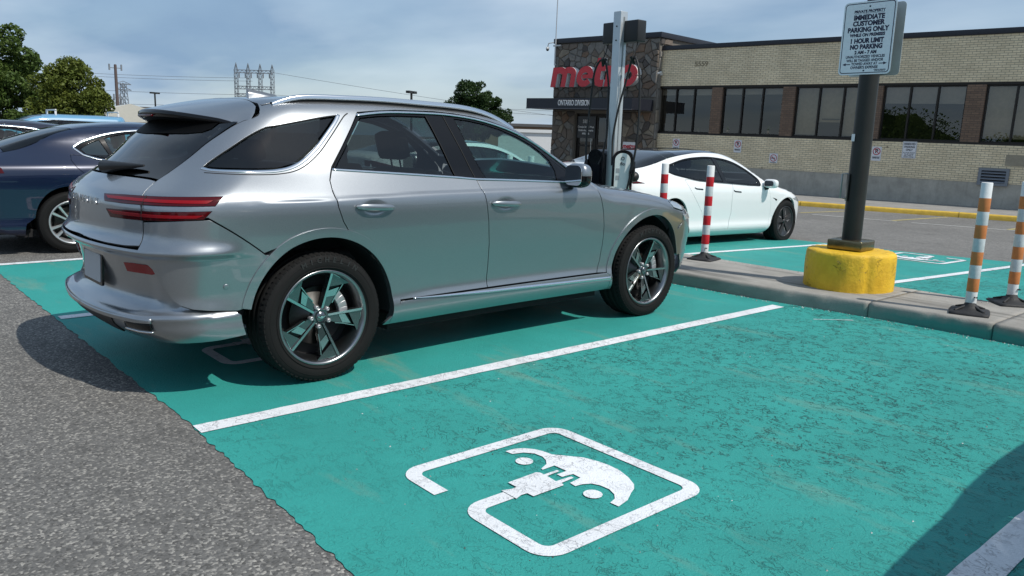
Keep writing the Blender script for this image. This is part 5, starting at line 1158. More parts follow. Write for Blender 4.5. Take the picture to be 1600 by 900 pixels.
for x in (-.62, 1.20):
    m = MB()
    for y in (-.62, .62): m.cbox((x - .03, y - .02, 1.72), (x + .03, y + .02, 1.87), .008)
    m.cbox((x - .025, -.66, 1.86), (x + .025, .66, 1.90), .008); m.build('roof_rack', M_wht, van)

# unseen cars added behind and beside the camera for dark reflections in the paint
for k, (src, x, y, rz) in enumerate(((off_car, -9.6, -7.3, pi), (dark_car, -7.4, -3.6, 0), (blue_car, -9.7, 1.9, pi), (dark_car, -7.4, 4.9, 0), (off_car, 1.3, -11.0, 0), (blue_car, 1.2, -13.8, 0), (dark_car, 3.9, -16.6, 0))):
    c = copy_tree(src); c.location = (x, y, 0); c.rotation_euler = (0, 0, rz + (pi if src is dark_car else 0)); c['group'] = 'unseen cars added out of frame for dark reflections'; c['label'] = ('unseen grey car added nose out across the aisle, second from the right', 'unseen dark car added across the aisle nearest the camera', 'unseen navy car added across the aisle behind the silver crossover', 'unseen dark car added across the aisle farthest from the lamp pole', 'unseen grey car added two bays right of the camera', 'unseen navy car added three bays right of the camera', 'unseen dark car added four bays right of the camera')[k]
# ---------------------------------------------------------------- the brick building with its stone entrance block
BL = empty('office_building', (24, 4, 0), radians(-85), 'long low tan brick office with stone entrance tower and dark ribbon windows', 'building'); BL.rotation_euler = (0, .012, radians(-85))
# local: X to the right along the front, Y away, Z up;  X = -s of the survey
def brickmat(name, c1, c2, mortar, bump=.6):
    m = mk(name); nt, N, L, b = nodes(m); tc = N('ShaderNodeTexCoord'); sx = N('ShaderNodeSeparateXYZ'); L(tc.outputs['Object'], sx.inputs[0]); cb = N('ShaderNodeCombineXYZ')
    L(math_(N, L, 'ADD', sx.outputs[0], sx.outputs[1]), cb.inputs[0]); L(sx.outputs[2], cb.inputs[1])
    br = N('ShaderNodeTexBrick'); br.inputs['Scale'].default_value = 1; br.inputs['Brick Width'].default_value = .205; br.inputs['Row Height'].default_value = .0667; br.inputs['Mortar Size'].default_value = .0075; br.inputs['Mortar Smooth'].default_value = .25
    br.inputs['Color1'].default_value = (*c1, 1); br.inputs['Color2'].default_value = (*c2, 1); br.inputs['Mortar'].default_value = (*mortar, 1); L(cb.outputs[0], br.inputs['Vector'])
    n = maprange(N, L, noise(N, L, cb.outputs[0], 1.2, 6, .65), .3, .7, .86, 1.12); vm = N('ShaderNodeVectorMath'); vm.operation = 'SCALE'; L(br.outputs['Color'], vm.inputs[0]); L(n, vm.inputs['Scale'])
    # stains of the odd missing brick face
    sp = maprange(N, L, noise(N, L, cb.outputs[0], 3.1, 2, .5), .735, .76); L(mixc(N, L, math_(N, L, 'MULTIPLY', sp, .6), vm.outputs[0], (.12, .09, .06)), b.inputs['Base Color'])
    b.inputs['Roughness'].default_value = .85; bp = N('ShaderNodeBump'); bp.inputs['Strength'].default_value = bump; bp.inputs['Distance'].default_value = .01; L(br.outputs['Fac'], bp.inputs['Height']); bp.invert = True; L(bp.outputs[0], b.inputs['Normal'])
    return m
M_tan = brickmat('tan_brick', (.82, .69, .47), (.70, .58, .385), (.34, .29, .215)); M_brown = brickmat('brown_brick', (.21, .135, .09), (.155, .10, .07), (.10, .075, .06))
M_fascia = pmat('dark_fascia_metal', (.018, .020, .028), .4, var=.1); M_frame = pmat('bronze_window_frame', (.022, .018, .015), .4, .3)
M_office = pmat('office_dark', (.02, .022, .024), .8); M_blind = pmat('blind_fabric', (.50, .47, .42), .8, var=.1); M_blind2 = pmat('drawn_blind', (.52, .46, .35), .8, var=.15)
G_off = tint_glass('office_glass', (.55, .53, .48), 1.6, boost=1.25)
X0, X1 = -11.5, 4.5
MB().box((X0, 0, .50), (X1, .3, 1.60)).build('lower_brick_wall', M_tan, BL)
MB().box((X0, 0, 3.40), (X1, .3, 4.74)).build('upper_brick_wall', M_tan, BL)
MB().box((X0, .012, -.8), (X1, .3, .50)).build('foundation', M_conc2, BL)
MB().cbox((X0, -.05, 4.745), (X1 + .05, .35, 4.90), .008).build('roof_fascia', M_fascia, BL)
MB().box((X0, .35, 4.3), (X1, 18, 4.80)).build('roof', pmat('flat_roof', (.2, .2, .2), .9), BL)
MB().box((X1 - .3, .3, -.8), (X1, 18, 4.75)).build('end_wall', M_tan, BL); MB().box((X0, 17.7, -.8), (X1, 18, 4.75)).build('back_wall', M_tan, BL)
MB().box((X0, .0, 1.602), (X1, .18, 1.66)).build('window_sill', M_frame, BL); MB().box((X0, .02, 3.33), (X1, .2, 3.398)).build('lintel', M_frame, BL)
wins = [(-11.5, -9.13), (-8.70, -6.37), (-5.92, -3.46), (-3.02, -.62), (-.12, 2.25), (2.68, 4.1)]
for i, (a, b) in enumerate(wins):
    if i: MB().box((wins[i - 1][1], .005, 1.66), (a, .28, 3.33)).build('brick_pier', M_brown, BL)
    w = MB(); z0, z1 = 1.66, 3.33; t = .045; w.box((a, .10, z0), (a + t, .20, z1)).box((b - t, .10, z0), (b, .20, z1)).box((a + t, .10, z0), (b - t, .20, z0 + t)).box((a + t, .10, z1 - t), (b - t, .20, z1)); wo = w.build('window', M_frame, BL)
    for k in (1, 2): x = a + (b - a) * k / 3; MB().box((x - .025, .095, z0 + t), (x + .025, .20, z1 - t)).build('mullion', M_frame, wo)
    for k in range(3):
        xa, xb = a + (b - a) * k / 3 + .026, a + (b - a) * (k + 1) / 3 - .026
        if k == 0: xa = a + t + .001
        if k == 2: xb = b - t - .001
        dy = (random.random() - .5) * .006; V = [(xa, .15 + dy, z0 + t), (xb, .15 - dy, z0 + t), (xb, .15 - dy * .4, z1 - t), (xa, .15 + dy, z1 - t)]; MB().add(V, [(0, 1, 2, 3)]).build('pane', G_off, wo)
        drop = {0: .22, 1: .20, 2: 1.55, 3: .50, 4: 1.5, 5: 1.5}[i]; 
        if i == 2 and k == 1: drop = 1.12
        MB().box((xa, .24, z1 - t - drop), (xb, .255, z1 - t)).build('blind', M_blind if drop < 1 else M_blind2, wo)
    if i == 2: MB().box((a + .95, .19, 2.24), (a + 1.55, .20, 2.28)).build('vent_rail', M_frame, wo)
MB().box((X0, 1.6, .8), (X1, 1.66, 4.2)).box((X0, .3, 3.45), (X1, 1.6, 3.5)).build('inner_wall', M_office, BL)
MB().box((X0, .9, 1.2), (X1, 1.59, 1.55)).build('inner_ledge', pmat('office_ledge', (.10, .095, .09), .7), BL)
M_leaf = pmat('pot_plant_leaf', (.10, .16, .03), .6); M_pot = pmat('clay_pot', (.30, .24, .18), .8)
for x, s_ in ((-8.45, .9), (-6.85, 1.0), (-11.0, .5), (-10.5, .5), (-9.7, .6)):
    pt = empty('pot_plant', (0, 0, 0)); pt.parent = None; m = MB(); M = BL.matrix_world if False else None
    mat = Matrix.Translation((24, 4, 0)) @ Matrix.Rotation(radians(-85), 4, 'Z') @ Matrix.Rotation(.012, 4, 'Y') @ Matrix.Translation((x, .20, 1.705))
    pt.matrix_world = mat; tag(pt, {-8.45: 'pale pot plant on the sill at the left of the second window', -6.85: 'yellow green pot plant at the right end of the second window', -11.0: 'low pot plant at the left of the first office window', -10.5: 'small pot plant in the middle of the first office window', -9.7: 'small pot plant under the right pane of the first window'}[x], 'plant')
    MB().lathe([(0, 0), (.05 * s_, 0), (.07 * s_, .11 * s_), (.062 * s_, .11 * s_), (0, .10 * s_)], 14).build('pot', M_pot, pt)
    m = MB(); r = random.Random(int(x * 10))
    for k in range(26):
        a = r.uniform(0, 6.28); e = r.uniform(.3, 1.3); l = r.uniform(.10, .26) * s_; d = Vector((cos(a) * cos(e), sin(a) * cos(e) * .5, sin(e))); p0 = Vector((0, 0, .10 * s_)); p1 = p0 + d * l; sd = d.cross(Vector((0, 0, 1))).normalized() * .022 * s_
        m.add([p0, p0 + d * l * .5 + sd, p1, p0 + d * l * .5 - sd], [(0, 1, 2, 3)])
    m.build('leaves', M_leaf, pt)
# ---- entrance block
EX0, EX1, EY = -16.72, -11.42, -.22
M_mort = pmat('stone_mortar', (.15, .135, .115), .95, bump=.5, bscale=30)
blk = MB().box((EX0, EY + .02, 2.95), (EX1, 6, 5.20)).box((EX0, EY + .02, -.8), (-15.45, 6, 2.95)).box((-12.94, EY + .02, -.8), (EX1, 6, 2.95)).box((-15.45, EY + .02, 2.32), (-12.94, 6, 2.95)).build('stone_tower', M_mort, BL)
MB().cbox((EX0 - .05, EY - .08, 5.20), (EX1 + .10, 6.1, 5.40), .01).build('tower_fascia', M_fascia, BL)
stone_m = [pmat('stone_%s' % n, c, .85, var=.30, vscale=7, bump=.7, bscale=22) for n, c in (('umber', (.155, .125, .10)), ('grey', (.18, .168, .15)), ('dark', (.075, .066, .06)), ('rust', (.17, .115, .08)), ('buff', (.23, .195, .15)))]
def clip(poly, p, n):
    out = []
    for i in range(len(poly)):
        a, b = poly[i - 1], poly[i]; da = (a[0] - p[0]) * n[0] + (a[1] - p[1]) * n[1]; db = (b[0] - p[0]) * n[0] + (b[1] - p[1]) * n[1]
        if (da < 0) != (db < 0): t = da / (da - db); out.append((a[0] + (b[0] - a[0]) * t, a[1] + (b[1] - a[1]) * t))
        if db < 0: out.append(b)
    return out
rs = random.Random(11)
def stones(rects, M, n_per, parent):
    for (x0, z0, x1, z1) in rects:
        pts = []; area = (x1 - x0) * (z1 - z0); n = int(area * n_per); tries = 0
        while len(pts) < n and tries < 9000:
            tries += 1; p = (rs.uniform(x0, x1), rs.uniform(z0, z1)); 
            if all((p[0] - q[0]) ** 2 + ((p[1] - q[1]) * 1.15) ** 2 > .055 * (6.2 / n_per) for q in pts): pts.append(p)
        for p in pts:
            poly = [(x0, z0), (x1, z0), (x1, z1), (x0, z1)]
            for q in sorted(pts, key=lambda q: (q[0] - p[0]) ** 2 + (q[1] - p[1]) ** 2)[1:16]:
                poly = clip(poly, ((p[0] + q[0]) / 2, (p[1] + q[1]) / 2), (q[0] - p[0], q[1] - p[1]))
                if len(poly) < 3: break
            if len(poly) < 3: continue
            poly = [tuple(v) for v in shrink(poly, .012)]; c = (sum(v[0] for v in poly) / len(poly), sum(v[1] for v in poly) / len(poly))
            d = rs.uniform(.025, .07); k = len(poly); rim = [(v[0], v[1]) for v in poly]; inn = [(c[0] + (v[0] - c[0]) * .80, c[1] + (v[1] - c[1]) * .80) for v in poly]
            V = [(v[0], v[1], 0) for v in rim] + [(v[0], v[1], d * .55) for v in rim] + [(v[0], v[1], d + rs.uniform(-.010, .010)) for v in inn] + [(c[0], c[1], d)]
            F = [(i, (i + 1) % k, k + (i + 1) % k, k + i) for i in range(k)] + [(k + i, k + (i + 1) % k, 2 * k + (i + 1) % k, 2 * k + i) for i in range(k)] + [(2 * k + i, 2 * k + (i + 1) % k, 3 * k) for i in range(k)]
            V = [M @ Vector(v) for v in V]; mb = MB(); mb.add(V, F); me = mb.build('stone', rs.choice(stone_m[:2] * 3 + stone_m), parent)
MF = frame((0, EY + .02, 0), (1, 0, 0), (0, 0, 1), (0, -1, 0)); stones([(EX0, 2.95, EX1, 5.18), (EX0, -.5, -15.47, 2.40), (-12.92, -.5, EX1, 2.40)], MF, 11.5, blk)
MS = frame((EX1, 0, 0), (0, 1, 0), (0, 0, 1), (1, 0, 0)); stones([(EY + .02, -.2, -.01, 4.7), (EY + .02, 4.95, .6, 5.18)], MS, 11.5, blk)
# canopy
CY = EY - 1.45
can = MB().box((EX0 - .22, CY, 2.44), (-11.50, EY + .02 - .075, 2.86)).build('canopy', M_fascia, BL)
can2 = MB().box((EX0 - .23, CY - .012, 2.43), (-11.49, CY + .03, 2.46)).build('canopy_trim', M_chrome if False else pmat('canopy_edge', (.10, .10, .11), .4), can)
M_wtxt = pmat('white_letters', (.75, .75, .74), .5)
V, F = text_mesh('ONTARIO DIVISION', .31, .02, .002, M=frame((-14.34, CY - .012, 2.665), (1, 0, 0), (0, 0, 1), (0, -1, 0)), sx=.60); MB().add(V, F).build('canopy_lettering', M_wtxt, can)
# doors
dr = MB(); Yd = EY + .16
dr.box((-15.45, Yd, 2.24), (-12.94, Yd + .1, 2.32)).box((-15.45, Yd, -.8), (-15.38, Yd + .1, 2.24)).box((-13.01, Yd, -.8), (-12.94, Yd + .1, 2.24)).box((-14.48, Yd, -.8), (-14.40, Yd + .1, 2.24)); dfr = dr.build('door_frame', M_frame, BL)
for a, b in ((-15.38, -14.48), (-14.40, -13.01)):
    d = MB(); d.box((a + .01, Yd + .02, -.5), (a + .08, Yd + .08, 2.23)).box((b - .08, Yd + .02, -.5), (b - .01, Yd + .08, 2.23)).box((a + .08, Yd + .02, .95), (b - .08, Yd + .08, 1.03)).box((a + .08, Yd + .02, 2.15), (b - .08, Yd + .08, 2.23)).box((a + .08, Yd + .02, -.5), (b - .08, Yd + .08, -.3)); do = d.build('door', M_frame, BL)
    MB().add([(a + .08, Yd + .05, -.3), (b - .08, Yd + .05, -.3), (b - .08, Yd + .05, .95), (a + .08, Yd + .05, .95)], [(0, 1, 2, 3)]).build('pane', G_off, do); MB().add([(a + .08, Yd + .05, 1.03), (b - .08, Yd + .05, 1.03), (b - .08, Yd + .05, 2.15), (a + .08, Yd + .05, 2.15)], [(0, 1, 2, 3)]).build('pane', G_off, do)
    MB().tube([(b - .12, Yd - .04, .7), (b - .12, Yd - .04, 1.3)], .014).build('door_handle', M_chrome, do)
MB().box((-15.4, Yd + 1.8, -.8), (-12.9, Yd + 1.85, 2.4)).build('lobby_wall', M_office, BL)
MB().box((-15.05, Yd + .9, -.3), (-14.75, Yd + .95, .55)).box((-14.62, Yd + .9, -.1), (-14.56, Yd + .95, .6)).build('lobby_stand', M_blind, BL)
pl = MB().box((-15.42, Yd - .03, 1.30), (-14.42, Yd - .015, 2.20)).build('address_plate', pmat('address_panel', (.03, .03, .032), .25), BL)
for txt, z, h in (('5559', 1.98, .20), ('Dundas Street West', 1.76, .115), ('Etobicoke, Ontario', 1.62, .115), ('M9B 1B8', 1.48, .115)):
    V, F = text_mesh(txt, h, .004, .002, M=frame((-14.92, Yd - .034, z), (1, 0, 0), (0, 0, 1), (0, -1, 0)), sx=.9); MB().add(V, F).build('address_lettering', M_wtxt, pl)
# brand letters
M_red = pmat('red_sign_face', (.62, .014, .026), .35, coat=.3); M_wside = pmat('white_sign_return', (.80, .80, .78), .5)
sg_ = empty('wall_sign', (0, 0, 0)); sgM = Matrix.Translation((24, 4, 0)) @ Matrix.Rotation(radians(-85), 4, 'Z') @ Matrix.Rotation(.012, 4, 'Y'); sg_.matrix_world = sgM @ Matrix.Translation((-14.3, EY - .05, 3.80))
tag(sg_, 'large red slanted lower-case letters with white sides on the stone tower', 'sign')
def stroke(pts, w): 
    P = [Vector(p) for p in pts]; A = []; B_ = []
    for k, p in enumerate(P):
        u = (p - P[k - 1]).normalized() if k else (P[1] - p).normalized(); v = (P[k + 1] - p).normalized() if k < len(P) - 1 else u; n_ = Vector((-u.y, u.x)) + Vector((-v.y, v.x)); n_ = n_ / max(.6, n_.dot(n_) / 2); A.append(tuple(p + n_ * w / 2)); B_.append(tuple(p - n_ * w / 2))
    return A + B_[::-1]
def letter(ch):
    """bold rounded letter shapes, x-height 1: list of polygons"""
    w = .34
    if ch == 'm': return [[(0, 0), (.33, 0), (.33, .96), (0, .96)]] + [stroke([(c + .155 - .34 * cos(t), .60 + .22 * sin(t)) for t in np.linspace(0, pi / 2, 6)] + [(c + .155 + .34 * sin(t), .60 + .22 * cos(t)) for t in np.linspace(.2, pi / 2, 6)] + [(c + .495, 0)], .30) for c in (.33, .90)]
    if ch == 'e': return [stroke([(.52 + .36 * cos(t), .49 + .345 * sin(t)) for t in np.linspace(-.62, -2 * pi + .05, 26)], .30), [(.36, .40), (1.0, .40), (1.03, .58), (.36, .58)]]
    if ch == 't': return [stroke([(.22, 1.34), (.22, .36), (.28, .20), (.42, .155), (.62, .165)], .33), [(-.04, .72), (.62, .72), (.62, .98), (-.04, .98)]]
    if ch == 'r': return [[(0, 0), (.33, 0), (.33, .96), (0, .96)], stroke([(.165 + .0, .50), (.26, .70), (.42, .82), (.62, .84)], .31)]
    if ch == 'o': return [stroke([(.54 + .37 * cos(t), .49 + .345 * sin(t)) for t in np.linspace(.01, 2 * pi - .01, 28)], .31)]
xh = .84; pen = -2.34
for ch, adv in (('m', 1.62), ('e', 1.08), ('t', .70), ('r', .74), ('o', 1.1)):
    mb = MB()
    for i, q in enumerate(letter(ch)):
        q = [((x * 1.0) * xh + y * xh * .17, (y - .5) * xh) for x, y in q]; n0 = len(mb.f); D = .26 - .004 * i
        M = frame((pen, -.0, 0), (1, 0, 0), (0, 0, 1), (0, -1, 0)); mb.prism(q, 0, D, M, mi=1); mb.prism(q, D, D + .012, M, mi=0)
    mb.build('letter', [M_red, M_wside], sg_); pen += adv * .98 * xh + .03
# ghost number on brick
gh = pmat('brick_stain', (.27, .225, .15), .9); V, F = text_mesh('5559', .24, .002, .01, M=frame((-9.67, -.003, 4.18 - .012 * 0), (1, 0, 0), (0, 0, 1), (0, -1, 0)), sx=1.2); MB().add(V, F).build('number_ghost', gh, BL)
MB().box((.66, -.004, 1.02), (2.2, .0, 1.34)).build('brick_patch', pmat('patched_brick', (.30, .265, .20), .9, var=.2), BL)
# wall signs (things of their own)
M_face = pmat('sign_white', (.70, .70, .72), .4, var=.05, vscale=20); M_ink = pmat('sign_ink', (.02, .02, .035), .5); M_sred = pmat('sign_red', (.45, .02, .03), .5); M_back = pmat('sign_back', (.52, .55, .55), .42, .5, var=.1)
def wallsign(x, z, w, h, label, kind, name='wall_sign', y=-.012):
    o = empty(name); o.matrix_world = sgM @ Matrix.Translation((x, y, z)); tag(o, label, 'sign'); M = frame((0, 0, 0), (1, 0, 0), (0, 0, 1), (0, -1, 0))
    MB().prism(rrect(-w / 2, -h / 2, w / 2, h / 2, .02), 0, .004, M).build('sign_plate', M_face, o)
    def ring(cx, cz, r, t, mat, nm):
        MB().lathe([(r - t, .005), (r - t, .007), (r, .007), (r, .005)], 28, M @ Matrix.Translation((cx, cz, 0)), smooth=False).build(nm, mat, o)
    if kind == 'P':
        r = w * .40; c = h * .5 - w * .5; ring(0, c, r, r * .2, M_sred, 'prohibition_ring'); V, F = text_mesh('P', r * 1.5, .001, .006, M=M @ Matrix.Translation((0, c, .0055))); MB().add(V, F).build('lettering', M_ink, o)
        MB().prism([(-r * .64, r * .52), (-r * .52, r * .64), (r * .64, -r * .52), (r * .52, -r * .64)], .0065, .0075, M @ Matrix.Translation((0, c, 0))).build('prohibition_bar', M_sred, o)
        V, F = text_mesh('RESERVED', w * .18, .001, .003, M=M @ Matrix.Translation((0, -h * .30, .0055)), sx=.9); MB().add(V, F).build('lettering', M_ink, o)
        MB().prism([(-w * .4, -h * .22), (w * .4, -h * .22), (w * .4, -h * .20), (-w * .4, -h * .20)], .005, .006, M).build('rule', M_ink, o)
    elif kind == 'S':
        r = w * .40; ring(0, .01, r, r * .17, M_sred, 'prohibition_ring'); MB().prism([(-r * .7, -.01), (r * .45, -.01), (r * .45, .02), (-r * .7, .02)], .005, .006, M).build('cigarette', M_ink, o)
        MB().prism([(-r * .64, r * .52), (-r * .52, r * .64), (r * .64, -r * .52), (r * .52, -r * .64)], .0065, .0075, M).build('prohibition_bar', M_sred, o)
        MB().prism([(-w * .35, -h * .45), (w * .35, -h * .45), (w * .35, -h * .40), (-w * .35, -h * .40)], .005, .006, M).build('rule', M_ink, o)
    elif kind == 'R':
        MB().prism(rrect(-w / 2 + .012, -h / 2 + .012, w / 2 - .012, h / 2 - .012, .015), .004, .0046, M).build('border', M_ink, o); MB().prism(rrect(-w / 2 + .018, -h / 2 + .018, w / 2 - .018, h / 2 - .018, .012), .0046, .0052, M).build('sign_face', M_face, o)
        for k, (t, zz, s) in enumerate((('RESERVED', .18, .088), ('PARKING', .09, .088), ('ONLY', .0, .088), ('ALL OTHER VEHICLES', -.085, .042), ('WILL BE TAGGED', -.13, .042), ('AND TOWED AT', -.172, .042), ("OWNER'S EXPENSE", -.215, .042))):
            V, F = text_mesh(t, s, .001, .003 if s > .05 else .0008, M=M @ Matrix.Translation((0, zz, .0058)), sx=.85); MB().add(V, F).build('lettering', M_ink, o)
    elif kind == 'M':
        V, F = text_mesh('metro', .24, .001, .012, M=M @ Matrix.Translation((0, 0, .0055)), sx=1.0, shear=.2); MB().add(V, F).build('lettering', M_sred, o)
    return o
wallsign(-10.49, 1.20, .30, .45, 'no parking plate on tan brick, nearest the stone tower', 'P'); wallsign(-7.88, 1.24, .30, .45, 'no parking plate on tan brick, under the second office window', 'P')
wallsign(-6.46, .88, .31, .34, 'square no smoking plate low on the tan brick wall', 'S'); wallsign(-2.98, 1.20, .30, .45, 'no parking plate on tan brick just right of the dark lamp pole', 'P')
wallsign(-2.0, 1.36, .42, .52, 'reserved parking only plate under the window right of the pole', 'R')
wallsign(-12.5, 1.05, .60, .34, 'small white plate with red lettering beside the entrance doors', 'M', y=EY - .08)
# louvre vent
vt = empty('wall_vent'); vt.matrix_world = sgM @ Matrix.Translation((.42, -.01, .68)); tag(vt, 'grey louvred vent low in the tan brick wall at right', 'vent'); M = frame((0, 0, 0), (1, 0, 0), (0, 0, 1), (0, -1, 0))
M_vent = pmat('vent_metal', (.20, .22, .25), .45, .5)
MB().box((-.40, -.05, -.25), (.40, 0, -.18)).box((-.40, -.05, .18), (.40, 0, .25)).box((-.40, -.05, -.18), (-.32, 0, .18)).box((.32, -.05, -.18), (.40, 0, .18)).build('vent_frame', M_vent, vt)
MB().box((-.32, -.004, -.18), (.32, 0, .18)).build('vent_back', M_dark_b if False else pmat('vent_dark', (.01, .01, .012), .9), vt)
for k in range(4): MB().add([(-.32, -.045, -.17 + .09 * k), (.32, -.045, -.17 + .09 * k), (.32, -.01, -.115 + .09 * k), (-.32, -.01, -.115 + .09 * k), (-.32, -.045, -.155 + .09 * k), (.32, -.045, -.155 + .09 * k)], [(0, 1, 2, 3)[::-1], (0, 4, 5, 1), (4, 3, 2, 5)]).build('louvre', M_vent, vt)
# cameras on brackets
def seccam(x, y, z, label, s=1.):
    o = empty('security_camera'); o.matrix_world = sgM @ Matrix.Translation((x, y, z)); tag(o, label, 'camera'); mt = pmat('camera_white', (.62, .62, .60), .4)
    MB().tube([(0, 0, 0), (-.15 * s, -.05, .05), (-.34 * s, -.1, .02), (-.38 * s, -.1, -.10 * s)], .022, 8).build('bracket', mt, o); MB().lathe([(0, .06), (.06, .05), (.075, .0), (.07, -.04)], 18, Matrix.Translation((-.38 * s, -.1, -.15 * s))).build('camera_housing', mt, o)
    MB().lathe([(.068, -.04), (.05, -.10), (0, -.12)], 18, Matrix.Translation((-.38 * s, -.1, -.15 * s))).build('camera_dome', M_office, o)
seccam(EX0, EY + .1, 5.22, 'white dome camera on a bent arm at the tower roof corner', 1.2)
o = empty('security_camera'); o.matrix_world = sgM @ Matrix.Translation((EX1 + .05, -.12, 3.85)); tag(o, 'small white bullet camera where tower meets tan brick', 'camera'); mt = pmat('camera_white', (.62, .62, .60), .4)
MB().cbox((-.05, 0, -.05), (.05, .1, .05), .01).build('bracket', mt, o); MB().lathe([(0, -.10), (.045, -.10), (.045, .10), (0, .10)], 14, frame((-.02, -.05, .03), (0, 0, 1), (0, 1, 0), Vector((-.8, -.5, -.3)).normalized())).build('camera_housing', mt, o)
# flag mast
o = empty('flag_mast'); o.matrix_world = sgM @ Matrix.Translation((EX0 + .10, EY - .12, 4.3)); tag(o, 'thin grey mast with a red pennant on the tower corner', 'flag pole'); mt = pmat('mast_metal', (.50, .50, .50), .4, .6)
MB().tube([(0, 0, 0), (0, 0, 1.1)], .035, 10).tube([(0, 0, 1.1), (0, 0, 3.2)], .022, 10).build('mast', mt, o); MB().box((-.12, -.02, .78), (.28, .15, .84)).box((-.0, -.02, .0), (.06, .3, .06)).build('mast_bracket', mt, o)
MB().add([(0, 0, 3.15), (-.16, -.03, 3.17), (-.22, 0, 3.06), (-.12, .03, 2.95), (0, 0, 2.93)], [(0, 1, 2, 3, 4)]).build('pennant', pmat('red_cloth', (.5, .04, .06), .8), o)
# ---------------------------------------------------------------- street furniture
M_pole = pmat('dark_bronze_pole', (.030, .030, .027), .42, .35, var=.18, vscale=3, bump=.08, bscale=90)
M_brass = pmat('bronze_skirt', (.20, .17, .10), .25, .9, var=.2, vscale=12)
def yellow_mat():
    m = mk('yellow_base_paint'); nt, N, L, b = nodes(m); v = objvec(N, L)
    c = mixc(N, L, maprange(N, L, noise(N, L, v, 5, 7, .7), .3, .7), (.62, .36, .012), (.82, .52, .025))
    ch = maprange(N, L, noise(N, L, v, 13, 6, .75), .66, .69); c = mixc(N, L, ch, c, (.30, .21, .07)); dk = maprange(N, L, noise(N, L, v, 26, 5, .8), .64, .69, 0., .8); c = mixc(N, L, dk, c, (.13, .09, .03))
    n1 = noise(N, L, v, 9, 5, .6, .6); ln = math_(N, L, 'SUBTRACT', 1., maprange(N, L, math_(N, L, 'ABSOLUTE', math_(N, L, 'SUBTRACT', n1, .5)), 0., .010)); ln = math_(N, L, 'MULTIPLY', ln, maprange(N, L, noise(N, L, v, 4, 3, .5), .5, .58)); c = mixc(N, L, math_(N, L, 'MULTIPLY', ln, .8), c, (.12, .07, .01))
    L(c, b.inputs['Base Color']); b.inputs['Roughness'].default_value = .55
    bp = N('ShaderNodeBump'); bp.inputs['Strength'].default_value = .8; bp.inputs['Distance'].default_value = .012; L(math_(N, L, 'SUBTRACT', noise(N, L, v, 24, 7, .7), math_(N, L, 'ADD', ch, ln)), bp.inputs['Height']); L(bp.outputs[0], b.inputs['Normal']); return m
M_ybase = yellow_mat()
PX, PY = 5.01, -1.455
lp = empty('lamp_pole', (PX, PY, .13), 0, 'tall dark bronze lamp pole rising from a chunky yellow painted concrete base', 'lamp pole')
# base: two merged lobes with a seam
mb = MB(); n = 96; m_ = 9; V = []; rb = random.Random(5); jit = [rb.uniform(-1, 1) for _ in range(n)]
for j, (h, s) in enumerate(((-.03, 1.0), (.08, 1.0), (.18, 1.0), (.26, .998), (.305, .99), (.328, .972), (.338, .94), (.342, .75), (.342, 0.))):
    for k in range(n):
        t = 2 * pi * k / n; c1, c2 = (cos(t), sin(t)), None
        r1 = .375; # main lobe
        # second lobe: circle centred toward (-y) right side
        ox, oy, r2 = .04, -.085, .290; b_ = ox * cos(t) + oy * sin(t); disc = r2 * r2 - (ox * ox + oy * oy - b_ * b_); rr = (b_ + math.sqrt(disc)) if disc > 0 else 0
        # seam notch at the front (direction towards -x,-y)
        ang = math.degrees(t) % 360; notch = .020 * math.exp(-((ang - 232) / 4.5) ** 2) + .02 * math.exp(-((ang - 20) / 5) ** 2)
        r = max(r1 if ang < 232 or ang > 330 else .372, rr) - notch + .004 * jit[(k * 7 + j * 13) % n] * (1 if s > .5 else 0) + (.010 * math.exp(-((ang - 285) / 30) ** 2))
        V.append((r * s * cos(t), r * s * sin(t), h + (.003 * jit[(k * 3 + j) % n] if 0 < j < 7 else 0)))
F = [(j * n + k, j * n + (k + 1) % n, (j + 1) * n + (k + 1) % n, (j + 1) * n + k) for j in range(m_ - 1) for k in range(n)]
mb.add(V, F, True).build('concrete_base', M_ybase, lp)
Mr = Matrix.Rotation(radians(4), 4, 'Z'); sk = MB(); sk.cbox((-.155, -.155, .345), (.155, .155, .435), .012, M=Mr); sk.build('base_skirt', M_brass, lp)
MB().lathe([(.084, .43), (.082, 3.0), (.078, 7.0), (0, 7.0)], 40).build('pole_shaft', M_pole, lp)
MB().cbox((-.090, -.05, .78), (-.080, .03, 1.02), .003, M=Matrix.Rotation(radians(-52), 4, 'Z')).build('hand_hole_cover', M_pole, lp)
MB().tube([(-.02, .085, .80), (-.045, .125, .80), (-.045, .125, 1.02), (-.02, .085, 1.02)], .008, 8).build('conduit_handle', M_chrome if False else pmat('galvanised', (.35, .35, .34), .45, .8), lp)
MB().prism(rrect(-.028, -.032, .028, .032, .004), 0, .002, frame((-.068, .052, 1.34), Vector((.6, .8, 0)).normalized(), (0, 0, 1), Vector((-.8, .6, 0)).normalized())).build('sticker', M_face, lp)
MB().cbox((-.55, -.10, 6.95), (.55, .10, 7.07), .03).build('lamp_arm', M_pole, lp)
for s in (-1, 1): MB().cbox((s * .55 - .28, -.18, 6.98), (s * .55 + .28, .18, 7.12), .03).build('lamp_head', M_pole, lp)
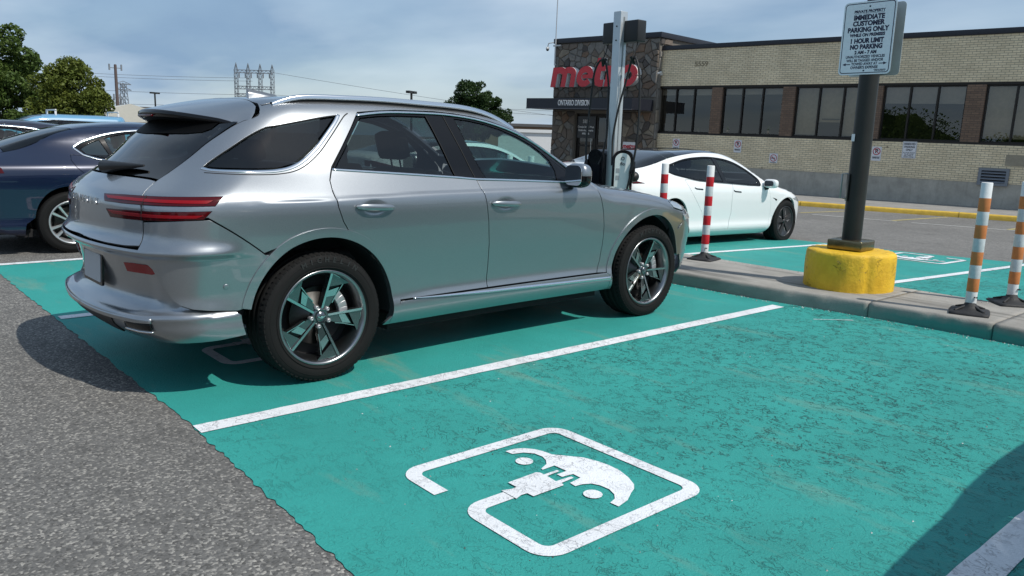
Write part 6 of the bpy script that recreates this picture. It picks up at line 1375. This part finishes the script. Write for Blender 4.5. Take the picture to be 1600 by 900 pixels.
# signs on the pole
def polesign(dx, face, label):
    o = empty('parking_sign', (PX + dx, PY + .015, 2.315)); tag(o, label, 'sign'); M = frame((0, 0, 0), (0, -1, 0) if face < 0 else (0, 1, 0), (0, 0, 1), (face, 0, 0))
    w, h = .457, .610; MB().prism(rrect(-w / 2, -h / 2, w / 2, h / 2, .035, 6), -.0015, .0015, M).build('sign_plate', M_back, o)
    MB().prism(rrect(-w / 2, -h / 2, w / 2, h / 2, .035, 6), .0016, .0022, M).build('sign_face', M_sface, o)
    MB().prism(rrect(-w / 2 + .012, -h / 2 + .012, w / 2 - .012, h / 2 - .012, .028, 6), .0022, .0027, M).build('sign_border', M_navyink, o); MB().prism(rrect(-w / 2 + .019, -h / 2 + .019, w / 2 - .019, h / 2 - .019, .022, 6), .0027, .0032, M).build('sign_face', M_sface, o)
    rows = (('PRIVATE PROPERTY', .222, .031, .0016, .98), ('IMMEDIATE', .172, .055, .0030, .96), ('CUSTOMER', .122, .055, .0030, .96), ('PARKING ONLY', .070, .055, .0030, .90), ('WHILE ON PREMISES', .026, .036, .0020, .92), ('1 HOUR LIMIT', -.023, .053, .0030, .88), ('NO PARKING', -.073, .053, .0030, .88), ('2 AM - 7 AM', -.119, .038, .0022, .95), ('UNAUTHORIZED VEHICLES', -.155, .031, .0011, .90), ('WILL BE TAGGED AND/OR', -.186, .031, .0011, .86), ('TOWED AWAY AT', -.216, .031, .0011, .86), ("OWNER'S EXPENSE", -.246, .031, .0011, .90))
    for t, z, s, bd, sx in rows:
        V, F = text_mesh(t, s, .0006, bd, M=M @ Matrix.Translation((0, z, .0036)), sx=sx); MB().add(V, F).build('lettering', M_navyink, o)
    MB().prism([(-.130, .2035), (.130, .2035), (.130, .2058), (-.130, .2058)], .0034, .0038, M).build('underline', M_navyink, o)
    for s in (-1, 1):
        q = [(s * .125, -.2125), (s * .165, -.2125), (s * .165, -.204), (s * .196, -.216), (s * .165, -.228), (s * .165, -.2195), (s * .125, -.2195)]; MB().prism(q, .0034, .0038, M).build('arrow', M_navyink, o)
    for z in (.262, -.272): MB().lathe([(.007, .003), (.007, .006), (0, .007)], 12, M @ Matrix.Translation((0, z, 0))).build('bolt', M_navyink, o)
    for k, z in enumerate((-.268, -.277)): V, F = text_mesh('TORONTO MUNICIPAL' if k == 0 else 'CODE CHAPTER 915', .010, .0006, .0004, M=M @ Matrix.Translation((.14, z, .0036))); MB().add(V, F).build('lettering', M_navyink, o)
    MB().box((-.002 if face > 0 else -.0, -.04, -.2), (.002, .04, -.17), M=Matrix.Translation((-face * .004, 0, 0))).build('sign_clip', M_back, o)
    return o
M_sface = pmat('sign_reflective_face', (.80, .83, .86), .38, var=.04, vscale=30); M_navyink = pmat('sign_navy_ink', (.010, .012, .045), .45)
polesign(-.088, -1, 'parking rules sign facing the camera, high on the dark lamp pole'); polesign(.088, 1, 'parking rules sign seen from its plain grey back behind the other')
# ---- posts
M_pwhite = pmat('post_white', (.66, .68, .68), .5, var=.08, vscale=14, bump=.1, bscale=40); M_pred = pmat('post_red', (.48, .012, .02), .42, var=.08, vscale=20); M_porange = pmat('post_faded_orange', (.52, .185, .055), .6, var=.16, vscale=16); M_pref = pmat('post_reflective', (.52, .57, .58), .35, var=.12, vscale=40); M_pbase = pmat('post_rubber', (.018, .018, .019), .65, var=.2, vscale=20, bump=.2, bscale=60)
def post(x, y, color, label, tilt=0., rz=0., h=1.02):
    o = empty('flexible_post', (x, y, .131), rz, label, 'delineator post', 'flexible posts on the traffic island')
    b = MB(); q = 4; V = []; pr = [(.175, 0), (.175, .012), (.155, .022), (.085, .034), (.052, .062), (.040, .085), (0, .085)]
    for r, z in pr:
        for k in range(32):
            a = 2 * pi * k / 32; e = .85 if r > .1 else .35 if r > .06 else 0; s = max(abs(cos(a)), abs(sin(a))); rr = r * ((1 - e) + e / s * .86); V.append((rr * cos(a), rr * sin(a) * .92, z))
    b.add(V, [(j * 32 + k, j * 32 + (k + 1) % 32, (j + 1) * 32 + (k + 1) % 32, (j + 1) * 32 + k) for j in range(len(pr) - 1) for k in range(32)], True)
    for k in range(4):
        a = radians(45 + 90 * k); b.tube([(.05 * cos(a), .05 * sin(a), .055), (.14 * cos(a), .14 * sin(a), .026)], .010, 6)
        b.lathe([(.010, .02), (.010, .032), (0, .034)], 10, Matrix.Translation((.13 * cos(a), .13 * sin(a), 0)))
    b.build('rubber_base', M_pbase, o)
    t = Matrix.Rotation(tilt, 4, 'Y'); R = .040
    tb = MB().lathe([(R, .075), (R, h - .006), (R - .004, h), (R - .006, h - .004), (R - .006, h - .1), (0, h - .1)], 30, t); tb.build('post_tube', M_pwhite, o)
    # 3.5 bands of colour, each a wrapped sleeve
    z = .262 if color is M_pred else .262; bh = .108; i = 0
    bh = .104
    for i in range(7):
        z0 = .172 + i * bh; MB().lathe([(R + .0012, z0), (R + .0016, z0 + .002), (R + .0016, z0 + bh - .002), (R + .0012, z0 + bh)], 30, t).build('reflective_band', color if i % 2 == 0 else M_pref, o)
    for k in range(2): MB().lathe([(.006, 0), (.006, .012), (0, .013)], 8, frame(t @ Vector((R * cos(2.6 + k * 1.2) * 1., R * sin(2.6 + k * 1.2 + 1.2), .13)), (0, 0, 1), (0, 1, 0), (-1, 0, 0))).build('bolt', M_pbase, o)
    if color is M_pred: MB().lathe([(R + .001, .20), (R + .001, .206)], 30, t, a0=2.2, a1=4.4).build('scuff_mark', M_pbase, o)
    return o
post(5.23, .27, M_pred, 'red and white striped post between the silver crossover and white sedan', .006, .2)
post(5.18, .84, M_pred, 'red and white post left of the other, half behind the crossover hood', -.01, .5)
post(5.20, 3.55, M_pred, 'red and white post seen through the silver crossover front window', .008, .1)
post(5.20, 3.10, M_pred, 'red and white post behind the silver crossover windscreen pillar', -.006, .3)
post(4.72, -2.60, M_porange, 'faded orange and white post nearest the camera on the island', .022, .3)
post(5.44, -2.67, M_porange, 'faded orange and white post cut by the right edge', .015, .7)
# ---- charging station
ch = empty('charging_station', (4.88, 1.36, .13), 0, 'black charging station with white faceplate, pale square post and hanging cables', 'charger')
M_post = pmat('pale_post', (.50, .53, .54), .35, .5, var=.06); M_cable = pmat('cable_rubber', (.010, .010, .010), .55); M_cream2 = pmat('charger_face', (.72, .76, .72), .35); M_green = pmat('charger_green', (.08, .42, .30), .4)
p = MB(); p.cbox((-.055, -.055, 0), (.055, .055, 2.66), .006); p.build('mast', M_post, ch)
MB().box((-.008, -.062, .1), (.008, -.056, 2.6)).build('mast_groove', pmat('post_seam', (.25, .27, .28), .5), ch)
MB().cbox((.0, -.26, 2.33), (.14, .26, 2.56), .012).build('retractor_box', M_plastic, ch)
for z in (2.35, 2.5): MB().lathe([(.008, 0), (.008, .006), (0, .007)], 8, frame((-.056, .0, z), (0, 1, 0), (0, 0, 1), (-1, 0, 0))).build('bolt', M_dark, ch)
for s in (-1, 1):
    hd = empty('charger_head', (-.02, s * .17, .0), radians(38) if s < 0 else 0); hd.parent = ch
    MB().prism(rrect(-.115, .35, .115, 1.15, .10, 8), -.10, .10, frame((0, 0, 0), (0, 1, 0), (0, 0, 1), (-1, 0, 0)), smooth=False).build('housing', M_gblack, hd)
    MB().prism(rrect(-.085, .40, .085, 1.12, .080, 8), .10, .108, frame((0, 0, 0), (0, 1, 0), (0, 0, 1), (-1, 0, 0))).build('faceplate', M_cream2 if s < 0 else M_gblack, hd)
    if s < 0:
        V, F = text_mesh('flo', .05, .002, .001, M=frame((-.110, 0, 1.00), (0, -1, 0), (0, 0, 1), (-1, 0, 0))); MB().add(V, F).build('lettering', M_plastic, hd)
        MB().lathe([(.020, 0), (.020, .004), (.013, .004), (.013, 0)], 20, frame((-.108, 0, 1.06), (0, -1, 0), (0, 0, 1), (-1, 0, 0))).build('status_light', M_plastic, hd)
        for k in range(2): MB().prism([(-.05, 0), (-.01, 0), (-.01, .05), (-.05, .05)], 0, .002, frame((-.108, .02, .90 - .08 * k), (0, -1, 0), (0, 0, 1), (-1, 0, 0))).build('pictogram', pmat('pictogram_grey', (.35, .37, .37), .5), hd)
        MB().prism([(-.083, .44), (.083, .44), (.083, .74), (-.02, .62), (-.083, .58)], 0, .003, frame((-.108, 0, 0), (0, -1, 0), (0, 0, 1), (-1, 0, 0))).build('green_leaf_print', M_green, hd)
    # holster and coiled plug
    MB().lathe([(.05, -.09), (.06, 0), (.045, .06), (0, .07)], 18, frame((-.03, s * .13, .86), (0, 0, 1), (0, 1, 0), (-1, 0, 0))).build('holster', M_plastic, hd)
    pl_ = MB().tube([(-.10, s * .10, .80), (-.14, s * .11, .92), (-.11, s * .12, 1.03)], [.025, .035, .022], 10); pl_.build('plug_handle', M_gblack, hd)
# cables: a slack loop from each retractor, down past the mast to the holster
for s, off in ((-1, 0.), (1, .02)):
    pts = [(.06, s * .22, 2.34), (.03, s * .22, 2.24), (-.02, s * .22, 2.16)]; cb = MB().tube(pts, .006, 6); cb.tube([(.03, s * .22, 2.17), (.0, s * .23, 2.10), (-.03, s * .21, 2.17)], .022, 8)
    a = [(.0, s * .16, 2.02), (.0, s * .19, 2.12), (-.01, s * .23, 2.155), (-.02, s * .28, 2.13), (-.03, s * .33, 2.02), (-.03, s * .36, 1.80), (-.04, s * .38, 1.5), (-.06, s * .38, 1.2), (-.08, s * .34, .9), (-.09, s * .26, .55), (-.10, s * .18, .40)]
    b = [(.0, s * .16, 2.02), (-.01, s * .12, 1.85), (-.05, s * .08, 1.6), (-.08, s * .05, 1.3), (-.10, s * .07, 1.12), (-.13, s * .10, .98)]
    cb.tube(spl(a, 4), .0125, 8).tube(spl(b, 4), .0115, 8); cb.build('cable', M_cable, ch)
# ---------------------------------------------------------------- trees, far buildings, wires
def leafmat(name, c1, c2):
    m = mk(name); nt, N, L, b = nodes(m); gi = N('ShaderNodeNewGeometry')
    tc = N('ShaderNodeTexCoord'); n = noise(N, L, tc.outputs['Object'], .8, 3, .6); n2 = noise(N, L, tc.outputs['Object'], 9, 2, .5); f = math_(N, L, 'ADD', math_(N, L, 'MULTIPLY', n, .7), math_(N, L, 'MULTIPLY', n2, .5)); c = mixc(N, L, maprange(N, L, f, .35, .85), c1, c2)
    L(c, b.inputs['Base Color']); b.inputs['Roughness'].default_value = .55; b.inputs['Specular IOR Level'].default_value = .3
    tr = N('ShaderNodeBsdfTranslucent'); L(c, tr.inputs[0]); mx = N('ShaderNodeMixShader'); mx.inputs[0].default_value = .28; out = nt.nodes['Material Output']; L(b.outputs[0], mx.inputs[1]); L(tr.outputs[0], mx.inputs[2]); L(mx.outputs[0], out.inputs[0]); return m
M_leaf1 = leafmat('leaf_mid_green', (.040, .080, .016), (.10, .150, .030)); M_leaf2 = leafmat('leaf_yellow_green', (.070, .105, .016), (.155, .180, .032)); M_leaf3 = leafmat('leaf_dark_green', (.016, .040, .012), (.045, .085, .020))
M_bark = pmat('tree_bark', (.055, .042, .03), .9, var=.3)
def tree(x, y, z0, h, blobs, mat, label, leaf=.22, n=7000, seed=1, cat='tree', tr=.22, name='broadleaf_tree', group=None, vis=True):
    """blobs: (dx,dy,dz,rx,ry,rz) relative to base"""
    r = np.random.RandomState(seed); o = empty(name, (x, y, z0), 0, label, cat, group)
    # sub-clumps on each blob
    vol = np.array([b[3] * b[4] * b[5] for b in blobs]) ** (2 / 3.); w = vol / vol.sum(); cl = []
    for b, ww in zip(blobs, w):
        k = max(4, int(ww * 90))
        for _ in range(int(k * 2.2)):
            d = r.normal(size=3); d /= np.linalg.norm(d); q = r.uniform(.55, 1.0); cl.append((b[0] + d[0] * b[3] * q, b[1] + d[1] * b[4] * q, b[2] + d[2] * b[5] * q, r.uniform(.13, .34) * min(b[3:]) + .10))
    cl = np.array(cl); pw = cl[:, 3] ** 2; idx = r.choice(len(cl), n, p=pw / pw.sum()); d = r.normal(size=(n, 3)); d /= np.linalg.norm(d, axis=1)[:, None]
    rad = r.uniform(.45, 1.08, n) ** .6; P = cl[idx, :3] + d * (cl[idx, 3] * rad)[:, None] * np.array([1, 1, .8])
    P = P[P[:, 2] > .4]; n = len(P); nn = r.normal(size=(n, 3)) + np.array([0, 0, .6]); nn /= np.linalg.norm(nn, axis=1)[:, None]; t = r.normal(size=(n, 3)); t -= nn * (t * nn).sum(1)[:, None]; t /= np.linalg.norm(t, axis=1)[:, None]; bt = np.cross(nn, t); s = leaf * r.uniform(.6, 1.3, n)[:, None]
    V = np.stack([P - t * s * .6, P + bt * s * .33 + nn * s * .08, P + t * s * .6, P - bt * s * .33 + nn * s * .08], 1).reshape(-1, 3); me = bpy.data.meshes.new('crown'); F = np.arange(4 * n).reshape(-1, 4); me.from_pydata(V.tolist(), [], F.tolist()); me.materials.append(mat); link('crown', me, o)
    tb = MB(); tb.tube([(0, 0, -.2), (.03, .02, h * .18), (-.05, 0, h * .40), (.04, .03, h * .62)], [tr, tr * .8, tr * .6, tr * .25], 10); tb.build('trunk', M_bark, o)
    lb = MB()
    for b in blobs:
        zs = h * r.uniform(.18, .38); lb.tube([(0, 0, zs), (b[0] * .5, b[1] * .5, (zs + b[2]) * .5 + .2), (b[0], b[1], b[2])], [tr * .45, tr * .28, tr * .08], 6)
    lb.build('limbs', M_bark, o); return o
tree(5.6, 49.2, -.0, 9.0, [(-.4, 0, 5.1, 2.6, 2.2, 2.0), (-2.2, .5, 4.2, 2.2, 2.2, 2.4), (1.1, -.5, 4.4, 1.5, 1.6, 1.8), (1.4, -1.2, 2.6, 1.6, 1.6, 1.6), (-.6, 0, 2.6, 2.4, 2.2, 1.8), (-3.8, .4, 5.2, 2.0, 2, 2.0), (2.6, -1.5, 1.9, 1.7, 1.6, 1.5), (1.9, -.8, 3.3, 1.2, 1.3, 1.3)], M_leaf1, 'tall mid green broadleaf tree at the far left edge', .20, 44000, 3)
tree(6.85, 35.2, 0, 4.6, [(0, 0, 2.9, 1.15, 1.1, 1.15), (-.8, .2, 2.4, 1.0, 1.0, 1.2), (.55, -.2, 2.2, .80, .9, .95), (.75, -.3, 1.3, .75, .8, .8), (-.4, 0, 1.3, 1.2, 1.1, .9), (-.35, .1, 3.3, .6, .6, .7)], M_leaf2, 'rounded yellow green tree right of the tall one, behind the blue van', .13, 30000, 5)
tree(29.6, 35.4, -.32, 6.2, [(-.1, 0, 4.20, 1.05, 1.0, 1.0), (.60, -.3, 3.7, 1.0, .9, 1.0), (-.9, .5, 3.3, .95, .9, .8), (1.35, -1.0, 2.7, .8, .8, .8), (0, 0, 2.7, 1.7, 1.5, 1.2), (-1.5, 1.1, 2.9, .55, .6, .6)], M_leaf3, 'dark green conical tree above the crossover roof near the stone tower', .13, 34000, 8, name='conifer_tree')
M_pale = pmat('pale_shed_metal', (.50, .49, .43), .6, var=.06); M_grey = pmat('grey_wall', (.32, .33, .32), .8, var=.1); M_roofd = pmat('dark_roof', (.10, .10, .10), .8); M_rust = pmat('rust_wall', (.20, .13, .08), .9, var=.2, vscale=.8); M_whitew = pmat('white_wall', (.80, .81, .80), .6)
def shed(x, y, z, w, d, h, ridge, rz, label, mats, name='warehouse', cat='building', windows=0):
    o = empty(name, (x, y, z), rz, label, cat)
    MB().box((-w / 2, -d / 2, 0), (w / 2, d / 2, h)).build('wall', mats[0], o)
    if ridge: MB().prism([(-w / 2 - .3, h + .003), (w / 2 + .3, h + .003), (w / 2 + .3, h + .15), (0, h + ridge), (-w / 2 - .3, h + .15)], -d / 2 - .3, d / 2 + .3, frame((0, 0, 0), (1, 0, 0), (0, 0, 1), (0, -1, 0))).build('roof', mats[1], o)
    else: MB().box((-w / 2 - .1, -d / 2 - .1, h + .003), (w / 2 + .1, d / 2 + .1, h + .22)).build('roof', mats[1], o)
    for k in range(windows): xx = -w / 2 + (k + .5) * w / windows; MB().box((xx - w / windows * .3, -d / 2 - .03, h * .5), (xx + w / windows * .3, -d / 2 - .003, h * .78)).build('window', M_office, o)
    return o
shed(19.2, 74, -.32, 8.5, 12, 2.1, 1.5, radians(-8), 'pale gabled shed right of the yellow green tree', (M_pale, M_pale), windows=4)
shed(26.5, 80, -.32, 11, 8, 2.2, 0, radians(-10), 'low pale flat roofed shed beside the gabled one', (M_pale, M_roofd), windows=5)
shed(70, 235, -.32, 22, 12, 7.0, 0, radians(-15), 'distant beige block on the horizon under the short light pole', (pmat('far_beige', (.50, .47, .40), .9), M_roofd), windows=6)
shed(49, 205, -.32, 5, 6, 7.8, 0, 0, 'distant grey slab on the horizon left of the beige block', (M_grey, M_roofd), windows=2)
shed(41.2, 44.2, -.32, 9, 5, 2.62, 0, radians(-38), 'rust brown low building between dark tree and stone tower', (M_rust, M_roofd), windows=0)
shed(36.3, 36.9, -.32, 5.0, 2.4, 2.12, 0, radians(-44), 'white box trailer parked left of the stone tower', (M_whitew, M_whitew), name='box_trailer', cat='trailer')
M_steel = pmat('galvanised_lattice', (.19, .21, .23), .6, .3); M_wood = pmat('brown_mast', (.10, .075, .07), .8)
# brown telecom mast
o = empty('telecom_mast', (33.4, 128.2, -.32), 0, 'brown telecom mast with small antennas above the pale shed', 'mast')
MB().tube([(0, 0, 0), (0, 0, 10.9)], [.30, .20], 12).build('mast_shaft', M_wood, o)
for z, w in ((10.4, .85), (6.0, .45), (5.3, .55)):
    m = MB().box((-w, -.05, z - .05), (w, .05, z + .05)); 
    for s in (-1, 0, 1): m.box((s * w - .10, -.1, z - .35), (s * w + .10, .1, z + .55))
    m.build('antenna', M_steel, o)
def lattice(name, x, y, z, h, w0, w1, label, arms=(), bays=9, t=.12, cat='pylon'):
    o = empty(name, (x, y, z), .3, label, cat); m = MB(); W = lambda q: w0 + (w1 - w0) * q
    for sx in (-1, 1):
        for sy in (-1, 1): m.tube([(sx * W(0), sy * W(0), 0), (sx * W(1), sy * W(1), h)], t, 4)
    m.build('legs', M_steel, o); m = MB()
    for k in range(bays):
        a, b = k / bays, (k + 1) / bays
        for s in (-1, 1): m.tube([(-W(a), s * W(a), h * a), (W(b), s * W(b), h * b)], t * .6, 4); m.tube([(W(a), s * W(a), h * a), (-W(b), s * W(b), h * b)], t * .6, 4); m.tube([(s * W(a), -W(a), h * a), (s * W(b), W(b), h * b)], t * .6, 4)
    m.build('bracing', M_steel, o)
    for zz, aw in arms: MB().tube([(-aw, 0, zz), (aw, 0, zz)], t, 4).tube([(-aw, 0, zz), (0, 0, zz + aw * .35)], t * .7, 4).tube([(aw, 0, zz), (0, 0, zz + aw * .35)], t * .7, 4).build('crossarm', M_steel, o)
    return o
lattice('lattice_pylon', 88.5, 326, -.3, 18.0, 1.6, .7, 'slender lattice pylon just right of the brown mast', ((15.5, 3.2), (17.6, 3.2)), 8, .16)
lattice('lattice_pylon', 150, 440, -.3, 12, 1.6, .6, 'tiny distant pylon between mast and short light pole', ((10, 3),), 6, .2)
lattice('lattice_pylon', 172, 440, -.3, 14, 1.6, .6, 'second tiny distant pylon nearer the beige block', ((12, 3),), 6, .2)
# gantry
A = Vector((51.5, 126.8, -.3)); B_ = Vector((56.0, 122.9, -.3)); g = empty('power_gantry', A, 0, 'steel substation gantry with four lattice legs above the crossover roof', 'pylon'); d = (B_ - A)
for k in range(4):
    p = d * (k / 3); hh = 12.1; m = MB(); w = .28
    for sx in (-1, 1):
        for sy in (-1, 1): m.tube([p + Vector((sx * w, sy * w, 0)), p + Vector((sx * w * .8, sy * w * .8, hh - .8)), p + Vector((0, 0, hh + .5 - .05 * k))], .05, 4)
    for j in range(14): m.tube([p + Vector((-w, -w, j * .82)), p + Vector((w, -w, (j + 1) * .82))], .035, 4).tube([p + Vector((w, w, j * .82)), p + Vector((-w, w, (j + 1) * .82))], .035, 4).tube([p + Vector((-w, -w, j * .82)), p + Vector((-w, w, (j + 1) * .82))], .035, 4)
    m.build('lattice_leg', M_steel, g)
for zz in (11.0, 8.4, 7.2):
    m = MB()
    for s in (0, .45): m.tube([Vector((0, 0, zz + s)), d + Vector((0, 0, zz + s))], .06, 4)
    for j in range(18): m.tube([d * (j / 18) + Vector((0, 0, zz + (j % 2) * .45)), d * ((j + 1) / 18) + Vector((0, 0, zz + ((j + 1) % 2) * .45))], .04, 4)
    m.build('lattice_beam', M_steel, g)
for k in range(6): MB().tube([d * ((k + .5) / 6) + Vector((0, 0, 11.0)), d * ((k + .5) / 6) + Vector((0, 0, 10.2))], .07, 6).build('insulator', M_wood, g)
# wires
def wire(a, b, sag, label, r=.028):
    a, b = Vector(a), Vector(b); pts = [a.lerp(b, t) - Vector((0, 0, sag * 4 * t * (1 - t))) for t in np.linspace(0, 1, 25)]; o = MB().tube(pts, r, 4).build('power_line', M_steel); tag(o, label, 'cable', 'power lines across the sky')
for (za, zb_), l in (((10.3, 9.9), 'topmost thin power line left of the gantry'), ((9.9, 9.4), 'power line just under the topmost one, left of the gantry'), ((7.9, 7.2), 'power line at half height left of the gantry'), ((5.6, 5.4), 'lowest power line left of the gantry, just over the roof')): wire((12, 150, za), (53.5, 125, zb_), .5, l)
for (za, zb_), l in (((10.9, 3.6), 'power line sloping down steeply right of the gantry'), ((6.9, 5.4), 'lowest power line right of the gantry'), ((7.3, 6.2), 'power line between the steep and lowest ones right of the gantry')): wire((55.9, 123, za), (110, 84, zb_), .4, l)
# short light poles
for x, y, z, label in ((17.83, 59.67, 3.9, 'short twin head light pole above the low pale shed'), (21.05, 29.66, 3.46, 'light pole head peeking over the crossover roof')):
    o = empty('light_pole', (x, y, gz(x)), .5, label, 'lamp pole'); hh = z - gz(x); MB().tube([(0, 0, 0), (0, 0, hh)], .06, 8).build('pole_shaft', M_pole, o); MB().box((-.42, -.10, hh), (-.06, .10, hh + .12)).build('lamp_head', M_pole, o); MB().box((.06, -.10, hh), (.42, .10, hh + .12)).build('lamp_head', M_pole, o); MB().box((-.06, -.03, hh - .05), (.06, .03, hh + .07)).build('lamp_arm', M_pole, o)
# far wood line on the horizon and behind the camera (seen in glass and paint)
def woods(name, pts, h, seed):
    r = np.random.RandomState(seed); m = MB(); V = []; F = []
    P = []
    for a, b in zip(pts[:-1], pts[1:]):
        L_ = math.hypot(b[0] - a[0], b[1] - a[1]); n = int(L_ * 150); t = r.uniform(0, 1, n); x = a[0] + (b[0] - a[0]) * t; y = a[1] + (b[1] - a[1]) * t; env = h * (.62 + .25 * np.sin(t * L_ / 7 + seed) + .13 * np.sin(t * L_ / 2.3)); z = env * r.uniform(0, 1, n) ** .7; P.append(np.stack([x + r.normal(0, 1.5, n), y + r.normal(0, 1.5, n), z], 1))
    core = MB(); Vc = []; 
    for a, b in zip(pts[:-1], pts[1:]):
        m_ = 40
        for k in range(m_ + 1):
            t = k / m_; L_ = math.hypot(b[0] - a[0], b[1] - a[1]); e = h * (.62 + .25 * math.sin(t * L_ / 7 + seed) + .13 * math.sin(t * L_ / 2.3)); Vc += [(a[0] + (b[0] - a[0]) * t, a[1] + (b[1] - a[1]) * t, -.4), (a[0] + (b[0] - a[0]) * t + r.normal(0, .3), a[1] + (b[1] - a[1]) * t + r.normal(0, .3), e * r.uniform(.80, .95))]
    P = np.vstack(P); n = len(P); nn = r.normal(size=(n, 3)); nn /= np.linalg.norm(nn, axis=1)[:, None]; t = r.normal(size=(n, 3)); t -= nn * (t * nn).sum(1)[:, None]; t /= np.linalg.norm(t, axis=1)[:, None]; bt = np.cross(nn, t); s = .19 * r.uniform(.6, 1.3, n)[:, None]
    V = np.stack([P - t * s, P + bt * s * .6, P + t * s, P - bt * s * .6], 1).reshape(-1, 3); m2 = len(Vc) // 2; Fq = np.arange(4 * n).reshape(-1, 4).tolist() + [(4 * n + 2 * i, 4 * n + 2 * i + 2, 4 * n + 2 * i + 3, 4 * n + 2 * i + 1) for i in range(m2 - 1)]; me = bpy.data.meshes.new(name); me.from_pydata(V.tolist() + [tuple(map(float, v)) for v in Vc], [], Fq); me.materials.append(M_leaf1); o = link(name, me); o['kind'] = 'stuff'
woods('distant_wood', [(-60, 30), (-62, -30), (-45, -70), (0, -80), (50, -75), (110, -50)], 7.5, 2)
woods('distant_wood', [(-60, 200), (10, 250), (90, 240)], 5.0, 4)
